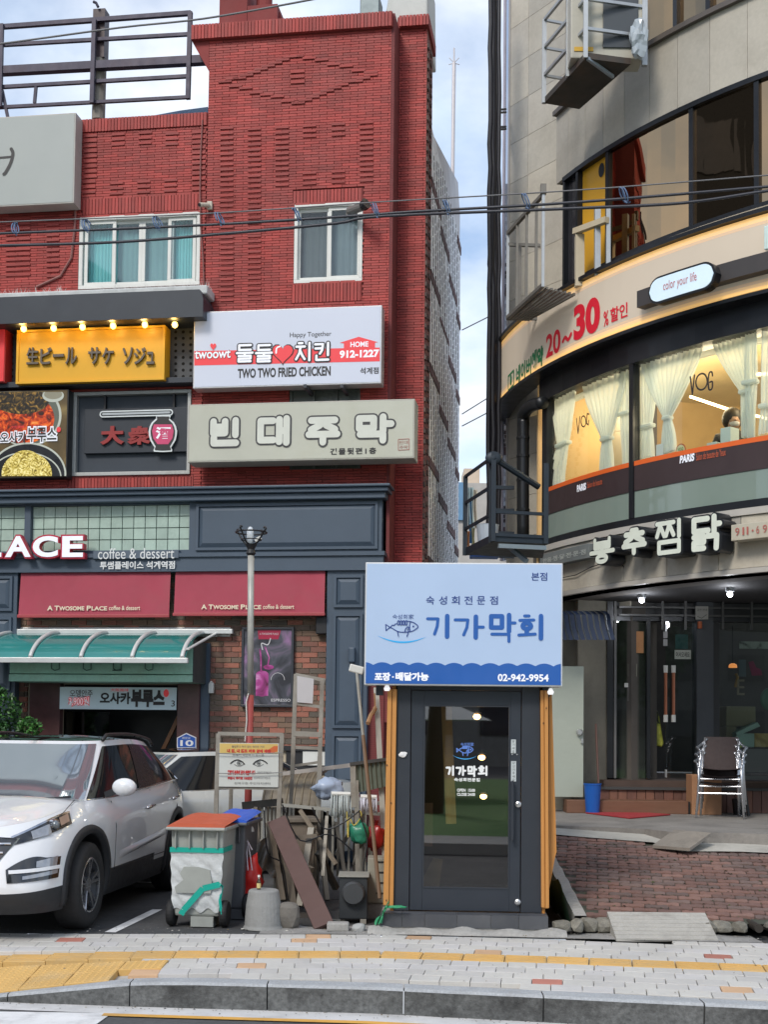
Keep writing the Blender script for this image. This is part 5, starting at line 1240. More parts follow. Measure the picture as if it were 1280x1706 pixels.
tied('curtain', 'wide white curtain gathered in the left salon window, beside the small lettering', [(968, 615), (1052, 588)], [(1005, 733), (1019, 729)], [(1002, 796), (1020, 790)], .12, 9)
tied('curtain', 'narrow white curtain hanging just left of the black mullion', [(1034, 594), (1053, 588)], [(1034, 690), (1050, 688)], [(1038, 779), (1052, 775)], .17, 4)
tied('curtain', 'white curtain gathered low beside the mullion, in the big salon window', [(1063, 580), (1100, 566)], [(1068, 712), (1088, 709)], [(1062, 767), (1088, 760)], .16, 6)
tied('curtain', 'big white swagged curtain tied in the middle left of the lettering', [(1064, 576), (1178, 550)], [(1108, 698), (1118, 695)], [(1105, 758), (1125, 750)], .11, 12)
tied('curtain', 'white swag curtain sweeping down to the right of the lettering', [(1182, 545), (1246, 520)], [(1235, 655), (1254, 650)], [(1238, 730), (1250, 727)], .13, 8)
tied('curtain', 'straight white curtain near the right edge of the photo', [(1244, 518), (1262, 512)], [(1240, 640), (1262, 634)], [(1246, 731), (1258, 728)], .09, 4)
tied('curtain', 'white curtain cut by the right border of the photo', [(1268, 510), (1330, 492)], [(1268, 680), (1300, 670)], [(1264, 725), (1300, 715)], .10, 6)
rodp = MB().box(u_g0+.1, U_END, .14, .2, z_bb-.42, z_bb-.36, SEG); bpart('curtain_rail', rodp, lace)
def bbox_px(name, label, cat, px0, py0, px1, py1, y0, y1, mat, bevel=.006):
 u0, u1, z0, z1 = rect(B, px0, py0, px1, py1, y0); t = Th(name, label, cat, B, ((u0+u1)/2, y0, z0), empty=False); t.solo(MB().box(u0, u1, y0, y1, z0, z1, 3), mat, bevel=bevel); return t
bbox_px('white_box', 'tall white box standing inside the salon window in front of the person', 'box', 1201, 712, 1218, 745, .28, .45, M('box_pale', (.5, .58, .56), .6, emit=.03))
bbox_px('paper_notice', 'white paper notice behind the glass left of the round sticker', 'notice', 1094, 740, 1106, 764, .05, .055, M('paper', (.62, .64, .62), .7), 0)
bbox_px('small_carton', 'small white carton on the sill right of the round sticker', 'box', 1178, 737, 1194, 748, .28, .4, M('box_pale2', (.45, .54, .52), .6))
u, z = B.p(1135, 750, .03); t = Th('round_sticker', 'round cream and red sticker on the salon window above the brand stripe', 'sticker', B, (u, .03, z))
t.part('ring', MB().disc(u, .03, z, .075, 24), M('ring_red', (.5, .10, .04), .5), norm=False); b = MB(); b.disc(u, .027, z, .062, 24); t.part('face', b, M('sticker_cream', (.65, .6, .35), .5), norm=False)
b = MB(); letters(b, 'VOG', u-.04, u+.04, z-.01, z+.03, .024, bold=.03); t.part('print', b, M('print_green', (.1, .25, .08), .5), norm=False)
band = M('band_backlit', (.58, .50, .40), .5, var=.05, scale=.6, emit=.12)
BS = Th('curved_sign_band', 'curved cream sign band with 20~30% lettering glowing orange along its edges', 'sign', B, (3.5, -.25, z_bb))
us0 = -1.3; Yb = -.22
BS.part('back_case', MB().box(us0, U_END, -.16, .02, z_bb+.0, z_bt, SEG), blackf)
BS.part('face', MB().box(us0, U_END, Yb, -.165, z_bb+.05, z_bt-.05, 40), band)
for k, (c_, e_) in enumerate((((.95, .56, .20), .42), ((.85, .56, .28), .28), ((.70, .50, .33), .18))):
 for z_, s_ in ((z_bb+.035, 1), (z_bt-.035, -1)): z1_ = z_+s_*k*.035; BS.part('glow_strip', MB().box(us0, U_END, Yb-.0012+.0003*k, -.165, min(z1_, z1_+s_*.035), max(z1_, z1_+s_*.035), 40), M('glow_%d' % k, c_, .5, var=.05, scale=1, emit=e_))  # stepped emissive strips imitate the backlight fading from each edge
BS.part('cap_rail', MB().box(us0-.02, U_END, -.27, .05, z_bt-.02, z_bt+.025, 40), blackf)
BS.part('cap_rail', MB().box(us0-.02, U_END, -.24, .05, z_bb-.02, z_bb+.02, 40), blackf)
grn = M('band_green', (.01, .20, .07), .5, var=0); rd = M('band_red', (.60, .012, .03), .5, var=0, emit=.1)
def blet(s_, x0, y0, x1, y1, mat, **k):
 mb = MB(); u0 = B.p(x0, (y0[0]+y0[1])/2, Yb)[0]; u1 = B.p(x1, (y1[0]+y1[1])/2, Yb)[0]
 zt_ = (BZ(x0, y0[0], Yb)+BZ(x1, y1[0], Yb))/2; zb_ = (BZ(x0, y0[1], Yb)+BZ(x1, y1[1], Yb))/2
 letters(mb, s_, u0, u1, zb_, zt_, Yb-.006, **k); BS.part('lettering', mb, mat, norm=False)
blet('네이버', 861, (614, 640), 886, (590, 626), grn, bold=.03)
blet('예약', 887, (588, 622), 906, (573, 606), grn, bold=.06)
b = MB(); p_ = [B.p(a, c, Yb) for a, c in ((848, 627), (857, 617), (857, 641), (848, 651))]; b.stroke([*p_, p_[0]], .03, Yb-.006); c_ = [((p_[0][0]+p_[1][0])/2, p_[0][1]-.05), ((p_[0][0]+p_[1][0])/2, p_[2][1]+.06)]; b.stroke(c_, .07, Yb-.006); BS.part('lettering', b, grn, norm=False)
blet('20', 911, (560, 598), 935, (545, 585), rd, bold=.025)
b = MB(); b.stroke(smooth_path([B.p(a, c, Yb) for a, c in ((939, 569), (943, 562), (948, 566), (953, 556))], 4), .045, Yb-.006); BS.part('lettering', b, rd, norm=False)
blet('30', 957, (510, 568), 1001, (492, 552), rd, bold=.05)
blet('%', 1007, (520, 545), 1015, (516, 541), rd, bold=.02)
blet('할인', 1018, (514, 537), 1047, (503, 528), rd, bold=.02)
PL = Th('oval_plate', 'white oval light plate reading color your life on a dark rail over the sign band', 'sign', B, (B.p(1145, 475, -.4)[0], -.4, BZ(1145, 495, -.4)))
u0 = B.p(1068, 500, -.3)[0]; zr0, zr1 = BZ(1100, 502, -.3), BZ(1100, 480, -.3)
PL.part('rail', MB().box(u0, U_END, -.36, -.23, zr0-.01, zr1+.03, 30), M('rail_grey', (.05, .045, .045), .5))
u0, u1 = B.p(1088, 490, -.42)[0], B.p(1195, 458, -.42)[0]; zc_ = (BZ(1140, 473, -.42)); hh = .135
pts = []
for k in range(13): t_ = math.pi/2+math.pi*k/12; pts.append((u0+hh+hh*math.cos(t_), zc_+hh*math.sin(t_)))
for k in range(13): t_ = -math.pi/2+math.pi*k/12; pts.append((u1-hh+hh*math.cos(t_), zc_+hh*math.sin(t_)))
m1 = MB(); n = 24
def cap(mb, grow, y0, y1):
 a, c, h = u0-grow, u1+grow, hh+grow; vs = []; fs = []; N = 30
 for i in range(N+1):
  u = a+(c-a)*i/N; d = min(u-a, c-u); hz = h*math.sqrt(max(0, 1-(1-min(d, h)/h)**2)); hz = max(hz, .003)
  vs += [(u, y0, zc_-hz), (u, y0, zc_+hz), (u, y1, zc_+hz), (u, y1, zc_-hz)]
 for i in range(N):
  for k in range(4): fs.append((4*i+k, 4*i+(k+1) % 4, 4*i+4+(k+1) % 4, 4*i+4+k))
 return mb.add(vs, fs)
PL.part('case', cap(m1, .02, -.47, -.36), blackf); PL.part('face', cap(MB(), -.005, -.48, -.471), M('oval_face', (.55, .68, .78), .4, var=.05, emit=.3))
mb = MB(); letters(mb, 'color your life', u0+.2, u1-.2, zc_-.06, zc_+.07, -.486); PL.part('lettering', mb, M('plate_red', (.5, .16, .16), .5), norm=False)
PN = Th('side_sign', 'pale sign end rising above the sign band at the right border', 'panel', B, (B.p(1285, 360, -.3)[0], -.3, z_bt)); q = rect(B, 1275, 368, 1345, 408, -.3); PN.solo(MB().box(q[0], q[1], -.32, -.28, q[2], q[3], 4), M('pale_panel', (.5, .62, .6), .5, emit=.1), bevel=.01)
gold = glass('gold_glass', (.10, .08, .05), .3, .015, .34, wob=.3, gtint=(.90, .62, .36))
u_w0 = B.p(1013, 350)[0]; u_y0 = B.p(965, 400)[0]; u_d0 = B.p(940, 420)[0]
mull3 = [u_w0, B.p(1153, 250)[0], B.p(1262, 200)[0], B.p(1262, 200)[0]+1.3, B.p(1262, 200)[0]+2.7, U_END]
bpart('third_floor_void', MB().box(u_d0-.2, U_END, .3, .5, z_w3b-.1, z_w3t+.1, SEG), black)
for a, c in zip(mull3, mull3[1:]):
 bpart('mirror_pane', MB().box(a+.03, c-.03, .02, .035, z_w3b+.02, z_w3t-.05, 6), gold)
 bpart('mullion', MB().box(a-.03, a+.03, -.015, .08, z_w3b, z_w3t), blackf)
bpart('glazing_frame', MB().box(u_d0, U_END, -.03, .1, z_w3t-.06, z_w3t+.0, SEG), blackf)
bpart('glazing_frame', MB().box(u_d0, U_END, -.03, .1, z_w3b-.03, z_w3b+.03, SEG), blackf)
bpart('sill_stone', MB().box(u_d0, U_END, -.06, .2, z_bt+.03, z_w3b-.031, SEG), M('sill_stone', (.42, .36, .27), .6, var=.1))
yd = bpart('yellow_door', MB().box(u_y0, u_w0-.04, .05, .09, z_bt-.3, z_w3t-.02), M('door_yellow', (.72, .38, .03), .35, var=.08, coat=.2), bevel=.01)
b = MB(); u, z = B.p(1002, 283, .04); b.disc(u, .045, z, .06, 16, .09); bpart('vent_hole', b, black, parent=yd, norm=False)
bpart('door_frame', MB().box(u_d0, u_d0+.05, -.02, .1, z_bt-.3, z_w3t), blackf); bpart('door_frame', MB().box(u_y0-.05, u_y0, -.02, .1, z_bt-.3, z_w3t), blackf)
bpart('dark_glass', MB().box(u_d0+.05, u_y0-.05, .04, .06, z_bt-.3, z_w3t-.06), M('dark_glass', (.03, .03, .035), .15))
u_s0 = B.p(928, 300)[0]
bpart('parapet_wall', MB().box(u_s0, U_END, .05, .3, z_w3t, z_cp-.02, SEG), stoneJ)
us_ = [B.p(x, 200)[0] for x in (928, 948, 976, 1006, 1041, 1083, 1130, 1184, 1247)]
k = us_[-1]
while k < U_END: k += .62; us_.append(k)
me = unit(stoneP)
for a, c in zip(us_, us_[1:]): RB.piece('stone_panel', me, a+.003, c-.003, .0, .05, z_w3t+.002, z_cp-.03, fr=B)
bpart('coping', MB().box(u_s0-.01, U_END, -.06, .35, z_cp-.03, z_cp+.03, SEG), M('coping_brown', (.10, .085, .075), .5, var=.2))
bpart('upper_wall', MB().box(u_s0+.3, U_END, .9, 1.1, z_cp, z_cp+3.5, SEG), black); bpart('upper_mirror_pane', MB().box(u_s0+.3, U_END, .86, .88, z_cp, z_cp+3.5, SEG), gold)
b = MB(); 
for px_ in (1125, 1180, 1240): u = B.p(px_, 30, .8)[0]; b.box(u-.04, u+.04, .8, .9, z_cp, z_cp+3.5)
bpart('upper_mullion', b, blackf)
p0 = at(848, 300, 19.6); p1 = at(927, 300, 18.7)
rotW = math.atan2(p1[1]-p0[1], p1[0]-p0[0])
WL = Flat(p0[0], p0[1], rotW)
wlen = 2.6
top = 13.2
def wpart(name, mb, mat, **k):
 f = RB.fr; RB.fr = WL; o = RB.part(name, mb, mat, **k); RB.fr = f; return o
wpart('wall', MB().box(0, wlen, .03, .5, 0, top), stoneJ)
me = unit(stoneP)
zh = z_bb-2.3; rows = 0
z = 3.3
while z < top:
 h = .60 if rows % 2 else .60
 offs = (-.02 if rows % 2 else -.0)
 u = 0
 for w in (.45, .82, .82, .82):
  if u < wlen: RB.piece('stone_panel', me, u+.003, min(u+w, wlen)-.003, 0, .045, z+.003, z+h-.003, fr=WL)
  u += w
 z += h; rows += 1
u_ = 0
mir = glass('mirror_strip', (.3, .35, .4), .3, .06, .6, wob=.4, gtint=(.85, .9, 1))
wpart('mirror_strip', MB().box(-.16, -.01, .05, .1, 4.2, top), mir)
wpart('edge_trim', MB().box(-.19, -.16, .03, .14, 4.2, top), M('trim_lilac', (.42, .40, .47), .5)); wpart('edge_trim', MB().box(-.012, .03, -.01, .05, 4.2, top), M('trim_grey', (.32, .31, .30), .5))
CBn = Th('cable_bundle', 'thick bundle of black cables running down the left edge of the stone building', 'cables', FW, at(826, 900, 19))
rnd = random.Random(5)
for j, (x0, r_) in enumerate(((826, .055), (829, .045), (822, .05), (818, .035), (832, .03))):
 pts = []
 for y in range(-40, 960, 40): pts.append(at(x0+(-3 if 330 < y < 480 and j < 3 else 0)+rnd.uniform(-1.2, 1.2)-(y/960)*4*(j % 2), y, 18.8-.05*j))
 CBn.part('cable', MB().tube(pts, r_, 8), M('cable_black', (.012, .012, .018), .5), smooth=True)
b = MB()
for y in (183, 188, 212, 216): b.tube([at(829, y, 18.8), at(843, y-1, 19.4)], .018, 6)
CBn.part('clamp', b, M('cable_black', (.012, .012, .018), .5))
galv = M('galvanised', (.42, .44, .45), .45, .6, var=.15, dirt=.2)
def bars(th, name, segs, w, mat, kinds='bar'):
 for s_ in segs:
  b = MB(); b.bar(s_[0], s_[1], w); th.part(name, b, mat)
UB = Th('upper_balcony', 'small steel balcony with galvanised railing high on the stone wall', 'balcony', FW, at(940, 170, 16.9))
def onz(px, py, z):
 d = ray(px, py); t = (z-EYE)/d.z; return Vector((d.x*t, d.y*t, z))
z0 = 9.35
q = [onz(907, 172, z0), onz(976, 97, z0), onz(1052, 107, z0), onz(966, 182, z0)]
b = MB(); b.add([tuple(p) for p in q]+[tuple(p+Vector((0, 0, .07))) for p in q], [(0, 1, 2, 3), (7, 6, 5, 4), (0, 4, 5, 1), (1, 5, 6, 2), (2, 6, 7, 3), (3, 7, 4, 0)])
UB.part('floor', b, M('rusty_floor', (.06, .055, .05), .7, .2, var=.3, dirt=.5, dirtcol=(.12, .06, .03)))
up = Vector((0, 0, 1))
segs = []
L1 = [q[0].lerp(q[1], t) for t in (0, .55, .93, 1.0)]
H = 1.05
for p in (q[0], q[0].lerp(q[1], .6), q[1]): UB.part('post', MB().bar(p, p+up*H, .05), galv)
for h in (.35, .7, 1.05): UB.part('rail', MB().bar(q[0]+up*h, q[1]+up*h, .035), galv); UB.part('rail', MB().bar(q[1]+up*h, q[1]+up*h+(q[2]-q[1])*1.35, .035), galv); UB.part('rail', MB().bar(q[0]+up*h, q[0]+up*h+(q[3]-q[0])*.8, .03), galv)
UB.part('post', MB().bar(q[1]+(q[2]-q[1])*1.3, q[1]+(q[2]-q[1])*1.3+up*1.3, .06), galv)
UB.part('brace', MB().bar(q[1].lerp(q[2], .05), onz(1022, 128, z0-.05), .035), M('paint_blue_grey', (.3, .36, .42), .5))
AC = Th('air_conditioner', 'pale outdoor air conditioner unit on the upper balcony', 'air conditioner', FW, q[1].lerp(q[2], .3)+up*.07)
ca = q[1].lerp(q[2], .5)+up*.55+Vector((.0, .25, 0)); b = MB(); b.box(ca.x-.42, ca.x+.42, ca.y-.16, ca.y+.16, z0+.08, z0+.95)
AC.part('case', b, M('ac_beige', (.45, .43, .36), .5, dirt=.3), bevel=.015); AC.part('fan_grille', MB().box(ca.x-.05, ca.x+.36, ca.y-.18, ca.y-.165, z0+.2, z0+.82), M('grille_dark', (.05, .06, .07), .5), bevel=.01)
AC.part('label', MB().box(ca.x-.38, ca.x-.16, ca.y-.17, ca.y-.161, z0+.16, z0+.21), M('label_yellow', (.6, .35, .03), .5))
b = MB(); p = onz(1070, 92, z0); PBt = Th('plastic_sheet', 'crumpled clear plastic sheet stuffed beside the air conditioner', 'plastic sheet', FW, p)
def crumple(c, r, sq, seed, n=3):
 rnd = random.Random(seed); bm = bmesh.new(); bmesh.ops.create_icosphere(bm, subdivisions=n, radius=1)
 from mathutils import noise as mn
 off = Vector((seed*3.3, seed*1.1, 0)); vs = []
 for v in bm.verts:
  k = 1+.4*mn.noise(v.co*1.6+off)+.22*(abs(mn.noise(v.co*4+off))*2-.5)+.12*abs(mn.noise(v.co*9+off))
  vs.append((c[0]+v.co.x*r*sq[0]*k, c[1]+v.co.y*r*sq[1]*k, c[2]+v.co.z*r*sq[2]*k))
 fs = [tuple(v.index for v in f.verts) for f in bm.faces]; bm.free(); return MB().add(vs, fs)
PBt.solo(crumple((p.x-.02, p.y+.1, z0+.25), .15, (.7, .6, 1.5), 4), M('plastic_pale', (.35, .40, .44), .25))
LBc = Th('lower_balcony', 'grey steel balcony with vertical bars in front of the yellow door', 'balcony', FW, at(900, 520, 17))
z0 = 7.05
q = [onz(846, 532, z0), onz(905, 478, z0), onz(958, 490, z0), onz(880, 533, z0)]
oldst = M('old_steel', (.20, .19, .17), .6, .4, var=.25, dirt=.4, dirtcol=(.10, .07, .05))
b = MB(); 
for k in range(8): b.bar(q[0].lerp(q[3], k/7), q[1].lerp(q[2], k/7), .03)
LBc.part('floor_grating', b, oldst, kind='stuff'); H = (BZ(870, 340)-BZ(870, 340))
for t_ in (0, .28, .55, .82, 1.0):
 p = q[0].lerp(q[1], t_); LBc.part('post', MB().bar(p, p+up*1.15, .035), galv if t_ in (0, 1) else oldst)
for h in (.02, 1.15): LBc.part('rail', MB().bar(q[0]+up*h, q[1]+up*h, .045), oldst)
LBc.part('rail', MB().bar(q[1]+up*1.15, q[1]+up*1.15+Vector((.0, 0, .12)), .07), oldst)
for h in (.02, 1.0): LBc.part('rail', MB().bar(q[0]+up*h, q[0]+up*h+(q[3]-q[0])*1.6, .04), oldst)
for t_ in (.6, 1.4): p = q[0]+(q[3]-q[0])*t_; LBc.part('post', MB().bar(p, p+up*1.0, .035), oldst)
HS = Th('beige_hoist_pipe', 'beige angled pipe fixed beside the yellow door on the lower balcony', 'pipe', FW, at(968, 480, 16.2)); bg = M('beige_paint', (.52, .45, .32), .5)
a, c, d = at(966, 478, 16.1), at(966, 392, 16.1), at(1012, 366, 15.6)
HS.part('upright', MB().bar(a, c, .11), bg); HS.part('arm', MB().bar(at(958, 386, 16.1), d, .07), bg); HS.part('post', MB().bar(at(996, 460, 15.8), at(996, 345, 15.8), .07), galv); HS.part('post', MB().bar(at(1014, 440, 15.65), at(1014, 345, 15.65), .05), galv)
RC = B
bpart('salon_side_wall', MB().box(u_g0-.42, u_g0-.37, .02, 3.2, z_gb-.3, z_bb), M('salon_side', (.5, .34, .16), .8, emit=.12)); bpart('side_recess', MB().box(0.1, u_g0-.43, .6, .7, z_fb+.4, z_bb), black)  # salon side wall also emits a little, adding to the interior glow
bpart('corner_post', MB().box(u_g0-.14, u_g0-.035, -.02, .2, z_gb-.1, z_bb-.3), blackf)
FL = Th('black_flue', 'black bent flue pipe in the recess left of the salon window', 'flue', FW, at(873, 900, 17.9))
pts = smooth_path([at(872, 905, 17.9), at(872, 720, 17.9), at(874, 690, 17.85), at(886, 676, 17.6), at(905, 671, 17.2)], 5)
FL.part('pipe', MB().tube(pts, .085, 14), M('flue', (.02, .022, .025), .35, .4), smooth=True)
b = MB()
for y in (850, 800, 760, 730): p = at(872, y, 17.9); b.lathe(p, [(.093, -.015), (.093, .015)], 14)
FL.part('clamp', b, M('flue', (.02, .022, .025), .35, .4))
rr = Th('torn_banner', 'torn white and red strip glimpsed in the dark recess behind the flue', 'banner', FW, at(877, 800, 18.3)); b = MB(); b.add([at(876, 712, 18.2), at(879, 712, 18.2), at(877.5, 795, 18.2), at(876, 790, 18.2)], [(0, 1, 2, 3)]); rr.part('white_strip', b, M('strip_white', (.6, .62, .62), .6)); b = MB(); b.add([at(864, 765, 18.2), at(866, 760, 18.2), at(865, 795, 18.2)], [(0, 1, 2)]); b.add([at(875, 770, 18.21), at(880, 765, 18.21), at(877, 800, 18.21)], [(0, 1, 2)]); rr.part('red_strip', b, M('strip_red', (.4, .03, .01), .6))
SL = Th('black_landing', 'black steel landing with railings hanging between the buildings', 'landing', FW, at(830, 925, 16.5))
bs_ = M('landing_steel', (.02, .03, .042), .5, .3, var=.2)
z0 = 3.85
q = [onz(775, 925, z0), onz(822, 902, z0), onz(912, 908, z0), onz(905, 930, z0)]
q[2] = onz(910, 906, z0)
b = MB(); b.add([tuple(p) for p in q]+[tuple(p+up*.09) for p in q], [(0, 1, 2, 3), (7, 6, 5, 4), (0, 4, 5, 1), (1, 5, 6, 2), (2, 6, 7, 3), (3, 7, 4, 0)])
SL.part('floor', b, bs_)
for p, h in ((q[0], 1.0), (q[0].lerp(q[1], .93), 1.05), (q[1], 1.05), (q[2], .95)): SL.part('post', MB().bar(p, p+up*h, .055), bs_)
for h in (.33, .66, 1.0): SL.part('rail', MB().bar(q[0]+up*h, q[1]+up*h, .032), bs_)
for h in (.08, .35, ): SL.part('rail', MB().bar(q[1]+up*h, q[2]+up*h, .036), bs_)
SL.part('rail', MB().tube([q[1]+up*.98, onz(898, 811, 4.55)], .04, 8), bs_); SL.part('corner_plate', MB().ball(q[1]+up*.98, .10, 12, 8, (1, .3, .8)), bs_, smooth=True)
SL.part('brace', MB().bar(onz(850, 912, z0), (onz(878, 935, z0-.2)), .05), M('brace_grey', (.22, .27, .30), .5, .3)); SL.part('ledger', MB().bar(q[1].lerp(q[2], .1)-up*.05, q[2]-up*.05, .05), M('brace_grey', (.22, .27, .30), .5, .3))
for k in range(4): SL.part('rail', MB().bar(at(823, 812+k*38, 18.2), at(857, 813+k*38, 18.2), .05), bs_)
bl = Th('blue_crate', 'bright blue crate with a white bucket on the black landing', 'crate', FW, at(808, 905, 17.3))
a = at(808, 900, 17.3); bl.part('crate', MB().box(a[0]-.18, a[0]+.2, 17.3, 17.6, z0+.09, z0+.2), M('crate_blue', (.01, .12, .5), .4), bevel=.01); bl.part('bucket', MB().lathe((a[0]+.05, 17.45, z0+.2), [(.12, 0), (.15, .32), (.155, .33)], 16), M('pale_blue', (.45, .52, .6), .5), smooth=False)
cl = Th('hanging_cloths', 'pale and blue cloths hung over the landing rail beside the patterned wall', 'cloths', FW, at(787, 850, 17.8))
for x0, x1, y0, y1, c in ((780, 790, 812, 880, (.35, .45, .48)), (782, 786, 830, 905, (.05, .20, .42)), (787, 796, 816, 880, (.45, .42, .36)), (777, 784, 885, 925, (.5, .25, .12)), (786, 792, 880, 915, (.45, .42, .25))):
 b = MB(); b.grid(lambda i, j: at(x0+(x1-x0)*i*(1-.2*math.sin(j*4)), y0+(y1-y0)*j, 17.6+.05*math.sin(i*12)), 8, 8); cl.part('cloth', b, M('cloth_%d' % (x0+y0), c, .85, var=.3, scale=6), smooth=True)
fa_ = Th('distant_building', 'pale distant building glimpsed low in the gap between the buildings', 'building', FW, (2.6, 45, 0))
p = at(770, 790, 45); r_ = at(835, 790, 45); b = MB().box(p[0]-.6, r_[0]+1.5, 45, 52, 0, p[2]-.3); fa_.part('wall', b, M('far_wall', (.42, .40, .37), .8, var=.15)); fa_.part('roof_box', MB().box(p[0]+.1, p[0]+.65, 45.5, 47, p[2]-.3, p[2]+.3), M('far_cream', (.55, .45, .35), .8))
fa_.part('blue_sign', MB().box(p[0]-.5, p[0]+.15, 44.9, 45.0, p[2]-1.6, p[2]-.3), M('far_blue', (.12, .25, .4), .5))
NS = Th('korean_channel_letters', 'four big black-edged pale korean letters mounted on the stone fascia', 'lettering', B, (B.p(1090, 900, -.3)[0], -.2, BZ(1090, 925, -.3)))
lf = M('channel_face', (.60, .64, .56), .4, var=.1, scale=5, emit=.10); ls = M('channel_side', (.015, .017, .022), .35, var=.1)
for ch, x0, x1, yt0, yb0 in (('봉', 981, 1027, 892, 942), ('추', 1035, 1080, 877, 927), ('찜', 1090, 1140, 862, 928), ('닭', 1149, 1206, 855, 921)):
 u0, u1, z0, z1 = rect(B, x0, yt0, x1, yb0, -.30)
 e = .045; u0 += e; u1 -= e; z0 += e; z1 -= e
 mb = MB(); hangul(mb, ch, u0, u1, z0, z1, -.29, .098 if ch in '추닭' else .085, depth=.25); p_ = NS.part('letter_case', mb, ls)
 mb = MB(); hangul(mb, ch, u0, u1, z0, z1, -.298, .064 if ch in '추닭' else .052); NS.part('letter_face', mb, lf, parent=p_, norm=False)
ps = Th('phone_sign', 'narrow cream sign with faded red telephone digits on the stone fascia', 'sign', B, (B.p(1250, 885, -.2)[0], -.15, BZ(1250, 900, -.2)))
u0 = B.p(1219, 885, -.2)[0]; z1, z0 = BZ(1250, 871, -.2), BZ(1250, 898, -.2); ps.part('case', MB().box(u0, u0+2.2, -.2, -.03, z0, z1, 6), M('phone_cream', (.50, .47, .38), .5, dirt=.5, dirtcol=(.3, .22, .14)), bevel=.005)
mb = MB()
for ch, x0, x1 in (('9', 1226, 1233), ('1', 1238, 1241), ('1', 1245, 1248), ('·', 1254, 1256), ('6', 1261, 1266), ('9', 1272, 1279)): 
 a = B.p(x0, 885, -.205)[0]; c = B.p(x1, 885, -.205)[0]; letters(mb, ch, a, c, z0+.05, z1-.04, -.207) if ch != '·' else mb.disc((a+c)/2, -.207, (z0+z1)/2, .012, 8)
ps.part('digits', mb, M('faded_red2', (.42, .12, .10), .5), norm=False)
ss = Th('small_grey_sign', 'small grey sign board with pale korean lettering left of the big letters', 'sign', B, (B.p(940, 925, -.1)[0], -.1, BZ(940, 937, -.1)))
q = rect(B, 900, 916, 982, 940, -.12); zz0, zz1 = BZ(930, 940, -.12), BZ(930, 917, -.12); ss.part('board', MB().box(q[0], q[1], -.12, -.01, zz0, zz1, 5), M('board_grey', (.17, .19, .19), .6, dirt=.3), bevel=.004)
mb = MB(); letters(mb, '안동·찜·닭·전·문·점', B.p(906, 930, -.12)[0], B.p(977, 925, -.12)[0], zz0+.05, zz1-.06, -.126, bold=.02); ss.part('lettering', mb, M('pale_text', (.42, .45, .42), .6), norm=False)
wr = Th('fascia_wire', 'thin loose wire hanging across the stone fascia under the big letters', 'wire', B, (B.p(960, 960)[0], -.02, BZ(960, 960))); b = MB(); b.tube([(B.p(x, y, -.03)[0], -.03, BZ(x, y, -.03)) for x, y in ((925, 965), (960, 958), (985, 945), (1030, 930), (1040, 945))], .006, 5); wr.solo(b, black)
G = Flat(0, 17.5, 0)
def GR(x0, y0, x1, y1, y=0.0): return rect(G, x0, y0, x1, y1, y)
SF = Th('restaurant_entrance', 'dark glass restaurant entrance under the curved stone fascia', 'restaurant', G, (5, 0, 1))
zd = G.p(1110, 1297)[1]; zfl = zd-.03
zce = z_fb
dkg = glass('shop_glass', (.85, .9, .88), .92, .02, .03)
SF.part('deck', MB().box(G.p(1012, 1300)[0]-.1, 10, -.35, 3.5, .60, zd-.02), M('deck_dark', (.07, .045, .035), .7, var=.3))
SF.part('back_wall', MB().box(2.0, 11, 3.0, 3.1, zd, zce+.1), M('shop_back', (.05, .045, .04), .8, var=.3))
SF.part('left_wall', MB().add([(G.p(972, 1200)[0]-.1, -.2, .6), (G.p(1013, 1200)[0], .02, .6), (G.p(1013, 1200)[0], .02, zce+.1), (G.p(972, 1200)[0]-.1, -.2, zce+.1), (G.p(972, 1200)[0]-.1, 3, .6), (G.p(1013, 1200)[0], 3, .6), (G.p(1013, 1200)[0], 3, zce+.1), (G.p(972, 1200)[0]-.1, 3, zce+.1)], [(0, 1, 2, 3), (1, 5, 6, 2), (4, 0, 3, 7)]), M('porch_wall', (.17, .16, .13), .8, var=.2, dirt=.4, dirtcol=(.07, .06, .05)))
SF.part('far_wall', MB().box(1.0, G.p(972, 1200)[0]-.1, .1, .2, .5, zce+.1), M('porch_wall', (.17, .16, .13), .8))
zt_ = G.p(1100, 1035)[1]
def sf(name, x0, x1, y0, y1, z0, z1, mat, **k): return SF.part(name, MB().box(G.p(x0, 1200)[0], G.p(x1, 1200)[0], y0, y1, z0, z1), mat, **k)
sf('post', 1012, 1022, -.02, .12, zd, zce, blackf); sf('post', 1023, 1027, -.04, .1, zd, zce, M('post_grey', (.12, .12, .12), .5)); sf('post', 1078, 1084, -.02, .1, zd, zt_, blackf); sf('post', 1160, 1188, -.06, .2, zd, zce, M('post_charcoal', (.035, .04, .048), .5, var=.2)); sf('post', 1188, 1200, .0, .2, zd, zce, black)
sf('header', 1012, 1420, -.03, .15, zt_, zt_+.07, blackf); sf('header', 1012, 1420, .1, .15, zt_+.07, zce, black)
sf('sill_wall', 1200, 1420, -.02, .15, zd, G.p(1240, 1248)[1], M('sill_green', (.05, .06, .055), .5)); sf('window_pane', 1200, 1420, .02, .03, G.p(1240, 1248)[1], zt_, dkg)
b = MB(); 
for yy in (1000, 1013, 1026): z = G.p(1100, yy)[1]; b.box(G.p(1030, 1200)[0], 9, -.1, -.08, z-.012, z+.012)
SF.part('shutter_slats', b, M('shutter', (.07, .07, .07), .4, .5))
for px_ in (1102, 1140, 1202, 1250): b = MB(); u = G.p(px_, 1000)[0]; b.box(u-.015, u+.015, -.11, -.095, G.p(px_, 1050)[1], G.p(px_, 1000)[1]); SF.part('shutter_strap', b, M('shutter', (.07, .07, .07), .4, .5))
dl = sf('glass_door', 1028, 1078, .02, .035, zd, zt_, dkg); 
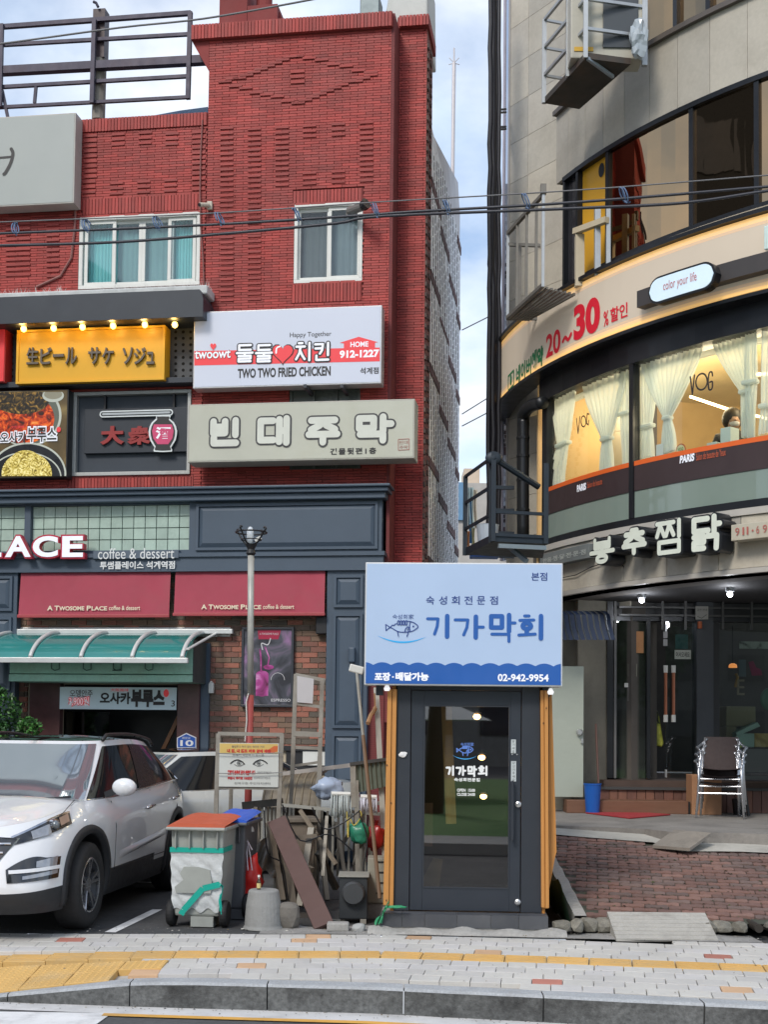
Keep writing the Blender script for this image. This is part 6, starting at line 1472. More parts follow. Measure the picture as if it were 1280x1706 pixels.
dr = sf('glass_door', 1110, 1158, -.0, .012, zd, zt_, dkg)
b = MB(); u = G.p(1110, 1200)[0]; b.box(u-.01, u+.012, -.02, .03, G.p(1110, 1295)[1], G.p(1110, 1282)[1]); b.box(u-.01, u+.012, -.02, .03, G.p(1110, 1052)[1], G.p(1110, 1040)[1]); SF.part('pivot', b, alu, parent=dr)
for px_ in (1108, 1121):
 u = G.p(px_, 1150)[0]; b = MB().lathe((u, -.07, G.p(px_, 1192)[1]), [(.022, 0), (.022, G.p(px_, 1121)[1]-G.p(px_, 1192)[1])], 10); h_ = SF.part('door_handle', b, M('copper', (.36, .13, .07), .35, .5), parent=dr, smooth=False)
 b = MB(); z1, z0 = G.p(px_, 1109)[1], G.p(px_, 1121)[1]; b.lathe((u, -.07, z0), [(.03, 0), (.03, z1-z0)], 10); z1, z0 = G.p(px_, 1191)[1], G.p(px_, 1203)[1]; b.lathe((u, -.07, z0), [(.03, 0), (.03, z1-z0)], 10); SF.part('handle_end', b, M('handle_white', (.6, .6, .56), .4), parent=dr)
u0, u1, z0, z1 = GR(1125, 1083, 1152, 1098, -.01); SF.part('door_plate', MB().box(u0, u1, -.012, -.004, z0, z1), M('plate_grey', (.32, .34, .30), .5), parent=dr); mb = MB(); letters_px(mb, G, '어서오세요', 1127, 1086, 1150, 1095, -.014, bold=.02); SF.part('plate_lettering', mb, ink, parent=dr, norm=False)
u0, u1, z0, z1 = GR(1126, 1057, 1147, 1081, .02); SF.part('door_poster', MB().box(u0, u1, .02, .025, z0, z1), M('poster_teal', (.03, .10, .11), .5), parent=dr)
for n_, x0, y0, x1, y1, c in (('door_poster', 1057, 1052, 1073, 1088, (.42, .20, .08)), ('door_notice', 1047, 1106, 1062, 1127, (.22, .22, .17)), ('paper_roll', 1041, 1138, 1055, 1145, (.6, .6, .56)), ('paper_roll', 1047, 1145, 1055, 1168, (.42, .42, .42))):
 u0, u1, z0, z1 = GR(x0, y0, x1, y1, .01); SF.part(n_, MB().box(u0, u1, .004, .012, z0, z1), M('%s_%d' % (n_, y0), c, .7, var=.2, scale=8), parent=dl)
for y0 in (1052, 1065): u0, u1, z0, z1 = GR(1106, y0, 1113, y0+11, -.01); SF.part('door_sticker', MB().box(u0, u1, -.012, -.003, z0, z1), M('sticker_dark', (.3, .3, .3) if y0 < 1060 else (.05, .05, .05), .5), parent=dr)
plk = M('deck_plank', pal=[(.16, .07, .05), (.12, .055, .04), (.19, .085, .055), (.14, .07, .055)], palrand='obj', rough=.65, var=.2, scale=3, dirt=.4, dirtcol=(.08, .05, .04), stretch=(6, 6, 1))
me = unit(plk, 'deck_plank'); x = 1003
zp1, zp0 = G.p(1100, 1316, -.37)[1], .62
u = G.p(1000, 1330, -.37)[0]
while u < 7.5:
 w = random.uniform(.105, .125); SF.piece('deck_plank', me, u+.004, u+w-.004, -.385+random.uniform(-.004, .004), -.36, zp0+.005, zp1-.0); u += w
SF.part('deck_edge', MB().box(G.p(1000, 1330, -.37)[0]-.03, 7.5, -.42, -.35, zp1, zp1+.035), M('deck_edge', (.05, .05, .05), .6))
ws = Th('wooden_step', 'long low brown wooden step in front of the plank deck', 'step', G, (G.p(1060, 1345, -.7)[0], -.7, .62)); u0, u1, z0, z1 = GR(945, 1334, 1148, 1357, -.75); ws.part('beam', MB().box(u0, u1-.0, -.75, -.39, .62, z1), M('step_wood', (.17, .08, .045), .6, var=.25, stretch=(1, 6, 6), dirt=.3), bevel=.008); ws.part('end_cap', MB().box(u1, u1+.02, -.745, -.4, .63, z1-.005), black)
rm = Th('red_mat', 'worn red door mat on the patio before the wooden step', 'mat', FW, (2.9, 15.4, .62)); pz = .625
pp_ = [onz(976, 1355, pz), onz(1022, 1351, pz), onz(1118, 1358, pz), onz(1050, 1364, pz)]
rm.solo(MB().add([tuple(p) for p in pp_]+[tuple(p+up*.012) for p in pp_], [(0, 1, 2, 3), (7, 6, 5, 4), (0, 4, 5, 1), (1, 5, 6, 2), (2, 6, 7, 3), (3, 7, 4, 0)]), M('mat_red', (.36, .03, .035), .9, var=.25, scale=4, dirt=.4, dirtcol=(.2, .06, .05)))
PD = Th('pale_door', 'pale grey-green steel door standing open left of the porch wall', 'door', G, (G.p(952, 1320, -.6)[0], -.55, .55)); u0, u1, z0, z1 = GR(926, 1110, 973, 1328, -.6)
u0 = G.p(905, 1200, -.6)[0]
PD.part('leaf', MB().box(u0, u1, -.6, -.55, z0, z1), M('door_pale', (.38, .42, .36), .5, var=.06, dirt=.1), bevel=.006); u, z = G.p(966, 1220, -.62); b = MB(); b.lathe((u, -.67, z), [(.03, 0), (.045, .03), (.02, .05), (.02, .07)], 14, 'y'); PD.part('knob', b, alu, smooth=False); PD.part('lock', MB().box(u+.02, u+.05, -.63, -.6, z-.14, z-.08), alu)
bk = Th('blue_bucket', 'tall blue plastic bucket at the foot of the pale door', 'bucket', G, (G.p(989, 1330, -.8)[0], -.8, .62)); u, z = G.p(989, 1331, -.85); bk.part('body', MB().lathe((u, -.8, .62), [(.085, 0), (.108, .36), (.114, .36), (.114, .38)], 20), M('bucket_blue', (.01, .10, .42), .4)); bk.part('inside', MB().lathe((u, -.8, .99), [(.104, 0), (.104, .012)], 20), black)
br = Th('broom_stick', 'dark thin broom stick leaning behind the blue bucket', 'broom', G, (u+.12, -.7, .62)); br.solo(MB().tube([(u+.10, -.75, .63), (u+.12, -.3, 1.75)], .014, 6), M('stick', (.10, .05, .04), .6))
yw = Th('yellow_bag', 'yellow and black printed bag standing behind the glass door', 'bag', G, (G.p(1090, 1240, .3)[0], .3, zd)); 
def Gw(x, y, yy=0.0): a = G.p(x, y, yy); return (a[0], yy, a[1])
b = MB(); pts_ = pts_px(G, [(1087, 1183), (1098, 1184), (1107, 1238), (1104, 1245), (1090, 1241), (1085, 1210)], .3); b.prism(pts_, .3, .5); yw.part('bag', b, picture_mat('bag_print', [('1c1f10', .35), ('8f9434', .45), ('c2c04e', .6), ('e8e4b0', .9)], 6, 1.0), bevel=.02)
b = MB(); b.prism(pts_px(G, [(1062, 1186), (1072, 1182), (1076, 1200), (1066, 1204)], .3), .3, .45); yw.part('bag_fold', b, M('bag_yellow', (.45, .48, .10), .5), bevel=.01)
wb = Th('foam_box', 'white foam box with bags on top behind the left glass door', 'box', G, (G.p(1055, 1243, .25)[0], .25, G.p(1055, 1243, .25)[1])); u0, u1, z0, z1 = GR(1031, 1219, 1062, 1243, .25); wb.part('box', MB().box(u0, u1, .25, .6, z0, z1), M('foam', (.55, .57, .56), .6), bevel=.01)
u0, u1, z0, z1 = GR(1061, 1217, 1077, 1238, .3); wb.part('box', MB().box(u0, u1, .3, .6, z0, z1), M('foam', (.55, .57, .56), .6), bevel=.01); c = Gw(1047, 1212, .4); wb.part('bag', crumple(c, .12, (1.1, .8, .8), 8), M('bag_red', (.25, .04, .05), .4)); c = Gw(1066, 1207, .45); wb.part('bag', crumple(c, .12, (1, .8, .9), 9), M('bag_violet', (.08, .10, .22), .3))
tb = Th('inner_counter', 'dark counter inside the shop holding the boxes', 'counter', G, (4, .2, zd)); u0, u1, z0, z1 = GR(1030, 1244, 1078, 1300, .24); tb.solo(MB().box(u0, u1, .24, .9, zd, G.p(1050, 1244, .25)[1]), M('counter_dark', (.02, .022, .035), .5))
def gbox(name, label, cat, x0, y0, x1, y1, yy, d, mat, **k):
 u0, u1, z0, z1 = GR(x0, y0, x1, y1, yy); t = Th(name, label, cat, G, ((u0+u1)/2, yy, z0), empty=False); t.solo(MB().box(u0, u1, yy, yy+d, z0, z1), mat, **k); return t
zs = G.p(1240, 1247)[1]
carton = M('carton', (.26, .22, .14), .7, var=.15)
gbox('carton', 'upper pale cardboard box in the left corner of the shop window', 'box', 1211, 1177, 1260, 1210, .35, .4, carton, bevel=.008); gbox('carton', 'lower pale cardboard box in the left corner of the shop window', 'box', 1211, 1210.5, 1228, 1244, .35, .4, carton, bevel=.008)
t = Th('styrofoam_box', 'pale green styrofoam box with tilted lid in the shop window', 'box', G, (G.p(1245, 1245, .15)[0], .15, zs)); u0, u1, z0, z1 = GR(1228, 1222, 1258, 1245, .15); fm = M('foam_green', (.34, .46, .40), .6); t.part('box', MB().box(u0, u1, .15, .45, z0, z1), fm, bevel=.01); t.part('lid', MB().prism(pts_px(G, [(1227, 1221), (1263, 1203), (1268, 1210), (1230, 1226)], .14), .14, .5), fm, bevel=.005)
t = gbox('carton', 'printed cream box in the shop window at the right border', 'box', 1258, 1222, 1320, 1245, .18, .3, picture_mat('carton_print', [('7a5a2a', .3), ('b89a5a', .5), ('c9b27e', .6), ('a0522d', .75)], 5, .5), bevel=.008)
t = Th('wall_poster', 'white printed strip high inside the shop window', 'poster', G, (G.p(1256, 1080, .4)[0], .4, G.p(1256, 1082, .4)[1]), empty=False); u0, u1, z0, z1 = GR(1233, 1069, 1330, 1081, .4); t.solo(MB().box(u0, u1, .4, .41, z0, z1), picture_mat('strip_print', [('30312f', .35), ('aab0a8', .45), ('c8ccc6', .7), ('dddddd', .9)], 6, .3))
t = Th('pink_figure_sticker', 'small pink poster hanging inside the right shop window', 'poster', G, (G.p(1262, 1125, .4)[0], .4, G.p(1262, 1125, .4)[1]), empty=False); b = MB(); b.prism(pts_px(G, [(1248, 1103), (1256, 1101), (1261, 1112), (1269, 1115), (1271, 1125), (1254, 1126)], .4), .4, .41); t.solo(b, M('pink_dark', (.32, .03, .10), .5))
t = Th('blue_grey_poster', 'small blue-grey poster inside the shop window left of the pink one', 'poster', G, (G.p(1238, 1127, .4)[0], .4, G.p(1238, 1127, .4)[1]), empty=False); u0, u1, z0, z1 = GR(1232, 1099, 1244, 1127, .4); t.solo(MB().box(u0, u1, .4, .41, z0, z1), M('bluegrey', (.13, .16, .19), .5))
t = Th('orange_lamp', 'small glowing orange lamp behind the shop window', 'lamp', G, (G.p(1222, 1112, .6)[0], .6, G.p(1222, 1116, .6)[1])); c = Gw(1222, 1110, .6); t.part('shade', MB().lathe(c, [(.06, -.02), (.055, .02), (.02, .04)], 12), M('lamp_orange', (.9, .3, .08), .5, emit=.8))
b = MB(); b.tube([(c[0], .6, c[2]+.04), (c[0], .6, zt_)], .006, 5); t.part('cord', b, black)
t = Th('window_ornament', 'cream letter ornament standing behind the shop window', 'ornament', G, (G.p(1235, 1160, .3)[0], .3, G.p(1235, 1160, .3)[1])); b = MB(); letters_px(b, G, 'E', 1229, 1132, 1241, 1158, .3, depth=.04); t.part('letter', b, M('orn_cream', (.30, .24, .17), .6)); b = MB(); b.tube([Gw(1226, 1145, .3), Gw(1230, 1128, .3), Gw(1227, 1122, .3)], .02, 6); t.part('branch', b, M('orn_gold', (.4, .22, .06), .5))
t = Th('round_green_object', 'round pale green fan cover inside the shop window at the right border', 'fan', G, (G.p(1283, 1200, .5)[0], .5, G.p(1283, 1200, .5)[1])); c = Gw(1283, 1165, .5); t.part('cover', MB().ball(c, .13, 16, 10, (1, .4, 1.2)), M('fan_green', (.10, .22, .16), .4), smooth=True); t.part('stem', MB().tube([c, (c[0], .5, zs)], .02, 8), black)
nt_ = Th('porch_notice', 'small square pale notice hung on the post between doors and window', 'notice', G, (G.p(1172, 1032, -.1)[0], -.1, G.p(1172, 1032, -.1)[1])); u0, u1, z0, z1 = GR(1160, 1010, 1181, 1032, -.12); nt_.part('board', MB().box(u0, u1, -.12, -.10, z0, z1), M('notice', (.26, .26, .24), .6)); b = MB(); b.stroke(pts_px(G, [(1163, 1027), (1170, 1030), (1178, 1024)], -.122), .006, -.122); letters_px(b, G, '금연 안내', 1162, 1014, 1179, 1018, -.122); nt_.part('print', b, ink, norm=False)
bo = Th('orange_can', 'small orange can fixed under the square notice', 'can', G, (G.p(1166, 1047, -.1)[0], -.1, G.p(1166, 1047, -.1)[1])); u, z = G.p(1167, 1047, -.1); bo.solo(MB().lathe((u, -.1, z), [(.03, 0), (.03, .09)], 12), M('can_orange', (.35, .08, .02), .5))
for i, (x, y) in enumerate(((1070, 1000), (1217, 990))):
 lab = ('bright white spot lamp under the fascia over the glass doors', 'bright white spot lamp under the fascia near the right border')[i]; Y = 16.6-i*.9
 c = at(x, y, Y); t = Th('spot_lamp', lab, 'lamp', FW, c, group='spot lamps under the curved fascia'); t.part('bulb', MB().ball(c, .034, 12, 8), M('spot_white', (.9, .92, 1), .3, var=0, emit=14), smooth=True); t.part('holder', MB().lathe(c, [(.05, .03), (.06, .10), (.05, .12)], 12), M('holder', (.3, .32, .34), .4, .5)); t.part('stem', MB().tube([(c[0], c[1], c[2]+.12), (c[0], c[1], z_fb+.02)], .008, 5), black)
 ld = bpy.data.lights.new('spot_light', 'POINT'); ld.energy = 6; ld.color = (.9, .93, 1); ld.shadow_soft_size = .06; lo = bpy.data.objects.new('spot_light', ld); COL.objects.link(lo); lo.parent = t.o; lo.location = (0, 0, -.08)
for x, yy_, e_ in ((1050, .9, 10), (1140, 1.4, 8), (1240, .9, 26)):
 ld = bpy.data.lights.new('shop_fill', 'POINT'); ld.energy = e_; ld.color = (1, .9, .7); ld.shadow_soft_size = .15; lo = bpy.data.objects.new('shop_fill', ld); COL.objects.link(lo); lo.location = Gw(x, 1075, yy_)  # unseen fill lights added inside so the shop's contents show
aw = Th('blue_awning', 'folded dark blue striped awning in the shade behind the white sign', 'awning', G, (G.p(960, 1070, -1)[0], -1, G.p(960, 1075, -1)[1])); b = MB(); bw = MB()
for k in range(9):
 x = 922+k*10; a = [Gw(x, 1018, -.9), Gw(x+7, 1024, -1.0), Gw(x+10, 1045, -1.05), Gw(x+16, 1066, -1.1)]; 
 c = [Gw(x+8, 1018, -.9), Gw(x+15, 1024, -1.0), Gw(x+18, 1045, -1.05), Gw(x+24, 1066, -1.1)]
 b.add(a+c, [(i, i+1, i+5, i+4) for i in range(3)]); bw.tube([(p[0], p[1]-.01, p[2]) for p in a], .008, 5)
aw.part('fabric', b, M('awning_navy', (.006, .02, .06), .6, var=.3, scale=4)); aw.part('piping', bw, M('piping_grey', (.05, .065, .085), .5))
chm = M('chair_alu', (.62, .64, .68), .28, .85, var=.08); weave = M('chair_weave', (.05, .035, .035), .7, var=.2, scale=20, bump=.4, bscale=200)
def chair(x, y, z, rz, label, dz=0.0, full=True):
 f = Flat(x, y, rz); t = Th('cafe_chair', label, 'chair', f, (0, 0, z), group='stacked aluminium chairs')
 r_ = .0135; w, d = .25, .23
 for sx_ in (-1, 1):
  t.part('leg', MB().tube([(sx_*(w+.03), -d-.02, z), (sx_*w, -d+.02, z+.44), (sx_*w, -d+.0, z+.62)], r_, 8), chm, smooth=True)
  t.part('leg', MB().tube([(sx_*(w-.02), d+.06, z), (sx_*(w-.03), d, z+.42), (sx_*(w-.05), d+.05, z+.80)], r_, 8), chm, smooth=True)
  t.part('armrest', MB().tube(smooth_path([(sx_*w, -d+.0, z+.61), (sx_*(w+.02), -d+.06, z+.66), (sx_*(w+.05), 0, z+.68), (sx_*(w+.01), d, z+.70), (sx_*(w-.08), d+.07, z+.79)], 4), r_, 8), chm, smooth=True)
 t.part('crossbar', MB().tube([(-w, -d, z+.30), (w, -d, z+.30)], r_*.9, 8), chm)
 b = MB(); b.grid(lambda i, j: ((i-.5)*2*(w-.02), -d+2*d*j, z+.43-.02*math.sin(i*3.14)), 6, 6); b.grid(lambda i, j: ((i-.5)*2*(w-.02), -d+2*d*j, z+.42-.02*math.sin(i*3.14)), 6, 6); t.part('seat', b, weave)
 b = MB(); b.grid(lambda i, j: ((i-.5)*2*(w-.05), d+.02+.06*j-.03*math.sin(i*3.14), z+.47+.34*j), 6, 6); t.part('backrest', b, weave)
 return t
cp = onz(1208, 1364, .62)
for k in range(3): chair(cp.x+.02*k, cp.y+.22+.03*k, .622+.085*k, R(-14), ['lowest chair of the aluminium stack on the patio', 'middle chair of the aluminium stack on the patio', 'topmost chair of the aluminium stack on the patio'][k])
cbx = Th('cardboard_box', 'brown cardboard box standing behind the stacked chairs', 'box', G, (G.p(1185, 1320, -1)[0], -.9, .62)); u0, u1, z0, z1 = GR(1157, 1268, 1220, 1330, -.9); cbx.solo(MB().box(u0, u1-.1, -.80, -.47, .62, 1.12), M('cardboard', (.36, .19, .10), .8, var=.15), bevel=.006)
pt = Th('small_plant', 'small green plant sprouting above the stacked chairs', 'plant', G, (G.p(1233, 1245, -.9)[0], -.7, .62)); b = MB(); c = Gw(1233, 1246, -.7); rnd = random.Random(2)
for k in range(16): a_ = rnd.uniform(0, 6.28); e = Vector((math.cos(a_)*.06, math.sin(a_)*.04, rnd.uniform(.02, .09))); c0 = Vector(c); b.add([tuple(c0+Vector((.006, 0, 0))), tuple(c0-Vector((.006, 0, 0))), tuple(c0+e)], [(0, 1, 2)])
pt.part('leaf', b, M('leaf_bright', (.22, .30, .05), .6), kind='stuff'); pt.part('pot', MB().lathe((c[0], c[1], .62), [(.08, 0), (.1, .2), (.02, .21), (.015, c[2]-.62)], 12), black)
tbk = Th('black_bench', 'dark folding table under the right shop window', 'table', G, (G.p(1250, 1345, -.7)[0], -.7, .62)); u0 = G.p(1228, 1290, -.7)[0]; tz = G.p(1250, 1287, -.7)[1]
tbk.part('tabletop', MB().box(u0, u0+1.3, -.95, -.5, tz-.03, tz), M('table_black', (.02, .02, .022), .3), bevel=.005); tbk.part('leg', MB().bar((u0+.02, -.9, tz), (u0+.10, -.9, .62), .03), black); tbk.part('leg', MB().bar((u0+1.2, -.9, tz), (u0+1.2, -.9, .62), .03), black)
def skin_person(pts, edges, radii, mat, name, th, sub=1):
 me = bpy.data.meshes.new(name); me.from_pydata([tuple(p) for p in pts], edges, []); o = bpy.data.objects.new(name, me); COL.objects.link(o)
 m = o.modifiers.new('skin', 'SKIN'); 
 for v, r_ in zip(me.skin_vertices[0].data, radii): v.radius = (r_, r_)
 me.skin_vertices[0].data[0].use_root = True
 s_ = o.modifiers.new('sub', 'SUBSURF'); s_.levels = sub; s_.render_levels = sub
 bpy.context.view_layer.update(); m2 = bpy.data.meshes.new_from_object(o.evaluated_get(bpy.context.evaluated_depsgraph_get())); bpy.data.objects.remove(o)
 m2.transform(th.Mi); m2.materials.clear(); m2.materials.append(mat); m2.shade_smooth(); return newobj(name, m2, th.o)
hp = B.p(1222, 702, .9); hw = B.w(hp[0], .9, hp[1])
PS = Th('person', 'person with dark hair in a dark top standing inside the salon behind the white box', 'person', FW, (hw.x, hw.y, z_gb-.25)); z0 = z_gb-.25; hx, hy, hz = hw
S_ = (hz-z0)/1.60
P_ = lambda x, y, z: (hx+x, hy+y, z0+z*S_)
pts = [P_(0, 0, .92), P_(0, 0, 1.10), P_(0, 0, 1.32), P_(0, 0, 1.46), P_(0, 0, 1.60), P_(.18, 0, 1.38), P_(.24, .02, 1.12), P_(.2, -.18, .98), P_(-.18, 0, 1.38), P_(-.24, .02, 1.12), P_(-.2, -.18, .98), P_(.1, 0, .86), P_(.1, 0, .46), P_(.1, 0, .04), P_(-.1, 0, .86), P_(-.1, 0, .46), P_(-.1, 0, .04), P_(.1, -.12, .03), P_(-.1, -.12, .03)]
skin_person(pts, [(0, 1), (1, 2), (2, 3), (3, 4), (2, 5), (5, 6), (6, 7), (2, 8), (8, 9), (9, 10), (0, 11), (11, 12), (12, 13), (0, 14), (14, 15), (15, 16), (13, 17), (16, 18)], [.13, .12, .14, .055, .09, .06, .045, .035, .06, .045, .035, .085, .06, .04, .085, .06, .04, .035, .035], M('dark_clothes', (.04, .035, .03), .8), 'body', PS)
PS.part('head', MB().ball(P_(0, -.02, 1.60), .10, 16, 12, (.85, .95, 1.15)), M('skin', (.45, .27, .18), .6), smooth=True); PS.part('nose', MB().ball(P_(0, -.12, 1.59), .016, 8, 6), M('skin', (.45, .27, .18), .6), smooth=True)
PS.part('hair', MB().ball(P_(0, .02, 1.64), .125, 16, 12, (1, 1.05, 1.1)), M('hair_dark', (.025, .018, .012), .5), smooth=True)
PS.part('face_mask', MB().ball(P_(0, -.055, 1.56), .075, 12, 8, (.9, .8, .7)), M('mask_white', (.6, .6, .6), .7), smooth=True)
# ================================================================== the little kiosk entrance
K = Flat(0, 10.98, -.05)
def KR(x0, y0, x1, y1, y=0.0): return rect(K, x0, y0, x1, y1, y)
charc = M('kiosk_charcoal', (.022, .028, .038), .5, var=.1, scale=3, bump=.1, bscale=200)
pine = M('pine_plank', (.50, .23, .06), .5, var=.12, scale=2, bump=.15, bscale=90, wave=(3, 2.5, .25, 'X'), stretch=(7, 7, 1))
pined = M('pine_plank_piece', (.50, .215, .045), .5, var=.2, scale=2, bump=.15, bscale=90, objr=.12, stretch=(7, 7, 1))
KI = Th('kiosk', 'small charcoal kiosk with glass door and orange pine posts under the blue and white sign', 'kiosk', K, (K.p(778, 1520)[0], 0, 0))
zb = K.p(778, 1519)[1]; zt = K.p(778, 1128)[1]; zd1 = K.p(778, 1150)[1]
uL0, uL1 = K.p(656, 1500)[0], K.p(662, 1160)[0]; uR0, uR1 = K.p(903, 1500)[0], K.p(900, 1160)[0]
ud0, ud1 = K.p(683, 1350)[0], K.p(869, 1350)[0]
D = 2.3
b = MB(); b.prism([(uL0, zb), (ud0, zb), (ud0, zt), (uL1, zt)], .0, .06); KI.part('front_panel', b, charc, bevel=.004)
b = MB(); b.prism([(ud1, zb), (uR0, zb), (uR1, zt), (ud1, zt)], .0, .06); KI.part('front_panel', b, charc, bevel=.004)
KI.part('header', MB().box(ud0+.001, ud1-.001, .005, .06, zd1, zt), charc)
me = unit(pined, 'plank')
KI.part('side_wall', MB().box(uL0+.0, uL0+.05, .07, D, .06, zt), charc); KI.part('side_wall', MB().box(uR0-.05, uR0, .07, D, .06, zt), charc); KI.part('back_wall', MB().box(uL0, uR0, D, D+.05, .0, zt), M('kiosk_inside', (.05, .035, .025), .8)); KI.part('roof', MB().box(uL0-.05, uR0+.05, .0, D+.1, zt, zt+.06), charc)
y = .02
while y < D:
 for u0, sgn in ((uL0-.03, 1), (uR0, 1)): KI.piece('plank', me, u0, u0+.03, y+.002, y+.115, .10, zt)
 y += .118
def post(name, pts, y0, y1, mat=pine, **k): 
 b = MB(); b.prism(pts_px(K, pts, y0), y0, y1); return KI.part(name, b, mat, bevel=.005, **k)
post('pine_post', [(638.5, 1508), (648, 1509), (653, 1148), (646, 1147)], -.05, .03); post('pine_post', [(648.5, 1510), (655.5, 1510), (661.5, 1148), (653.5, 1148)], -.035, .03)
post('pine_post', [(902.5, 1512), (909, 1513), (907, 1150), (901, 1150)], -.035, .03); post('pine_post', [(909.5, 1514), (915.5, 1513), (914, 1151), (907.5, 1150)], -.05, .03)
b = MB(); b.prism(pts_px(K, [(916, 1480), (926, 1425), (928, 1420), (920, 1154), (915, 1152)], .05), .05, .35); KI.part('side_board', b, pine)
for x, y, yy in ((650, 1233, -.038), (652, 1338, -.038), (644, 1500, -.052), (906, 1205, -.038), (911, 1180, -.052), (645, 1275, -.052)): 
 b = MB(); u, z = K.p(x, y, yy); b.disc(u, yy-.001, z, .006, 8, .009); KI.part('knot', b, M('knot', (.10, .04, .012), .6), norm=False)
dz0, dz1 = zb+.005, zd1-.004
g0, g1, gz0_, gz1_ = KR(705, 1175, 850, 1481, .0)
DR = KI.part('door', MB().box(ud0+.006, g0, .012, .055, dz0, dz1).box(g1, ud1-.006, .012, .055, dz0, dz1).box(g0, g1, .012, .055, dz0, gz0_).box(g0, g1, .012, .055, gz1_, dz1), M('door_charcoal', (.026, .033, .045), .4, var=.08, scale=2), bevel=.003)
KI.part('door_pane', MB().box(g0, g1, .030, .038, gz0_, gz1_), glass('kiosk_glass', (.85, .86, .82), .92, .015, .19), parent=DR)
b = MB(); t = .012
for q in ((g0, g1, gz1_-t, gz1_), (g0, g1, gz0_, gz0_+t), (g0, g0+t, gz0_+t, gz1_-t), (g1-t, g1, gz0_+t, gz1_-t)): b.box(q[0], q[1], .008, .029, q[2], q[3])
KI.part('glazing_bead', b, charc, parent=DR)
b = MB(); u = K.p(854, 1400, -.05)[0]; b.box(u-.008, u+.008, -.055, -.035, K.p(854, 1400)[1], K.p(854, 1300)[1]); b.box(u-.008, u+.008, -.05, .012, K.p(854, 1302)[1]-.02, K.p(854, 1302)[1]); b.box(u-.008, u+.008, -.05, .012, K.p(854, 1398)[1], K.p(854, 1398)[1]+.02); KI.part('door_handle', b, charc, parent=DR, bevel=.003)
for x, y in ((864, 1340), (863, 1503)): u, z = K.p(x, y, 0); KI.part('door_lock', MB().lathe((u, -.005, z), [(.012, -.012), (.024, -.006), (.026, .018)], 16, 'y'), alu, parent=DR)
for y in (1257, 1257.01): u, z = K.p(854+ (8 if y > 1257 else 0), y, 0); KI.part('door_screw', MB().lathe((u, .004, z), [(.006, 0), (.006, .01)], 8, 'y'), alu, parent=DR)
for x0, y0, x1, y1, tx in ((852, 1232, 860, 1255, '당기세요'), (852, 1268, 860.5, 1302, '당신이주세요')):
 u0, u1, z0, z1 = KR(x0, y0, x1, y1, .008); s_ = KI.part('door_sticker', MB().box(u0, u1, .006, .011, z0, z1), M('sticker_white', (.5, .55, .56), .5), parent=DR)
 n = len(tx); mb = MB()
 for i, ch in enumerate(tx): h = (z1-z0)/n; letters(mb, ch, u0+.010, u1-.010, z1-h*(i+1)+.003, z1-h*i-.004, .005)
 KI.part('door_sticker_print', mb, ink, parent=DR, norm=False)
dwh = M('decal_white', (.72, .74, .74), .5, var=0, emit=.05); dbl = M('decal_blue', (.10, .20, .55), .5, var=0, emit=.08); dcy = M('decal_cyan', (.05, .32, .62), .5, var=0, emit=.08)
yy = .028
def decal(name, mb, mat): KI.part(name, mb, mat, parent=DR, norm=False)
def fish(mb, fr, T, y, w):
 P = lambda L: [fr.p(*T(a, b), y) for a, b in L]
 k = [0]
 def S(L, sm=3, closed=False): mb.stroke(P(smooth_path(L, sm) if sm > 1 else L), w, y-.0006*k[0], .0002, 6); k[0] += 1
 S([(190, 465), (188, 428), (215, 446)], 1); S([(190, 465), (215, 447), (245, 462), (262, 470), (290, 474), (335, 470), (360, 460), (380, 441), (362, 422), (340, 412), (315, 408)], 4)
 S([(215, 445), (228, 432), (238, 434), (245, 425), (258, 424)], 3); S([(334, 415), (329, 438), (333, 468)], 3)
 for x in (260, 275, 290, 305): S([(x, 408), (x+8, 406), (x+9, 428), (x, 430), (x-2, 418), (x, 408)], 2)
 S([(300, 474), (306, 455), (318, 442), (324, 448), (320, 462), (326, 470)], 3); S([(258, 470), (264, 498)], 1); S([(322, 472), (314, 500)], 1)
 c = fr.p(*T(352, 440), y); mb.disc(c[0], y-.0005, c[1], w*1.1, 8)
def swoosh(mb, fr, T, y):
 n = 16; vs = []
 for i in range(n+1): t = i/n; x = 135+295*t; z = 492+8*t+4*34*t*(1-t); th = 4*8*t*(1-t); p = fr.p(*T(x, z-th*.2), y); q = fr.p(*T(x, z+th), y); vs += [(p[0], y, p[1]), (q[0], y, q[1])]
 mb.add(vs, [(2*i, 2*i+1, 2*i+3, 2*i+2) for i in range(n)])
TD = lambda x, y: (753+(x-130)*.142, 1236+(y-365)*.17)
mb = MB(); fish(mb, K, TD, yy, .0075); letters_px(mb, K, '숙성회家', 768, 1237, 790, 1243, yy, bold=.01); decal('fish_decal', mb, dbl)
mb = MB(); swoosh(mb, K, TD, yy); decal('wave_decal', mb, dcy)
mb = MB()
for ch, x0, x1 in (('기', 744, 757), ('가', 761, 776), ('막', 780, 794), ('회', 798, 812)): u0, u1, z0, z1 = KR(x0, 1277, x1, 1291 if ch != '막' else 1293, yy); hangul(mb, ch, u0, u1, z0, z1, yy, .017)
letters_px(mb, K, '숙성회전문점', 757, 1296, 800, 1302, yy, bold=.04, space=1.1); letters_px(mb, K, 'OPEN  15:00', 762, 1314, 792, 1319, yy, bold=.03); letters_px(mb, K, 'CLOSE 24:00', 762, 1321, 792, 1326, yy, bold=.03)
decal('name_decal', mb, dwh)
b = MB(); b.box(uL0+.05, uR0-.05, 1.0, 1.05, 0, zt-.1)
KI.part('stair_floor', MB().box(uL0+.05, uR0-.05, .07, D, .0, .12), M('inside_floor', (.03, .028, .025), .6))
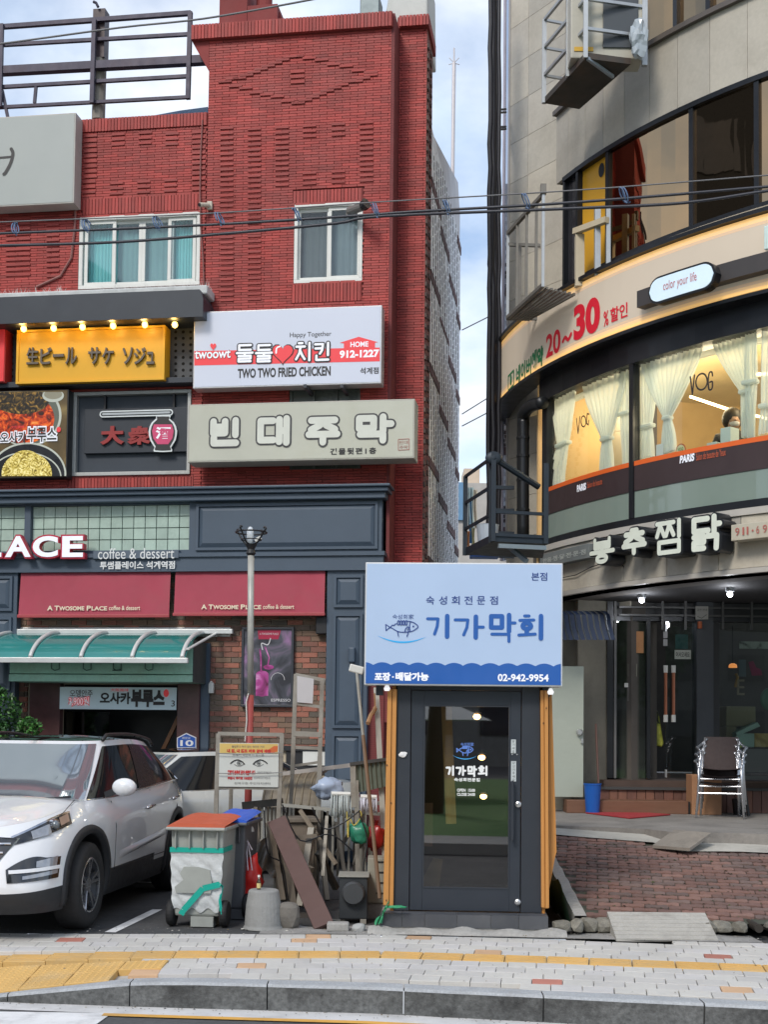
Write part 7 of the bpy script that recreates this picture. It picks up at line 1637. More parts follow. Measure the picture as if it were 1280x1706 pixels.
KI.part('inside_post', MB().bar((K.p(742, 1180, .5)[0], .5, zt), (K.p(752, 1372, .5)[0], .5, K.p(752, 1372, .5)[1]), .09), M('trunk_post_wood', (.55, .33, .10), .6, wave=(3, 2, .3, 'X')))  # slanted post added in place of the tree trunk mirrored in the door
KI.part('inside_board', MB().box(K.p(707, 1400, .4)[0], K.p(721, 1400, .4)[0], .4, .44, K.p(715, 1410, .4)[1], K.p(715, 1338, .4)[1]), M('trunk_post_wood2', (.26, .13, .07), .6))
b = MB(); b.prism(pts_px(K, [(706, 1478), (706, 1462), (722, 1430), (738, 1432), (732, 1478)], .35), .35, .38); KI.part('stair_string', b, M('trunk_post_wood3', (.16, .10, .04), .6))
for i, (x, y, yd_) in enumerate(((795, 1194, .55), (803, 1262, 1.1), (806, 1327, 1.6))):
 u, z = K.p(x, y, yd_); w = K.w(u, yd_, z)
 lab = ['upper round warm lamp glowing inside the kiosk door', 'middle round warm lamp glowing inside the kiosk door beside the fish drawing', 'lowest round warm lamp glowing inside the kiosk door'][i]
 t = Th('ceiling_lamp', lab, 'lamp', K, (u, yd_, z), group='warm lamps inside the kiosk'); t.part('bulb', MB().ball((u, yd_, z), .030, 14, 10, (1.1, 1, .85)), M('lamp_warm', (1, .55, .2), .3, var=0, emit=12), smooth=True); t.part('ring', MB().lathe((u, yd_, z+.022), [(.042, 0), (.045, .02), (.02, .05)], 14), charc)
 t.part('cord', MB().tube([(u, yd_, z+.06), (u, yd_, zt)], .004, 5), black)
 ld = bpy.data.lights.new('kiosk_light', 'POINT'); ld.energy = 1.2; ld.color = (1, .6, .3); ld.shadow_soft_size = .05; lo = bpy.data.objects.new('kiosk_light', ld); COL.objects.link(lo); lo.parent = t.o; lo.location = (0, -.08, -.02)
t = Th('paper_scrap', 'crumpled white paper stuck on the left charcoal panel of the kiosk', 'paper', K, (K.p(671, 1257)[0], -.01, K.p(671, 1257)[1])); u, z = K.p(671, 1257, -.012); t.solo(crumple((u, -.012, z), .03, (1.15, .3, .75), 6, 2), M('paper_white', (.72, .72, .72), .7))
for i, (x, y) in enumerate(((645, 1147), (918, 1153))):
 u, z = K.p(x, y, -.1); t = Th('small_spot_lamp', ['small white lamp under the left end of the blue and white sign', 'small white lamp under the right end of the blue and white sign'][i], 'lamp', K, (u, -.1, z), group='small lamps under the kiosk sign')
 t.part('head', MB().lathe((u, -.1, z-.02), [(.02, 0), (.028, .02), (.012, .05)], 12), M('spot_head', (.8, .8, .82), .3, emit=.5)); t.part('bracket', MB().tube([(u, -.1, z+.03), (u, -.06, z+.08)], .008, 6), whitef)
st_ = Th('tiled_step', 'low step of dark grey tiles under the kiosk door', 'step', K, (K.p(778, 1545)[0], -.2, 0))
us0, us1 = K.p(634, 1530, -.17)[0], K.p(914, 1530, -.17)[0]; yf_ = -.17; zs0, zs1 = .05, zb-.004
st_.part('bed', MB().box(us0, us1, yf_+.01, .3, -.01, zs1-.008), concrete)
tl = unit(M('step_tile', pal=[(.06, .065, .075), (.05, .055, .065), (.075, .08, .09)], palrand='obj', rough=.5, var=.2, scale=3, dirt=.3, dirtcol=(.15, .15, .15)), 'tile')
u = us0; wds = [.19, .19, .19, .19, .2, .17, .19, .19]; 
js = [us0]+[K.p(x, 1530, yf_)[0] for x in (670, 708, 762, 818, 865)]+[us1]
for a, c in zip(js, js[1:]): st_.piece('tile', tl, a+.002, c-.002, yf_, yf_+.012, zs0, zs1); st_.piece('tile', tl, a+.002, c-.002, yf_+.014, .0, zs1-.007, zs1+.001)
rub = Th('cement_lump', 'rough pale cement smeared along the foot of the tiled step', 'cement', K, (K.p(778, 1548)[0], -.24, 0))
b = MB(); b.grid(lambda i, j: (us0-.1+(us1-us0+.25)*i, yf_+.02-.10*j-.02*math.sin(i*17), .05*(1-j)**.5*(1+.3*math.sin(i*29))), 40, 5); rub.solo(b, concrete)
pt_ = Th('black_plate', 'flat dark rubber plate lying before the kiosk step', 'plate', FW, (-.0, 10.6, 0)); a = [onz(650, 1551, .022), onz(742, 1553, .022), onz(738, 1541, .025), onz(672, 1539, .025)]
pt_.solo(MB().add([tuple(p) for p in a]+[(p.x, p.y, 0) for p in a], [(0, 1, 2, 3), (7, 6, 5, 4), (0, 4, 5, 1), (1, 5, 6, 2), (2, 6, 7, 3), (3, 7, 4, 0)]), M('rubber_dark', (.05, .055, .065), .8))
gc = Th('green_cloth', 'bright green plastic sheet crumpled at the left foot of the kiosk', 'plastic sheet', FW, at(632, 1535, 10.8)); b = MB()
def gfn(i, j): p = at(622+26*j+14*i*(1-j), 1541-38*j-3*i, 10.85-.1*i); return (p[0], p[1]+.03*math.sin(i*14+j*5), p[2]+.012*math.sin(i*17+j*9))
b.grid(gfn, 8, 12); gm = M('sheet_green', (.04, .30, .14), .4, var=.3, scale=16); gc.part('sheet', b, gm, smooth=True); c = at(660, 1511, 10.76); gc.part('sheet', crumple(c, .05, (1.7, .8, .22), 3), gm)
tr = Th('green_tarp_strip', 'dark green tarp along the right foot of the kiosk', 'tarp', FW, (1.5, 11.3, 0)); b = MB(); b.grid(lambda i, j: (1.49+.10*j, 11.02+2.2*i, .38*(1-j)+.03*math.sin(i*20)), 12, 4); tr.solo(b, M('tarp_dkgreen', (.012, .06, .03), .6))
SG = Th('kiosk_sign', 'big pale blue lightbox sign with blue waves and brush lettering above the kiosk door', 'sign', K, (K.p(772, 1142)[0], -.05, K.p(772, 1142)[1]))
yS = -.16
u0 = K.p(608, 1040, yS)[0]; u1 = K.p(938, 1040, yS)[0]; z1, z0 = K.p(772, 937.5, yS)[1], K.p(772, 1142.5, yS)[1]
SG.part('case', MB().box(u0, u1, yS+.004, .12, z0, z1), M('case_white', (.62, .64, .66), .4, .2), bevel=.006)
skyf = M('sign_sky_blue', (.37, .48, .66), .35, var=.07, scale=.9, emit=.12); SG.part('face', MB().box(u0+.012, u1-.012, yS, yS+.006, z0+.012, z1-.012), skyf)
n = 132; zw = K.p(772, 1106, yS)[1]; pts = []
for i in range(n+1): u = u0+.012+(u1-u0-.024)*i/n; pts.append((u, zw+.017*abs(math.cos((u-u0)/(u1-u0)*math.pi*11))**.8*1.4-.016))
b = MB()
vs = []; 
for p in pts: vs += [(p[0], yS-.001, z0+.012), (p[0], yS-.001, p[1])]
b.add(vs, [(2*i, 2*i+2, 2*i+3, 2*i+1) for i in range(n)]); SG.part('wave_band', b, M('sign_royal', (.022, .10, .36), .35, var=.05, emit=.10), norm=False)
TS = lambda x, y: (590+x/3.556, 920+y/3.556)
bi = M('sign_ink_blue', (.02, .10, .36), .4, var=0, emit=.08); ni = M('sign_ink_navy', (.02, .05, .22), .4, var=0, emit=.04)
mb = MB()
for ch, x0, x1, y0, y1 in (('기', 432, 572, 378, 500), ('가', 600, 770, 382, 505), ('막', 806, 955, 372, 528), ('회', 978, 1120, 378, 510)):
 a = TS(x0, y0); c = TS(x1, y1); q = KR(a[0], a[1], c[0], c[1], yS); mb = MB(); hangul(mb, ch, *q, yS-.003, .025, vert=1.5); SG.part('brush_letter', mb, bi, norm=False)
mb = MB(); fish(mb, K, TS, yS-.003, .0075)
for s_, x0, y0, x1, y1 in (('숙성회家', 228, 368, 355, 396),): a = TS(x0, y0); c = TS(x1, y1); letters_px(mb, K, s_, *a, *c, yS-.003)
SG.part('fish_drawing', mb, ni, norm=False)
mb = MB(); swoosh(mb, K, TS, yS-.003); SG.part('blue_swoosh', mb, M('swoosh_cyan', (.02, .35, .72), .4, var=0, emit=.15), norm=False)
mb = MB()
for i, ch in enumerate('숙성회전문점'): x0 = 428+i*75.5; a = TS(x0, 260); c = TS(x0+48, 310); letters_px(mb, K, ch, *a, *c, yS-.003, bold=.012)
a = TS(1052, 120); c = TS(1146, 168); letters_px(mb, K, '본점', *a, *c, yS-.003, bold=.012); SG.part('small_lettering', mb, ni, norm=False)
mb = MB()
for s_, x0, y0, x1, y1, bo_ in (('포장', 122, 712, 216, 762, .05), ('·', 226, 734, 236, 744, .0), ('배달가능', 246, 712, 443, 762, .05), ('02-942-9954', 853, 722, 1155, 766, .03)): a = TS(x0, y0); c = TS(x1, y1); letters_px(mb, K, s_, *a, *c, yS-.004, bold=bo_)
SG.part('white_lettering', mb, whink, norm=False)
for s_ in (0, 1): u = u0+.12+(u1-u0-.24)*s_; SG.part('bracket', MB().box(u-.03, u+.03, -.03, .05, z0-.08, z0), charc)
# ================================================================== cables across the street
def cable(name, label, pts, Y0, Y1, r, mat, cat='cable'):
 t = Th(name, label, cat, FW, at(pts[0][0], pts[0][1], Y0), empty=False); P = []
 sp = smooth_path(pts, 5)
 x0, x1 = pts[0][0], pts[-1][0]
 for x, y in sp: P.append(at(x, y, Y0+(Y1-Y0)*(x-x0)/(x1-x0)))
 t.solo(MB().tube(P, r, 7), mat, smooth=True); return P
cbk = M('cable_sheath', (.03, .032, .045), .45, var=.2); cgr = M('cable_grey', (.14, .14, .15), .5)
P1 = cable('overhead_cable', 'thin messenger cable, topmost of the three crossing in front of both buildings', [(-120, 376), (0, 370), (340, 356), (640, 336), (960, 317), (1280, 292), (1400, 283)], 12, 10.5, .006, cgr)
P2 = cable('overhead_cable', 'black cable with pale spots, middle one of the three crossing the facades', [(-120, 393), (0, 389), (340, 375), (600, 359), (700, 352), (960, 337), (1280, 311), (1400, 300)], 12, 10.5, .012, cbk)
P3 = cable('overhead_cable', 'thick black cable, lowest of the three crossing the facades', [(-120, 410), (0, 409), (200, 403), (400, 387), (560, 372), (640, 360), (960, 347), (1140, 338), (1280, 318), (1400, 305)], 12, 10.5, .013, cbk)
cable('overhead_cable', 'single thin cable rising over the empty billboard frame and the red tower', [(-120, 85), (0, 73), (200, 46), (340, 31), (500, 3), (640, -25)], 12, 11.5, .009, cgr)
for a, c, w_ in (((770, 550), (850, 510), 'upper'), ((770, 690), (850, 640), 'middle'), ((770, 710), (850, 668), 'lowest')):
 t = Th('far_cable', w_+' thin distant cable in the gap between the buildings', 'cable', FW, at(*a, 25), group='distant cables in the gap', empty=False); t.solo(MB().tube([at(*a, 25), at(*c, 25)], .012, 5), cgr)
tie = M('tie_blue', (.10, .16, .28), .6, var=.3, scale=20)
nm = ['left of the wide window', 'over the left part of the wide window', 'over the right part of the wide window', 'over the brick between the windows', 'over the left side of the smaller window', 'right of the smaller window', 'over the sky gap', 'over the stone wall of the right building', 'over the dark mirrored glass']
for i, (x, y) in enumerate(((25, 380), (143, 375), (262, 371), (366, 364), (495, 357), (626, 350), (744, 345), (877, 335), (1041, 325))):
 Y = 12-1.5*(x+120)/1520; c = Vector(at(x, y, Y)); t = Th('cable_tie', 'blue spiral cable tie %s' % nm[i], 'cable tie', FW, c, group='blue spiral ties on the overhead cables'); pts = []
 for k in range(40): a_ = 2*math.pi*k/20+i; pts.append(c+Vector(((.026+.004*math.sin(i))*math.sin(a_)+(k-20)*.0011, .03*math.cos(a_), .058*math.cos(a_+.5+.2*i))))
 t.part('spiral', MB().tube(pts, .0062, 6), tie, smooth=True)
 t.part('tail', MB().tube([c+Vector((0, 0, -.05)), c+Vector((.02, -.02, -.075))], .006, 5), tie)
# ================================================================== cars
def se(c, n): return math.copysign(abs(c)**(2/n), c)
class CarShape:
 def __init__(s, L, Wd, H, z0, hood, cowl, belt, rear, wb, front_over, r, gh, n=4.6, frt=None):
  s.L, s.W, s.H, s.z0 = L, Wd, H, z0; s.hood, s.cowl, s.belt, s.rear = hood, cowl, belt, rear
  s.af = -L/2+front_over; s.ar = s.af+wb; s.r = r; s.gh = gh; s.n = n
  s.tab = [(-L/2, hood), (-L/2+.25, hood+.09), (gh['b0'], cowl), (gh['b0']+.5, cowl+.0), (L/2-.9, belt), (L/2-.15, rear), (L/2, rear-.05)]
  s.frt = frt
 def ztop(s, y): return lerp_tab(s.tab, y)
 def wf(s, t):  return lerp_tab([(0, .925), (.10, .965), (.30, .985), (.48, .992), (.70, 1.0), (.86, .985), (1, .915)], t)
 def fi(s, t): return lerp_tab([(0, .10), (.12, .03), (.30, .0), (.55, .03), (.8, .085), (1, .17)], t)
 def ri(s, t): return lerp_tab([(0, .10), (.2, .02), (.5, .0), (.8, .04), (1, .12)], t)
 def ring(s, th, t):
  hw = s.W/2*s.wf(t); c, q = math.cos(th), math.sin(th)
  y0 = -s.L/2+s.fi(t); y1 = s.L/2-s.ri(t)
  n = 6.2-2.6*t if q < 0 else 4.6
  x = hw*se(c, n); y = 0+(-y0 if q < 0 else y1)*se(q, n)
  return x, y
 def P(s, th, t, off=0.0):
  x, y = s.ring(th, t); z = s.z0+(s.ztop(y)-s.z0)*t
  if off:
   e = .02; x2, y2 = s.ring(th+e, t); d = Vector((x2-x, y2-y)); nrm = Vector((d.y, -d.x)).normalized(); x += nrm.x*off; y += nrm.y*off
  return (x, y, z)
 def Pz(s, th, z, off=0.0):
  t = .5
  for _ in range(6):
   x, y = s.ring(th, max(0, min(1, t))); t = (z-s.z0)/(s.ztop(y)-s.z0)
  t = max(0, min(1, t)); p = s.P(th, t, off); return (p[0], p[1], z)
 def th_y(s, y, z):
  a, b = -math.pi/2+.001, math.pi/2-.001
  for _ in range(40):
   m = (a+b)/2
   if s.Pz(m, z)[1] < y: a = m
   else: b = m
  return (a+b)/2
 def side(s, y, z, off=0.0): return s.Pz(s.th_y(y, z), z, off)
 def th_x(s, x, z):
  a, b = -math.pi/2, 0.0
  for _ in range(40):
   m = (a+b)/2
   if s.Pz(m, z)[0] < x: a = m
   else: b = m
  return (a+b)/2
 def front(s, x, z, off=0.0): 
  p = s.Pz(s.th_x(abs(x), z), z, off); return (math.copysign(p[0], x) if x else 0.0, p[1], p[2])
 def G(s, th, t, off=0.0):
  g = s.gh; c, q = math.cos(th), math.sin(th)
  k = t; hw = g['w0']+(g['w1']-g['w0'])*k; yf = g['b0']+(g['r0']-g['b0'])*(k**.92); yr = g['b1']+(g['r1']-g['b1'])*(k**1.3)
  n = 5.0; x = (hw+off)*se(c, n); ym = (yf+yr)/2; y = ym+((yr-yf)/2+off)*se(q, n)
  zb = s.ztop(max(-s.L/2, min(s.L/2, y)))-.02; q_ = (y-(g['r0']+g['r1'])/2+.15)/((g['r1']-g['r0'])/2+.3); zr = g['z1']-(.12 if q_ > 0 else .045)*q_*q_
  x *= 1-(.035*max(0, (q))) ; z = zb+(zr-zb)*t
  return (x, y, z)
def arc_samples(n, f):
 m = 2400; P = [f(2*math.pi*i/m) for i in range(m+1)]; L = [0]
 for a, b in zip(P, P[1:]): L.append(L[-1]+math.hypot(b[0]-a[0], b[1]-a[1]))
 out = []; j = 0
 for k in range(n):
  tgt = L[-1]*k/n
  while L[j+1] < tgt: j += 1
  out.append(2*math.pi*j/m)
 return out
def build_car(name, label, S, pos, yaw, paint, detail=True, roofmat=None, cladding=None, wheelmat=None):
 f = Flat(pos[0], pos[1], yaw); T = Th(name, label, 'car', f, (0, 0, pos[2])); oz = pos[2]
 up_ = lambda v: (v[0], v[1], v[2]+oz)
 ths = arc_samples(200, lambda a: S.ring(a, .5)); N = len(ths); lv = [0, .06, .12, .2, .28, .36, .44, .52, .60, .68, .76, .84, .90, .95, .98, 1.0]
 vs = []; fs = []
 for t in lv:
  for th in ths: vs.append(up_(S.P(th, t)))
 for i in range(len(lv)-1):
  for k in range(N): fs.append((i*N+k, i*N+(k+1) % N, (i+1)*N+(k+1) % N, (i+1)*N+k))
 base = (len(lv)-1)*N
 for q, kx in enumerate((.93, .8, .6, .35, .02)):
  for k, th in enumerate(ths):
   x, y, z = vs[base+k]; cy = max(-S.L/2+.35, min(S.L/2-.35, y)); y2 = y+(cy-y)*(1-kx)*.9; 
   z2 = oz+S.ztop(max(-S.L/2, min(S.L/2, y2)))+.035*(1-kx**2); vs.append((x*kx, y2, z2 if q else max(z, z2-.02)))
  a = base+q*N
  for k in range(N): fs.append((a+k, a+(k+1) % N, a+N+(k+1) % N, a+N+k))
 fs.append(tuple(base+5*N+k for k in range(N))); fs.append(tuple(range(N-1, -1, -1)))
 cladding = cladding or M('car_cladding', (.018, .02, .024), .55, var=.15, scale=8, bump=.1, bscale=300)
 body = T.part('body', MB().add(vs, fs), [paint, cladding], smooth=True)
 for p in body.data.polygons:
  c = p.center; z = c.z; 
  if detail and (z < .385+.02*0 or (z < .44 and abs(c.x) > S.W/2-.12 and S.af+.3 < c.y < S.ar-.2 and z < .42)): p.material_index = 1
 bm = bmesh.new()
 cut = MB()
 for ya in (S.af, S.ar):
  cut.lathe((0, ya, oz+S.r+.005), [(S.r+.075, -S.W), (S.r+.075, S.W)], 40, 'x')
 me = T.mesh('cut', cut, cladding); co = bpy.data.objects.new('cut', me); COL.objects.link(co); co.matrix_world = T.M
 body.parent = None; body.matrix_world = T.M
 md = body.modifiers.new('b', 'BOOLEAN'); md.operation = 'DIFFERENCE'; md.object = co; md.solver = 'EXACT'
 try: md.material_mode = 'TRANSFER'
 except Exception: pass
 bpy.context.view_layer.update(); nm = bpy.data.meshes.new_from_object(body.evaluated_get(bpy.context.evaluated_depsgraph_get()))
 body.modifiers.clear(); body.data = nm; body.parent = T.o; body.matrix_world = Matrix.Identity(4); body.matrix_local = Matrix.Identity(4) if hasattr(body, 'matrix_local') else body.matrix_local
 body.location = (0, 0, 0); body.rotation_euler = (0, 0, 0); bpy.data.objects.remove(co)
 nm.shade_smooth()
 try: 
  nm.set_sharp_from_angle(angle=R(38))
 except Exception: pass
 lv = [0, .12, .25, .4, .55, .7, .82, .92, 1.0]; gth = arc_samples(120, lambda a: S.G(a, .5)[:2]); NG = len(gth)
 vs = [up_(S.G(th, t)) for t in lv for th in gth]; fs = [(i*NG+k, i*NG+(k+1) % NG, (i+1)*NG+(k+1) % NG, (i+1)*NG+k) for i in range(len(lv)-1) for k in range(NG)]
 cab = T.part('cabin', MB().add(vs, fs), paint, smooth=True)
 rv = [up_(S.G(th, 1.0)) for th in gth]; rf = []; ym = (S.gh['r0']+S.gh['r1'])/2; allv = list(rv)
 for q, kx in enumerate((.9, .7, .45, .2, .02)):
  for v in rv: allv.append((v[0]*kx, ym+(v[1]-ym)*(1-(1-kx)*.75), v[2]+.035*(1-kx*kx)))
  for k in range(NG): rf.append((q*NG+k, q*NG+(k+1) % NG, (q+1)*NG+(k+1) % NG, (q+1)*NG+k))
 rf.append(tuple(5*NG+k for k in range(NG)))
 T.part('roof', MB().add(allv, rf), roofmat or paint, smooth=True)
 gl = M('car_glass', (.008, .009, .011), .05, var=0, coat=.15, spec=.4)
 ws = M('windscreen_glass', (.30, .36, .42), .05, .65, var=0, coat=1.0, spec=1.0)
 def gpatch(name, th0, th1, tlo, thi, mat, off=.006, nu=24, nv=8, parent=None):
  b = MB(); b.grid(lambda i, j: up_(S.G(th0+(th1-th0)*i, (tlo(i) if callable(tlo) else tlo)+((thi(i) if callable(thi) else thi)-(tlo(i) if callable(tlo) else tlo))*j, off)), nu, nv); return T.part(name, b, mat, parent=parent, smooth=True)
 pi = math.pi
 gpatch('windscreen', -pi/2-.775, -pi/2+.775, .05, .95, ws, nu=40)
 gpatch('rear_window', pi/2-.7, pi/2+.7, .3, .9, gl)
 for sg in (1, -1):
  A0, A1 = (-.76, .62) if sg == 1 else (pi-.62, pi+.76)
  def lo(i, sg=sg): 
   i = i if sg == 1 else 1-i; return .06+.34*max(0, (i-.93)/.07)**2
  def hi(i, sg=sg):
   i = i if sg == 1 else 1-i
   return min(.90, .10+.85*min(1, (i/.10))**.7)*(1 if i < .9 else 1-.45*((i-.9)/.1)**2)
  w = gpatch('side_window', A0, A1, lo, hi, gl, .007, 60, 8)
  tr = []
  for k in range(41): i = k/40; tr.append(up_(S.G(A0+(A1-A0)*i, lo(i)-.02, .010)))
  T.part('chrome_trim', MB().tube(tr, .007, 6), M('chrome', (.6, .6, .62), .12, 1.0, var=0), parent=w)
  for yy_ in (S.gh['r0']+.72,):
   best = min([A0+(A1-A0)*k/60 for k in range(61)], key=lambda a: abs(S.G(a, .5)[1]-yy_)); b = MB(); b.grid(lambda i, j: up_(S.G(best-.012+.024*i*(1), .06+.83*j, .012)), 2, 6); T.part('pillar', b, M('pillar_black', (.006, .006, .007), .25), parent=w)
 seam = M('seam', (.02, .02, .022), .6)
 for sg in (1, -1):
  def sd(y, z, off=.0): p = S.side(y, z, off); return (p[0]*sg, p[1], p[2]+oz)
  def seamline(pts): 
   b = MB(); P = [sd(y, z, .0015) for y, z in pts]; b.tube(P, .0045, 4); T.part('door_seam', b, seam)
  y1, y2, y3 = S.af+.62, S.gh['r0']+.72, S.ar-.10
  if detail:
   seamline([(y1+.0, S.ztop(y1)-.03), (y1-.03, .8), (y1-.02, .42)]); seamline([(y2, S.ztop(y2)-.03), (y2-.02, .42)]); seamline([(y3+.12, S.ztop(y3)-.03), (y3+.05, .85), (y3-.30, .62), (y3-.36, .42)])
   seamline([(y1-.02, .43), (y3-.36, .43)])
   for yh in (y2-.20, y3-.08):
    z = S.ztop(yh)-.175; b = MB(); P = [sd(yh-.09, z, .03), sd(yh+.09, z+.012, .035)]; b.tube([sd(yh-.095, z, .005), *P, sd(yh+.095, z+.012, .005)], .013, 8); T.part('door_handle', b, M('chrome', (.6, .6, .62), .12, 1.0, var=0), smooth=True)
   b = MB(); b.grid(lambda i, j: sd(y1+.1+(y3-.45-y1)*i, .50+.07*j+.10*i, .001+.020*math.sin(j*pi)*math.sin(i*pi)**.7), 30, 6); T.part('sill_crease', b, paint, smooth=True)
  for ya in (S.af, S.ar):
   vs = []; n = 40; r0, r1 = S.r+.068, S.r+.145
   for k in range(n+1):
    a = R(-25)+R(230)*k/n
    for rr, of in ((r0, -.03), (r0+.004, .012), (r1-.01, .014), (r1, -.01)):
     y = ya-rr*math.cos(a); z = S.r+rr*math.sin(a); z = max(z, S.z0+.03); z = min(z, S.ztop(y)-.02); p = sd(y, z, of); vs.append(p)
   fs = [(4*k+i, 4*k+i+1, 4*k+5+i, 4*k+4+i) for k in range(n) for i in range(3)]
   if detail: T.part('wheel_arch', MB().add(vs, fs), cladding, smooth=True)
  my = S.gh['b0']+.52; mz = S.ztop(my)+.10
  T.part('mirror_arm', MB().bar((sg*(S.gh['w0']-.02), my+.04, oz+mz-.07), (sg*(S.W/2+.02), my, oz+mz-.03), .05), cladding)
  T.part('wing_mirror', MB().ball((sg*(S.W/2+.085), my, oz+mz), .108, 16, 12, (1.0, .62, .72)), paint, smooth=True); 
  for ya in (S.af, S.ar):
   c = (sg*(S.W/2-.125), ya, oz+S.r)
   w = T.part('wheel', MB().lathe(c, [(S.r*.62, sg*.09), (S.r*.655, sg*.108), (S.r*.9, sg*.115), (S.r*.975, sg*.095), (S.r, sg*.06), (S.r, -sg*.08), (S.r*.9, -sg*.11), (S.r*.6, -sg*.1)], 44, 'x', False), M('tyre', (.016, .016, .017), .8, var=.15, scale=20, bump=.2, bscale=200), smooth=True, label=None)
   T.part('rim_well', MB().lathe(c, [(S.r*.64, sg*.10), (S.r*.60, sg*.085), (S.r*.57, sg*.02), (.02, sg*.015)], 36, 'x', False), M('rim_dark', (.03, .032, .036), .4, .5), parent=w, smooth=True)
   b = MB(); silver = M('rim_silver', (.42, .43, .46), .25, .9, var=.05)
   for k in range(5):
    for dlt in (-.17, .17):
     a = 2*pi*k/5+.3; p = (c[0]+sg*.075, c[1]+.05*math.cos(a), c[2]+.05*math.sin(a)); q = (c[0]+sg*.092, c[1]+S.r*.61*math.cos(a+dlt), c[2]+S.r*.61*math.sin(a+dlt)); b.bar(p, q, .028, .02)
   b.lathe(c, [(.035, sg*.095), (.06, sg*.09), (.065, sg*.06)], 20, 'x'); b.tube([(c[0]+sg*.098, c[1]+S.r*.615*math.cos(2*pi*k/36), c[2]+S.r*.615*math.sin(2*pi*k/36)) for k in range(36)], .012, 6, True)
   T.part('rim', b, silver, parent=w)
  if detail:
   pts = [up_((sg*(S.gh['w1']-.03), y, S.gh['z1']+.045-(.10 if y > ym-.15 else .03)*((y-ym+.15)/((S.gh['r1']-S.gh['r0'])/2+.3))**2)) for y in [S.gh['r0']+.12+(S.gh['r1']-S.gh['r0']-.15)*k/14 for k in range(15)]]
   pts = [(p[0], p[1], p[2]-(.045 if k in (0, 14) else 0)) for k, p in enumerate(pts)]
   T.part('roof_rail', MB().tube(pts, .017, 8), M('rail_black', (.012, .012, .013), .3), smooth=True)
 def fpatch(name, th0, th1, zlo, zhi, mat, off=.004, nu=20, nv=6, mirror=True, parent=None):
  out = None
  for sg in ((1, -1) if mirror else (1,)):
   b = MB()
   def fn(i, j):
    a = zlo(i) if callable(zlo) else zlo; c = zhi(i) if callable(zhi) else zhi
    p = S.Pz(th0+(th1-th0)*i, a+(c-a)*j, off(i, j) if callable(off) else off); return (p[0]*sg, p[1], p[2]+oz)
   b.grid(fn, nu, nv); o = T.part(name, b, mat, smooth=True, parent=parent); out = out or o
  return out
 if detail:
  xs_ = lambda x, z: S.th_x(x, z)
  lens = M('lens_clear', (.30, .32, .35), .06, .3, var=.3, scale=14, coat=1); chrome = M('chrome', (.6, .6, .62), .12, 1.0, var=0); hb = M('lamp_black', (.01, .011, .013), .12, var=0, coat=1)
  ta, tb_ = xs_(.50, .80), S.th_y(S.af-.24, .9)
  hl = fpatch('headlight', ta, tb_, lambda i: .735+.105*i+.03*i*i, lambda i: .785+.19*i-.02*(i**6), hb, .010, 30, 6)
  fpatch('headlight_rim', ta, tb_, lambda i: .783+.19*i-.02*(i**6), lambda i: .797+.19*i-.02*(i**6), chrome, .012, 30, 2)
  fpatch('lens', ta+(tb_-ta)*.30, ta+(tb_-ta)*.62, lambda i: .775+.03*i, lambda i: .83+.05*i, lens, .016, 12, 4); fpatch('lens', ta+(tb_-ta)*.80, ta+(tb_-ta)*.96, lambda i: .86+.03*i, lambda i: .92+.03*i, M('lens_amber', (.35, .25, .2), .1, .3, coat=1), .015, 8, 4)
  for sg in (1, -1):
   p = S.Pz(ta+(tb_-ta)*.70, .872, .012); d = Vector(S.Pz(ta+(tb_-ta)*.70, .872, .06))-Vector(p); cc = Vector((p[0]*sg, p[1], p[2]+oz)); dd = Vector((d.x*sg, d.y, 0)).normalized()
   T.part('projector', MB().tube([cc-dd*.02, cc+dd*.012], [.046, .046], 20), chrome); T.part('projector_lens', MB().ball(cc+dd*.012, .036, 14, 10, (1, 1, 1)), M('lens_ball', (.14, .16, .18), .03, .2, var=0, coat=1), smooth=True)
  fa, fb_ = xs_(.52, .55), S.th_y(S.af-.52, .55)
  fg = fpatch('fog_recess', fa, fb_, lambda i: .455+.02*i, lambda i: .475+.17*math.sin(min(1, .25+i*1.1)*pi*.62), hb, .008, 24, 6)
  fpatch('fog_lamp', fa+(fb_-fa)*.50, fa+(fb_-fa)*.92, lambda i: .565, lambda i: .61+.03*i, lens, .014, 12, 3); fpatch('daylight_strip', fa+(fb_-fa)*.25, fa+(fb_-fa)*.95, lambda i: .480+.03*i, lambda i: .505+.035*i, lens, .016, 20, 2)
  fpatch('fog_divider', fa+(fb_-fa)*.04, fa+(fb_-fa)*1.0, lambda i: .525+.02*i, lambda i: .552+.02*i, paint, .020, 24, 2)
  b = MB(); 
  def gfn_(i, j): x = (i-.5)*2*(.56-.16*(1-j)); z = .52+.26*j; p = S.front(x, z, .006); return (p[0], p[1], p[2]+oz)
  b.grid(gfn_, 20, 6); gr = T.part('grille', b, hb, smooth=True)
  for k in range(4):
   z = .55+.065*k; hwid = .56-.16*(1-(z-.52)/.26); b = MB(); b.tube([(lambda p: (p[0], p[1], p[2]+oz))(S.front(x_, z, .016)) for x_ in [(-1+2*q/16)*hwid*.96 for q in range(17)]], .009, 6); T.part('grille_bar', b, chrome, parent=gr)
  P = [(lambda p: (p[0], p[1], p[2]+oz))(S.front(x_, z_, .014)) for x_, z_ in [(-.4, .52), (-.56, .78), (-.3, .79), (0, .79), (.3, .79), (.56, .78), (.4, .52), (0, .51), (-.4, .52)]]; T.part('grille_rim', MB().tube(P, .012, 6), chrome, parent=gr)
  b = MB(); p = S.front(0, .33, .012); b.grid(lambda i, j: (lambda p: (p[0], p[1], p[2]+oz))(S.front((i-.5)*.9, .405-.16*j*(1-.0), .012)), 12, 3); T.part('skid_plate', b, M('skid', (.42, .43, .44), .4, .6), smooth=True)
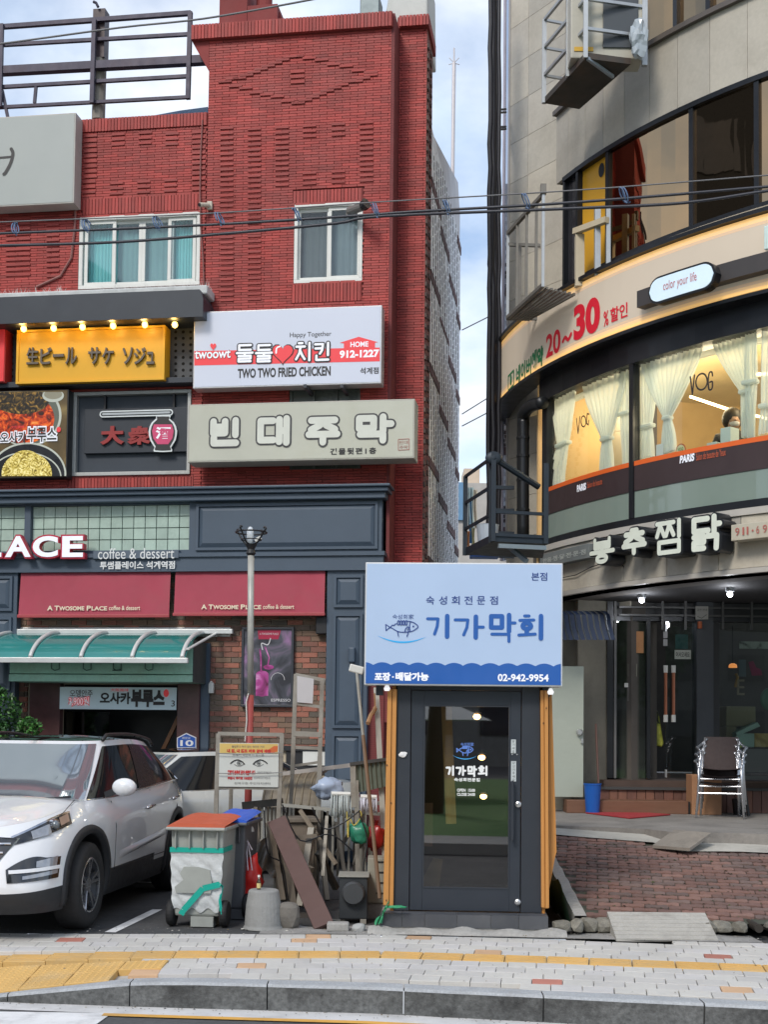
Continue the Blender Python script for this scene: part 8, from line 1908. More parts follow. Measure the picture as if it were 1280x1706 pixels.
  b = MB(); b.box(-.26, .26, -S.L/2-.012, -S.L/2+.01, oz+.405, oz+.515); T.part('number_plate', b, M('plate_white2', (.7, .7, .7), .5))
  b = MB()
  for x0, x1 in ((-.05, .62), (-.62, .02)):
   P = []
   for k in range(9): x = x0+(x1-x0)*k/8; a = -pi/2+x/(S.gh['w0'])*.72; P.append(up_(S.G(a, .06+.05*k/8, .02)))
   b.tube(P, .010, 6)
  T.part('wiper', b, cladding)
  for sg in (1, -1):
   pts = [up_((sg*(.80-.05*k/10), -S.L/2+.42+(S.gh['b0']+S.L/2-.40)*k/10, S.ztop(-S.L/2+.42+(S.gh['b0']+S.L/2-.40)*k/10)+.012)) for k in range(11)]; T.part('bonnet_seam', MB().tube(pts, .004, 4), seam)
  for sg in (1,-1):
   b = MB(); b.grid(lambda i, j: (lambda p: (p[0]*sg, p[1], p[2]+oz))(S.Pz(S.th_y(S.L/2-.42+.0, .98)+.10*i+.0, .86+.13*j, .012)), 8, 4); T.part('tail_light', b, M('tail_red', (.25, .01, .02), .1, coat=1), smooth=True)
 return T
SUV = CarShape(4.47, 1.85, 1.65, .21, .79, 1.03, 1.12, 1.09, 2.67, .90, .352, dict(b0=-1.34, r0=-.28, b1=2.10, r1=1.45, w0=.86, w1=.62, z1=1.53))
white_car = M('car_white', (.70, .72, .75), .22, var=.03, scale=1, coat=1.0, spec=.6)
black_roof = M('roof_black', (.012, .012, .014), .06, var=0, coat=1)
fwp = Vector(gp(143, 1547)); rwp = Vector(gp(287, 1483)); dv = (rwp-fwp).normalized()
yaw = math.atan2(-dv.x, dv.y)
side_off = SUV.W/2-.05
nx = Vector((math.cos(yaw), math.sin(yaw)))
cen = fwp-dv*SUV.af-nx*side_off
build_car('parked_suv', 'white SUV with black roof parked at the left, its front cut by the picture edge', SUV, (cen.x, cen.y, 0.0), yaw, white_car, True, black_roof)
SED = CarShape(4.6, 1.80, 1.42, .2, .72, .95, 1.0, 1.02, 2.7, .9, .32, dict(b0=-1.25, r0=-.35, b1=1.95, r1=1.1, w0=.82, w1=.58, z1=1.38))
c2 = at(318, 1300, 15.0)
build_car('parked_sedan', 'pale car with dark glass parked behind the white SUV and the bins', SED, (-2.35, 15.2, 0), R(-52), M('car_pale', (.50, .51, .49), .25, var=.05, scale=1, coat=1), False, M('roof_black', (.012, .012, .014), .06))
# ================================================================== bins, stand, lamp post and clutter left of the kiosk
def P3(px, py, Y): return Vector(at(px, py, Y))
gbin = M('bin_grey', (.30, .32, .30), .6, var=.15, scale=4, dirt=.35, dirtcol=(.14, .14, .13)); tape = M('tape_teal', (.0, .33, .26), .4, var=.1); wrap = M('torn_wrap', (.52, .55, .56), .45, var=.2, scale=7, bump=.8, bscale=25, dirt=.4, dirtcol=(.30, .31, .31))
def bin_(px0, px1, pyb, pyt, label, lid, body, wraps):
 g = gp((px0+px1)/2, pyb); f = Flat(g[0], g[1], R(-6)); s_ = F/g[1]; w = (px1-px0)/s_; h = (pyb-pyt)/s_; d = .55
 t = Th('wheelie_bin', label, 'bin', f, (0, .2, 0), group='wheelie bins')
 w0 = w*.86; z0 = .09
 b = MB(); b.add([(-w0/2, 0, z0), (w0/2, 0, z0), (w0/2, d*.8, z0), (-w0/2, d*.8, z0), (-w/2, -.03, h*.9), (w/2, -.03, h*.9), (w/2, d, h*.9), (-w/2, d, h*.9)], [(3, 2, 1, 0), (0, 1, 5, 4), (1, 2, 6, 5), (2, 3, 7, 6), (3, 0, 4, 7), (4, 5, 6, 7)])
 t.part('body', b, body, bevel=.02)
 b = MB(); b.box(-w/2-.03, w/2+.03, -.075, d+.02, h*.885, h*.915)
 for k in range(4): u = -w/2+.05+k*(w-.1)/3; b.prism([(u-.006, h*.885), (u-.006, h*.72), (u+.006, h*.72), (u+.006, h*.885)], -.065, -.02)
 t.part('rim', b, body, bevel=.008)
 b = MB(); b.grid(lambda i, j: ((-w/2-.02)+(w+.04)*i, -.09+(d+.1)*j, h*.92+.055*math.sin(math.pi*min(1, max(0, i)))*.6+.045*j+.01*math.sin(i*9)), 10, 8)
 b.grid(lambda i, j: ((-w/2-.02)+(w+.04)*i, -.09, h*.92-.012+(.012+.033*math.sin(math.pi*i)*1.0)*j+.01*math.sin(i*9)*j), 10, 1)
 b.box(-w/2-.018, w/2+.018, -.088, d, h*.915, h*.92)
 t.part('lid', b, lid, smooth=False)
 t.part('handle', MB().tube([(-w/2-.02, -.09, h*.90), (w/2+.02, -.09, h*.90)], .014, 8), body)
 for sx in (-1, 1): t.part('wheel', MB().lathe((sx*(w0/2+.03), .06, .11), [(.03, -.035), (.10, -.03), (.11, -.015), (.11, .015), (.10, .03), (.03, .035)], 24, 'x'), M('bin_wheel', (.012, .012, .013), .7))
 t.part('axle', MB().tube([(-w0/2, .06, .11), (w0/2, .06, .11)], .012, 6), M('bin_wheel', (.012, .012, .013), .7)); t.part('foot', MB().box(-.05, .14, -.0, .2, .005, .09), body)
 def yf(z): return -.03*(z-z0)/(h*.9-z0)-.006
 def wz(z): return (w0+(w-w0)*(z-z0)/(h*.9-z0))/2
 if wraps:
  rnd = random.Random(4)
  def rag(i, j): 
   z = .14+(h*.70-.14)*j; ww = wz(z)+.006; u = -ww+2*ww*i
   return (u+.005*math.sin(j*23)*(abs(i-.5)*2), yf(z)-.004-.012*abs(math.sin(i*9+j*13)*math.sin(j*7)), z+.02*math.sin(i*19)*(1-j))
  b = MB(); b.grid(rag, 28, 36)
  o = t.part('torn_wrapping', b, wrap, smooth=True)
  pts = [(-.13, .37), (-.10, .33), (-.17, .28), (-.16, .24), (.12, .24), (.13, .30), (.11, .40), (.02, .42), (-.10, .42)]
  k_ = h/.95; t.part('bare_patch', MB().prism([(a*1.05, c*1.25*k_) for a, c in pts], -.045, -.03), body)
  b = MB(); z = h*.70; b.box(-wz(z)-.008, wz(z)+.008, -.045, .3, z-.016, z+.024); t.part('teal_tape', b, tape)
  b = MB(); b.stroke([(wz(.3)+.0, h*.40), (.06, h*.36), (-.10, h*.16), (-.12, h*.12)], .05, -.05, cap=0); b.tube([(wz(.3), -.05, h*.40), (wz(.3)+.01, .0, h*.38), (wz(.2), -.02, h*.26), (wz(.2)+.02, -.04, h*.13)], .012, 5); t.part('teal_tape', b, tape, norm=False)
 return t
bin_(282, 372, 1545, 1364, 'grey wheelie bin with orange lid, wrapped in torn film and teal tape', M('lid_orange', (.50, .10, .045), .6, var=.15, dirt=.3), gbin, True)
bin_(352, 408, 1532, 1356, 'dark grey wheelie bin with blue lid behind the taped one', M('lid_blue', (.02, .10, .55), .45, var=.08), M('bin_dark', (.09, .095, .105), .6, var=.15), False)
Y = 13.2
LP = Th('lamp_post', 'thin lamp post, grey above and red below, with an open black wire lantern', 'lamp post', FW, (at(417, 1400, Y)[0], Y, 0))
pg = M('post_grey_paint', (.40, .40, .37), .5, .2, var=.12, dirt=.3); pr = M('post_red_paint', (.30, .05, .045), .6, var=.15, dirt=.3, dirtcol=(.18, .06, .04))
a, c, d = P3(418, 922, Y), P3(417, 1158, Y), P3(415, 1400, Y); e = Vector((c.x-.01, Y, 0))
LP.part('upper_pole', MB().tube([a, c], .032, 14), pg, smooth=True); LP.part('lower_pole', MB().tube([c+Vector((0, 0, .0)), e], .036, 14), pr, smooth=True)
LP.part('collar', MB().lathe(a, [(.035, -.02), (.05, 0), (.035, .04), (.06, .09), (.02, .1)], 16), black, smooth=False)
zr = P3(418, 887, Y).z; cx_ = a.x
b = MB(); b.tube([(cx_+.155*math.cos(2*math.pi*k/32), Y+.155*math.sin(2*math.pi*k/32), zr) for k in range(32)], .009, 6, True); b.tube([(cx_+.10*math.cos(2*math.pi*k/24), Y+.10*math.sin(2*math.pi*k/24), zr-.075) for k in range(24)], .006, 6, True); LP.part('lantern_ring', b, black)
for k in range(4):
 a_ = math.pi/4*1.3+k*math.pi/2; pts = [(.03, .09), (.08, .11), (.13, .17), (.16, zr-a.z), (.185, zr-a.z+.03), (.165, zr-a.z+.045), (.155, zr-a.z+.03)]; LP.part('lantern_arm', MB().tube(smooth_path([(cx_+r_*math.cos(a_), Y+r_*math.sin(a_), a.z+h_) for r_, h_ in pts], 3), .009, 6), black, smooth=True)
LP.part('bulb', MB().lathe((cx_-.01, Y, P3(418, 912, Y).z), [(.02, 0), (.028, .05), (.036, .12), (.034, .17), (.018, .205), (.003, .21)], 16), M('bulb_glass', (.55, .60, .64), .1, var=0, spec=1), smooth=True)
LP.part('white_clip', MB().obox(P3(430, 898, Y), .07, .04, .035, (0, -.5, 0)), whitef)
cbw = Th('white_string', 'thin white cord hanging along the lamp post above the eye poster', 'cord', FW, P3(413, 1235, Y-.05), empty=False); cbw.solo(MB().tube([P3(414, 1155, Y-.05), P3(410, 1170, Y-.05), P3(411, 1200, Y-.05), P3(408, 1235, Y-.05)], .007, 5), whitef)
Y = 12.6
SS = Th('sign_stand', 'weathered steel stand holding a poster with two drawn eyes', 'sign stand', FW, (at(410, 1480, Y)[0], Y, 0))
def stick(t, name, p, q, Yp, Yq, w, mat): return t.part(name, MB().bar(P3(*p, Yp), P3(*q, Yq), w), mat)
stick(SS, 'frame_bar', (363, 1222), (471, 1224), Y, Y, .035, steel_rust); stick(SS, 'frame_bar', (361, 1311), (465, 1314), Y, Y, .03, steel_rust)
for x0, x1 in ((364, 355), (470, 458)):
 a = P3(x0, 1222, Y); e = P3(x1, 1475, Y); e.z = 0; SS.part('leg', MB().bar(a, e, .04), steel_rust)
a = P3(385, 1314, Y+.3); e = P3(380, 1470, Y+.3); e.z = 0; SS.part('leg', MB().bar(a, e, .035), steel_rust); stick(SS, 'rail', (400, 1398), (457, 1402), Y-.05, Y-.05, .02, steel_rust)
PO = Flat(0, Y-.03, 0)
q = rect(PO, 365, 1238, 464, 1311, 0); pf = M('poster_pale', (.58, .61, .58), .5, var=.05, dirt=.2, dirtcol=(.45, .44, .40))
SS.part('poster', MB().box(q[0], q[1], Y-.03, Y-.02, q[2], q[3]), pf)
def pr_(name, mb, mat): f = SS.fr; SS.fr = PO; SS.part(name, mb, mat, norm=False); SS.fr = f
u0, u1, z0, z1 = rect(PO, 366, 1239, 463, 1255, 0); mb = MB(); mb.grid(lambda i, j: (u0+(u1-u0)*i, -.002, z0+(z1-z0)*j), 1, 1); pr_('yellow_header', mb, M('poster_yellow', (.62, .45, .14), .5))
mb = MB(); letters_px(mb, PO, '내 집, 내 점포 바로 앞에 배출', 378, 1248, 451, 1254.5, -.004, bold=.05); letters_px(mb, PO, '종량제 봉투에 담아 배출합시다', 379, 1283, 425, 1291, -.004, bold=.05); letters_px(mb, PO, '위반시 과태료 100만원', 379, 1294, 420, 1299, -.004, bold=.05); pr_('red_lettering', mb, M('poster_ink_red', (.55, .03, .03), .5))
mb = MB(); letters_px(mb, PO, '불법투기 하지 않는 깨끗한 거리', 386, 1242, 440, 1246, -.004); letters_px(mb, PO, '쓰레기 무단투기 감시중', 387, 1256, 440, 1260, -.004); letters_px(mb, PO, '과태료가 부과됩니다', 428, 1285, 452, 1289, -.004); letters_px(mb, PO, '신고하여 주시기 바랍니다', 423, 1294, 450, 1298, -.004); letters_px(mb, PO, '성북구청 주민자치센터', 390, 1303, 450, 1307, -.004); pr_('grey_lettering', mb, M('poster_ink_grey', (.16, .16, .16), .5))
mb = MB()
for cx0, fl in ((398, 1), (431, -1)):
 Q = lambda L: [PO.p(cx0+a*fl, c, -.004) for a, c in L]
 mb.stroke(Q(smooth_path([(-14, 1272), (-9, 1268), (-2, 1266), (5, 1269), (9, 1273)], 4)), .011, -.004, .0002, 6); mb.stroke(Q(smooth_path([(-8, 1273), (-3, 1276), (3, 1276), (8, 1273)], 3)), .004, -.0045, .0002, 5)
 c = PO.p(cx0, 1271.5, -.004); mb.stroke([(c[0]+.018*math.cos(k/8*math.pi), c[1]+.018*math.sin(k/8*math.pi)) for k in range(17)], .004, -.005, .0002, 5); mb.disc(c[0], -.0055, c[1], .009, 10)
pr_('eye_drawing', mb, ink)
b = MB(); polypx(b, PO, [(446, 1250), (456, 1243), (463, 1243), (462, 1252), (452, 1255)], -.003); pr_('orange_print', b, M('poster_orange', (.6, .14, .04), .5))
for y0 in (1255, 1288): SS.part('wire', MB().tube([P3(362, y0, Y-.06), P3(400, y0+1.5, Y-.06), P3(440, y0, Y-.06), P3(470, y0-1, Y-.06)], .004, 5), M('wire_grey', (.2, .2, .2), .5, .5))
Y = 12.9
RK = Th('rack_frame', 'tall rusty steel ladder frame with a blank white board at its top', 'frame', FW, (at(510, 1480, Y)[0], Y, 0))
for p, q_, w in (((493, 1123), (487, 1290), .04), ((487, 1290), (482, 1384), .035), ((537, 1132), (533, 1260), .04), ((533, 1260), (527, 1500), .045), ((492, 1124), (539, 1133), .035), ((492, 1172), (537, 1178), .03), ((490, 1222), (535, 1224), .05), ((490, 1245), (533, 1247), .03), ((488, 1276), (530, 1270), .025), ((540, 1130), (537, 1142), .03)): stick(RK, 'bar', p, q_, Y, Y, w, steel_rust)
a = P3(482, 1384, Y); RK.part('bar', MB().bar(a, (a.x-.01, Y, 0), .035), steel_rust); a = P3(527, 1500, Y); RK.part('bar', MB().bar(a, (a.x, Y, 0), .04), steel_rust)
b = MB(); pts = [P3(495, 1126, Y-.03), P3(523, 1131, Y-.03), P3(521, 1172, Y-.03), P3(495, 1170, Y-.03)]; b.add([tuple(p) for p in pts]+[tuple(p+Vector((0, .01, 0))) for p in pts], [(0, 1, 2, 3), (7, 6, 5, 4), (0, 4, 5, 1), (1, 5, 6, 2), (2, 6, 7, 3), (3, 7, 4, 0)]); RK.part('board', b, M('board_lilac', (.50, .49, .50), .6, var=.06))
Y = 13.4
CC = Th('curved_canopy', 'grimy brown translucent curved canopy over the basement stairs', 'canopy', FW, (at(490, 1340, Y)[0], Y, 0))
brn = M('grimy_poly', (.15, .125, .085), .4, var=.3, scale=3, dirt=.5, dirtcol=(.07, .055, .035), stretch=(1, 4, 4))
ct = smooth_path([(0, 1.0), (.35, .96), (.65, .82), (.85, .5), (1, 0)], 3)
zt_, zb_ = P3(490, 1285, Y+.5).z, P3(480, 1345, Y).z
def cf(i, j): 
 k = round(j*(len(ct)-1)); t_, h_ = ct[k]; x = P3(437+90*i, 1300, Y).x; return (x+.12*(1-t_)*(1-i*.4), Y+.6-.6*t_, zb_+(zt_-zb_)*h_)
CC.part('sheet', MB().grid(cf, 8, len(ct)-1), brn, smooth=True)
for k in range(8): CC.part('rib', MB().tube([cf(k/7, q/(len(ct)-1)) for q in range(len(ct))], .012, 5), M('rib_brown', (.20, .17, .12), .5), smooth=True)
CC.part('edge_bar', MB().bar(P3(462, 1290, Y), P3(607, 1272, Y-.1), .04), M('edge_pale', (.42, .40, .38), .5)); CC.part('edge_bar', MB().tube([P3(607, 1273, Y-.1), P3(560, 1278, Y-.05), P3(540, 1284, Y), P3(530, 1296, Y), P3(527, 1310, Y)], .014, 6), M('edge_pale', (.42, .40, .38), .5))
CC.part('post', MB().bar(P3(430, 1345, Y), (P3(430, 1345, Y).x, Y, 0), .06), M('rib_brown', (.20, .17, .12), .5)); CC.part('lower_panel', MB().box(P3(436, 1340, Y).x, P3(530, 1340, Y).x, Y+.35, Y+.38, .3, zb_), M('dark_wood', (.055, .045, .035), .8, var=.3))
Y = 12.2
GP = Th('corrugated_panel', 'tilted greenish corrugated sheet panel left of the kiosk', 'panel', FW, (at(615, 1320, Y)[0], Y, 0)); cr_ = M('green_grey_sheet', (.12, .14, .11), .6, var=.25, dirt=.5, dirtcol=(.05, .06, .045))
def cg(i, j): a = P3(587+62*i, 1274-8*i+(48-6*i)*(1-j), Y); return (a.x+.02*(1-j), a.y+.012*math.sin(i*50), a.z)
GP.part('sheet', MB().grid(cg, 60, 3), cr_, smooth=True); GP.part('top_edge', MB().bar(P3(583, 1273, Y-.02), P3(650, 1264, Y-.02), .03), M('edge_dark', (.05, .05, .05), .6)); GP.part('leg', MB().bar(P3(588, 1275, Y), P3(590, 1345, Y), .05), steel_rust); GP.part('leg', MB().bar(P3(594, 1300, Y), (P3(598, 1400, Y).x, Y, 0), .04), steel_rust)
Y = 12.5
RL = Th('stair_railing', 'old pale steel railing with thin balusters around the basement stairs', 'railing', FW, (at(520, 1450, Y)[0], Y, 0)); om = M('old_pale_steel', (.32, .32, .29), .6, .2, var=.2, dirt=.5, dirtcol=(.14, .12, .09)); od = M('old_dark_steel', (.09, .085, .075), .6, .2, var=.25)
stick(RL, 'top_rail', (405, 1342), (470, 1336), Y+.4, Y+.3, .07, od); stick(RL, 'top_rail', (470, 1341), (640, 1357), Y, Y-.2, .03, om); stick(RL, 'top_rail', (570, 1325), (640, 1340), Y+.2, Y+.1, .03, om)
for k in range(9):
 x = 437+k*6.5; a = P3(x, 1345, Y+.35); RL.part('baluster', MB().bar(a, (a.x, a.y, a.z-.42), .02), om)
for k in range(10):
 x = 528+k*9; a = P3(x, 1350, Y+.1); RL.part('baluster', MB().bar(a, (a.x, a.y, a.z-.62), .022), om if k % 3 == 0 else od)
a = P3(605, 1352, Y-.15); RL.part('post', MB().bar(a, (a.x-.02, a.y, .0), .045), om); a = P3(618, 1352, Y-.1); RL.part('post', MB().bar(a, (a.x-.0, a.y, .45), .04), om); stick(RL, 'brace', (598, 1362), (560, 1425), Y, Y, .035, od)
def tbox(name, label, cat, x0, y0, x1, y1, Yb, d, mat, rot=0, bevel=.008, parts=None, ground=False):
 a = P3((x0+x1)/2, y1, Yb); w = (x1-x0)/F*Yb; h = P3((x0+x1)/2, y0, Yb).z-a.z
 if ground: h += a.z-ground+0; a.z = ground if ground is not True else 0.0
 f = Flat(a.x, a.y, rot); t = Th(name, label, cat, f, (0, 0, a.z), empty=bool(parts)); b = MB().box(-w/2, w/2, 0, d, a.z, a.z+h)
 if parts:
  t.part(parts, b, mat, bevel=bevel)
 else: t.solo(b, mat, bevel=bevel)
 t.w, t.h, t.z = w, h, a.z; return t
wood_g = M('grey_wood', (.17, .145, .115), .8, var=.25, scale=3, stretch=(5, 5, 1), dirt=.5, dirtcol=(.07, .055, .04))
t = tbox('wooden_cabinet', 'weathered brown wooden cabinet behind the leaning plank', 'cabinet', 480, 1370, 527, 1500, 12.4, .4, wood_g, R(12), parts='case'); t.part('lid', MB().box(-t.w/2-.03, t.w/2+.03, -.03, .43, t.z+t.h, t.z+t.h+.035), wood_g, bevel=.005); t.part('door', MB().box(-t.w/2+.03, t.w/2-.03, -.015, -.001, t.z+.05, t.z+t.h-.05), M('grey_wood2', (.20, .165, .13), .8, var=.25, stretch=(5, 5, 1), dirt=.4))
t.part('leg', MB().box(-t.w/2, t.w/2, .02, .38, 0, t.z), M('grey_wood_dark', (.05, .04, .035), .8))
a = P3(461, 1366, 12.0); e = P3(540, 1545, 11.0); e.z = .02; t = Th('leaning_plank', 'long dark red-brown plank leaning against the clutter', 'plank', FW, (e.x, e.y, 0), empty=False); d = (a-e).normalized(); n_ = d.cross(Vector((0, -1, .4))).normalized(); m_ = n_.cross(d); hw, ht = .085, .018; b = MB(); vs = []
for p in (e, a):
 for s1, s2 in ((-1, -1), (1, -1), (1, 1), (-1, 1)): vs.append(tuple(p+n_*hw*s1+m_*ht*s2))
b.add(vs, [(0, 1, 2, 3), (7, 6, 5, 4), (0, 4, 5, 1), (1, 5, 6, 2), (2, 6, 7, 3), (3, 7, 4, 0)]); t.solo(b, M('plank_redbrown', (.095, .052, .045), .7, var=.2, scale=3, dirt=.4, dirtcol=(.05, .03, .025)), bevel=.004)
tbox('second_plank', 'short grey weathered plank standing behind the leaning one', 'plank', 442, 1362, 452, 1480, 12.2, .03, wood_g, R(20), ground=True)
tbox('grey_board', 'plain grey board standing left of the dark heater unit', 'board', 538, 1432, 585, 1530, 11.5, .05, M('board_grey2', (.20, .21, .20), .7, var=.12, dirt=.3), R(-25), ground=True)
t = tbox('dark_unit', 'dark grey metal unit with a round flue cap, low beside the kiosk', 'metal unit', 565, 1461, 612, 1531, 11.3, .3, M('unit_dark', (.035, .04, .045), .5, .3, var=.2), 0, parts='case'); t.part('flue_cap', MB().lathe((.0, -.02, t.z+t.h*.62), [(.085, -.05), (.10, -.03), (.10, .03)], 22, 'y'), M('unit_cap', (.06, .065, .07), .5, .3)); t.part('top_edge', MB().box(-t.w/2-.01, t.w/2+.01, -.02, .3, t.z+t.h, t.z+t.h+.015), om); t.part('leg', MB().box(t.w/2-.06, t.w/2-.01, .0, .04, 0, t.z), steel_rust); t.part('leg', MB().box(-t.w/2+.01, -t.w/2+.05, .02, .04, 0, t.z), od)
t = tbox('meter_box', 'beige metal box with slots against the left kiosk wall', 'metal box', 612, 1430, 641, 1505, 11.6, .3, M('meter_beige', (.27, .265, .22), .6, dirt=.3), 0, parts='case'); 
for k in range(4): t.part('slot', MB().box(.0, .1, -.004, .003, t.z+.08+k*.09, t.z+.095+k*.09), black)
t.part('plinth', MB().box(-t.w/2, t.w/2, .02, .28, 0, t.z), concrete)
tbox('dark_backing', 'near-black boards put in for the dark background behind the clutter left of the kiosk', 'boards', 540, 1352, 648, 1500, 12.9, .06, M('backing_dark', (.025, .028, .03), .8), 0, ground=True)  # near-black slab fills in the dark background behind the clutter
def mop(x0, x1, y0, y1, Y, label, mat, n=22):
 t = Th('mop_head', label, 'mop', FW, P3((x0+x1)/2, y0, Y)); rnd = random.Random(x0); b = MB()
 for k in range(n):
  x = x0+(x1-x0)*(k+.5)/n; a = P3(x, y0+2, Y+rnd.uniform(-.02, .03)); e = P3(x+rnd.uniform(-2, 2), y1+rnd.uniform(-6, 3), Y-.03+rnd.uniform(-.02, .02)); b.tube([a, a.lerp(e, .5)+Vector((rnd.uniform(-.01, .01), -.02, 0)), e], .009, 5)
 t.part('strands', b, mat, kind='stuff', smooth=True); t.part('bar', MB().tube([P3(x0, y0, Y), P3(x1, y0+1, Y)], .02, 8), whitef)
 return t
mop(552, 584, 1322, 1361, 12.2, 'grey string mop hanging on the railing beside the blue bag', M('mop_grey', (.36, .40, .40), .9, isl=.2))
mop(601, 628, 1327, 1354, 12.1, 'pale string mop hanging on the railing under the corrugated panel', M('mop_lilac', (.44, .44, .50), .9, isl=.25))
def bag(name, label, px, py, Y, r, sq, mat, seed, tie=True):
 c = P3(px, py, Y); t = Th(name, label, 'bag', FW, (c.x, c.y, c.z-r*sq[2])); t.part('sack', crumple(c, r, sq, seed), mat, smooth=True)
 if tie: t.part('knot', MB().tube([c+Vector((0, 0, r*sq[2]*.8)), c+Vector((.01, 0, r*sq[2]*1.3))], [.012, .02], 8), mat)
 return t
bag('plastic_bag', 'pale blue plastic bag lying on the clutter below the rack frame', 547, 1313, 12.75, .12, (1.15, .8, .8), M('bag_paleblue', (.36, .44, .58), .35, var=.1), 11, False)
bag('plastic_bag', 'green plastic bag hanging behind the post left of the kiosk', 598, 1389, 12.0, .10, (.95, .7, 1.0), M('bag_green', (.03, .24, .15), .35, var=.5, scale=9), 12)
bag('plastic_bag', 'dark red plastic bag hanging close to the left kiosk post', 626, 1395, 12.2, .11, (.7, .6, 1.1), M('bag_darkred', (.30, .015, .015), .35, var=.2), 13)
t = bag('shopping_bag', 'bright red shopping bag with knotted white strings beside the bins', 417, 1470, 11.6, .14, (.82, .6, 1.45), M('bag_red2', (.55, .015, .012), .4, var=.15), 14, False)
for dx in (-6, 0, 5): t.part('string', MB().tube([P3(411, 1399, 11.55), P3(411+dx, 1420, 11.5), P3(413+dx*1.4, 1450, 11.46)], .005, 5), M('string_pale', (.55, .50, .55), .6))
t.part('string', MB().tube([P3(404, 1418, 11.5), P3(412, 1400, 11.5), P3(420, 1416, 11.5)], .006, 5), M('string_pale', (.55, .50, .55), .6))
t = Th('plastic_hook', 'white curved plastic hook above the red shopping bag', 'hook', FW, P3(411, 1395, 11.7), empty=False); t.solo(MB().tube(smooth_path([P3(401, 1398, 11.7), P3(401, 1383, 11.7), P3(408, 1376, 11.7), P3(417, 1378, 11.7), P3(420, 1386, 11.7)], 4), .02, 8), M('handle_white2', (.55, .55, .52), .5), smooth=True)
t = Th('clear_sheet', 'crumpled grey plastic sheeting draped between bins and clutter', 'plastic sheet', FW, P3(440, 1425, 12.0), empty=False); b = MB(); b.grid(lambda i, j: tuple(P3(418+45*i, 1402+55*j+6*math.sin(i*9), 12.2-.25*j)+Vector((0, .05*math.sin(i*13+j*7), 0))), 16, 10); t.solo(b, M('sheet_brown', (.13, .11, .085), .35, var=.4, scale=4), smooth=True)
t = tbox('brown_sack', 'bulging brown sack behind the red shopping bag', 'sack', 425, 1440, 470, 1500, 12.3, .25, M('sack_brown', (.13, .10, .07), .8, var=.3), 0, bevel=.06, ground=True)
t = Th('cleaning_pole', 'long cleaning pole with a pale flat head leaning left of the kiosk sign', 'pole', FW, P3(634, 1500, 11.2)); t.part('shaft', MB().tube([P3(594, 1114, 11.9), P3(605, 1225, 11.7)], .014, 8), om); t.part('shaft', MB().tube([P3(605, 1225, 11.7), P3(633, 1497, 11.25)], .017, 8), M('shaft_brown', (.16, .10, .06), .5)); b = MB(); b.obox(P3(594, 1115, 11.9), .13, .05, .07, (0, .25, 0)); t.part('head', b, whitef, bevel=.01)
t = Th('pale_pole', 'pale square pole leaning between the blue pilaster and the kiosk', 'pole', FW, P3(645, 1500, 12.2), empty=False); a = P3(627, 1146, 12.4); e = P3(644, 1480, 12.2); t.solo(MB().bar(a, e, .05), M('pole_pale', (.42, .42, .38), .5, var=.1, dirt=.2))
t = Th('twisted_rope', 'twisted tan rope hanging beside the pale pole', 'rope', FW, P3(614, 1210, 12.3), empty=False); t.solo(MB().tube(smooth_path([P3(624, 1155, 12.3), P3(625, 1180, 12.3), P3(618, 1192, 12.3), P3(613, 1205, 12.2)], 5), [.008]*5+[.02]*11, 6), M('rope_tan', (.36, .20, .10), .8, var=.3, scale=30))
yc_ = Th('yellow_string', 'thin yellow cord looped around the railing above the green bag', 'cord', FW, P3(590, 1365, 11.95), empty=False); yc_.solo(MB().tube(smooth_path([P3(578, 1352, 11.95), P3(580, 1395, 11.95), P3(582, 1362, 11.95), P3(590, 1375, 11.95), P3(602, 1360, 11.95), P3(600, 1350, 11.95)], 4), .006, 5), M('cord_yellow', (.55, .45, .10), .6))
t = Th('concrete_stump', 'broken grey concrete stump on the pavement edge right of the bins', 'concrete block', FW, (at(440, 1545, 10.9)[0], 10.95, 0)); c = at(440, 1545, 10.95); h = P3(440, 1482, 10.95).z; b = MB().lathe((c[0]-.01, 10.98, 0), [(.17, 0), (.155, .03), (.145, h*.6), (.125, h*.97), (.11, h)], 28); t.part('stump', b, M('stump', (.27, .275, .27), .85, var=.2, scale=4, bump=.6, bscale=40, dirt=.5, dirtcol=(.13, .13, .12)), smooth=False, bevel=.01)
rock(t, c[0]+.19, 11.0, .10, .12, .10, .14, 77, M('stump2', (.15, .14, .125), .9, var=.3, bump=.7, bscale=30), 'broken_piece')
bt = P3(431, 1482, 10.95); t = Th('glass_bottle', 'small dark bottle with yellow label standing on the concrete stump', 'bottle', FW, (bt.x, 10.95, h)); t.part('bottle', MB().lathe((bt.x, 10.95, h), [(.016, 0), (.017, .065), (.009, .085), (.008, .1)], 14), M('bottle_dark', (.05, .03, .012), .1, coat=1), smooth=True); t.part('cap', MB().lathe((bt.x, 10.95, h+.1), [(.011, 0), (.011, .018)], 12), whitef); t.part('label', MB().lathe((bt.x, 10.95, h+.012), [(.0178, 0), (.0178, .04)], 14), M('label_pale', (.6, .5, .22), .6))
t = Th('flat_stone', 'flat pale stone block lying left of the green plastic sheet', 'stone', FW, (at(563, 1545, 10.8)[0], 10.9, 0)); c = at(563, 1540, 10.85); t.part('stone', MB().obox((c[0], 10.9, .035), .18, .12, .07), concrete, bevel=.012)
t = Th('grey_stone', 'rounded grey stone beside the flat block near the kiosk', 'stone', FW, (at(597, 1545, 10.8)[0], 10.85, 0)); c = at(597, 1540, 10.8); rock(t, c[0], 10.87, .03, .07, .06, .045, 31, M('stone_pale', (.34, .35, .35), .8, var=.2), 'stone')
t = tbox('brown_box', 'dark brown rubbish heap behind the concrete stump', 'heap', 470, 1470, 540, 1532, 11.6, .4, M('heap_dark', (.045, .038, .032), .9, var=.4, scale=6), R(10), bevel=.05, ground=True)
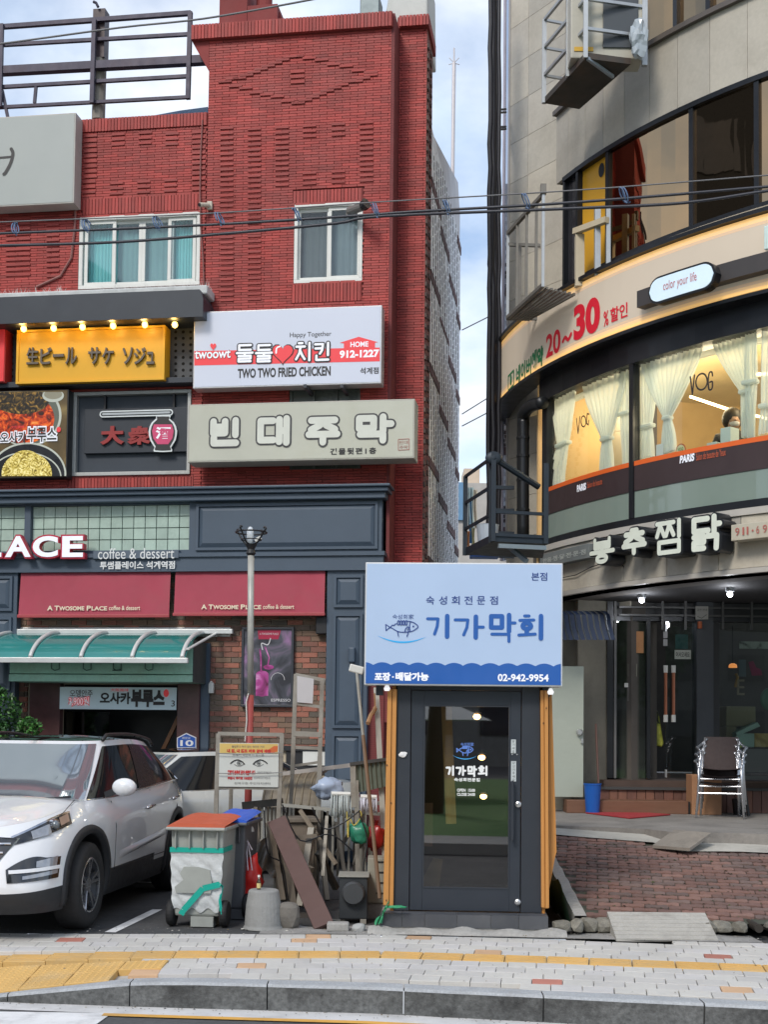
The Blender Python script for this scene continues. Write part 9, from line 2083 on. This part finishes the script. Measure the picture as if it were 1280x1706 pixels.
TP = Th('scrap_timber', 'tangle of old grey planks and rods behind the leaning plank', 'scrap wood', FW, (at(500, 1500, 12)[0], 12.1, 0)); wd2 = M('wood_pale', (.25, .21, .16), .8, var=.3, stretch=(5, 5, 1), dirt=.4)
for k, (x0, y0, x1, y1, w_) in enumerate(((448, 1370, 470, 1500, .05), (470, 1400, 488, 1520, .07), (520, 1380, 500, 1510, .06), (534, 1400, 545, 1500, .04), (455, 1420, 520, 1450, .05), (440, 1400, 530, 1392, .035), (545, 1360, 538, 1460, .03), (560, 1370, 575, 1460, .03), (500, 1350, 560, 1440, .03), (425, 1345, 436, 1470, .03), (590, 1440, 606, 1380, .025), (560, 1480, 530, 1420, .05))):
 stick(TP, 'timber', (x0, y0), (x1, y1), 12.15+.03*k, 11.9+.03*k, w_, (wd2, wood_g, steel_rust, od)[k % 4])
WC = Th('loose_wires', 'loose dark wires drooping over the railing and scrap', 'wires', FW, P3(560, 1350, 12)); 
for k, p_ in enumerate((((520, 1345), (540, 1380), (570, 1372), (600, 1350)), ((470, 1340), (500, 1400), (550, 1390), (590, 1420)), ((600, 1360), (612, 1400), (606, 1450), (620, 1480)), ((440, 1350), (446, 1420), (470, 1440), (480, 1500)))): WC.part('wire', MB().tube(smooth_path([tuple(P3(x, y, 11.9)) for x, y in p_], 5), .007, 5), black)
for i, (x, y, r_) in enumerate(((404, 1549, .012), (478, 1552, .012))):
 g = gp(x, y); t = Th('litter_scrap', 'small pale litter scrap on the ground '+('left of the concrete stump' if i == 0 else 'right of the concrete stump'), 'litter', FW, (g[0], g[1], 0), group='litter scraps by the bins'); t.part('scrap', crumple((g[0], g[1], .008), r_, (1.4, 1, .5), i+2, 1), M('litter', (.5, .5, .46), .8))
def shrub(name, label, px, py, Y, w, h, n, seed):
 c = P3(px, py, Y); t = Th(name, label, 'shrub', FW, (c.x, c.y, 0)); rnd = random.Random(seed); b = MB()
 for k in range(n):
  a = rnd.uniform(0, 6.283); q = rnd.random()**.5; z = rnd.uniform(-1, 1); rr = math.sqrt(max(0, 1-z*z))*(.75+.35*rnd.random())*(.8+.2*math.sin(a*3+z*4)); p = c+Vector((rr*math.cos(a)*w, rr*math.sin(a)*w*.8, z*h)); s_ = rnd.uniform(.02, .045); d1 = Vector((rnd.uniform(-1, 1), rnd.uniform(-1, 1), rnd.uniform(-1, 1))).normalized(); d2 = d1.cross(Vector((rnd.uniform(-1, 1), rnd.uniform(-1, 1), rnd.uniform(-1, 1)))).normalized()
  b.add([p-d1*s_, p+d2*s_*.5, p+d1*s_, p-d2*s_*.5], [(0, 1, 2, 3)])
 t.part('foliage', b, M('shrub_leaf', pal=[(.03, .09, .02), (.05, .15, .03), (.08, .24, .05), (.02, .06, .015)], rough=.5, var=.1), kind='stuff', norm=False); t.part('stem', MB().tube([(c.x, c.y, 0), (c.x, c.y, c.z)], .03, 6), M('stem', (.06, .04, .03), .9)); return t
shrub('dark_shrub', 'dense dark green shrub at the left edge behind the car roof', -22, 1195, 16.2, .40, .42, 2600, 1); shrub('small_shrub', 'small green shrub beside the dark entrance above the car roof', 47, 1215, 16.0, .16, .14, 500, 2)
# ================================================================== across the street, seen only in reflections
sr = Th('opposite_building', 'dark office block across the street with rows of windows', 'building', FW, (-26, -6, 0)); m1 = M('opp_wall', (.10, .085, .07), .7, var=.2)
b = MB().box(-34, -20, -14, -2, -.2, 19); sr.part('wall', b, m1); wg = M('opp_window', (.03, .035, .045), .1)
mw = mesh_of('window', *(lambda b_: (b_.v, b_.f))(MB().box(-.02, .02, -.8, .8, -.9, .9)), wg)
for i in range(6):
 for j in range(5): o = newobj('window', mw, sr.o); o.location = sr.Mi @ Vector((-19.98, -13+i*2, 2+j*3.3)); o.rotation_euler = (0, 0, 0)
b = MB(); 
sr = Th('tall_office_building', 'tall dark office building left of the street, mirrored in the curved golden windows', 'building', FW, (-28, 9, 0)); sr.part('wall', MB().box(-34, -23, 6.5, 15.5, -.2, 27), M('opp_dark', (.02, .02, .024), .3)); mw = mesh_of('window', *(lambda b_: (b_.v, b_.f))(MB().box(-.03, .03, -.45, .45, -.9, .9)), M('opp_win2', (.12, .12, .14), .1))
for i in range(7):
 for j in range(7): o = newobj('window', mw, sr.o); o.location = sr.Mi @ Vector((-22.97, 7.2+i*1.2, 3+j*3.4))
sr = Th('opposite_building', 'pale apartment block across the street behind the lawn', 'building', FW, (4, -45, 0)); b = MB().box(-16, 24, -60, -45, -.2, 15); sr.part('wall', b, M('opp_pale', (.20, .20, .19), .7, var=.2)); 
mw = mesh_of('window', *(lambda b_: (b_.v, b_.f))(MB().box(-1.1, 1.1, -.05, .05, -.8, .8)), wg)
for i in range(11):
 for j in range(4): o = newobj('window', mw, sr.o); o.location = sr.Mi @ Vector((-14+i*3.6, -44.97, 2.2+j*3.4))
b = MB(); b.grid(lambda i, j: (-25+50*i, 1.2-25*j, -.02), 4, 4); struct('lawn', b, M('lawn', (.06, .15, .035), .9, var=.3, scale=3))
b = MB(); b.box(-25, 25, 1.2, 2.6, -.165, .0); struct('far_pavement', b, M('far_pave', (.28, .28, .27), .8))
def tree(x, y, h, r, seed, label):
 t = Th('street_tree', label, 'tree', FW, (x, y, 0), group='trees on the lawn across the street'); rnd = random.Random(seed); t.part('trunk', MB().tube([(x, y, -.1), (x+.1, y, h*.4), (x, y, h*.8)], [.22, .16, .06], 8), M('bark', (.07, .05, .035), .9), smooth=True); b = MB()
 for k in range(2200):
  d = Vector((rnd.gauss(0, 1), rnd.gauss(0, 1), rnd.gauss(0, 1))).normalized()*r*(rnd.random()**.4); p = Vector((x, y, h*.8))+d; s_ = rnd.uniform(.1, .2); d1 = Vector((rnd.uniform(-1, 1), rnd.uniform(-1, 1), rnd.uniform(-1, 1))).normalized(); d2 = d1.cross(Vector((.3, rnd.uniform(-1, 1), .5))).normalized(); b.add([p-d1*s_, p+d2*s_*.6, p+d1*s_, p-d2*s_*.6], [(0, 1, 2, 3)])
 t.part('crown', b, M('tree_leaf', pal=[(.03, .07, .02), (.04, .10, .02), (.02, .05, .015)], rough=.6), kind='stuff', norm=False)
tree(-5, -14, 6, 2.4, 1, 'leafy tree on the lawn across the street at the left'); tree(2.5, -18, 7, 2.8, 2, 'leafy tree on the lawn straight across the street'); tree(9, -13, 6.5, 2.6, 3, 'leafy tree on the lawn across the street at the right'); tree(-.55, -4.6, 7, 1.7, 4, 'nearest leafy tree on the lawn behind the photographer')
t = Th('parasol', 'white garden parasol on the lawn across the street', 'parasol', FW, (-1.2, -11, 0)); t.part('canopy', MB().lathe((-1.2, -11, 1.9), [(1.7, 0), (.05, .7)], 8), M('parasol_white', (.6, .6, .58), .7)); t.part('pole', MB().tube([(-1.2, -11, 0), (-1.2, -11, 3)], .03, 8), black)
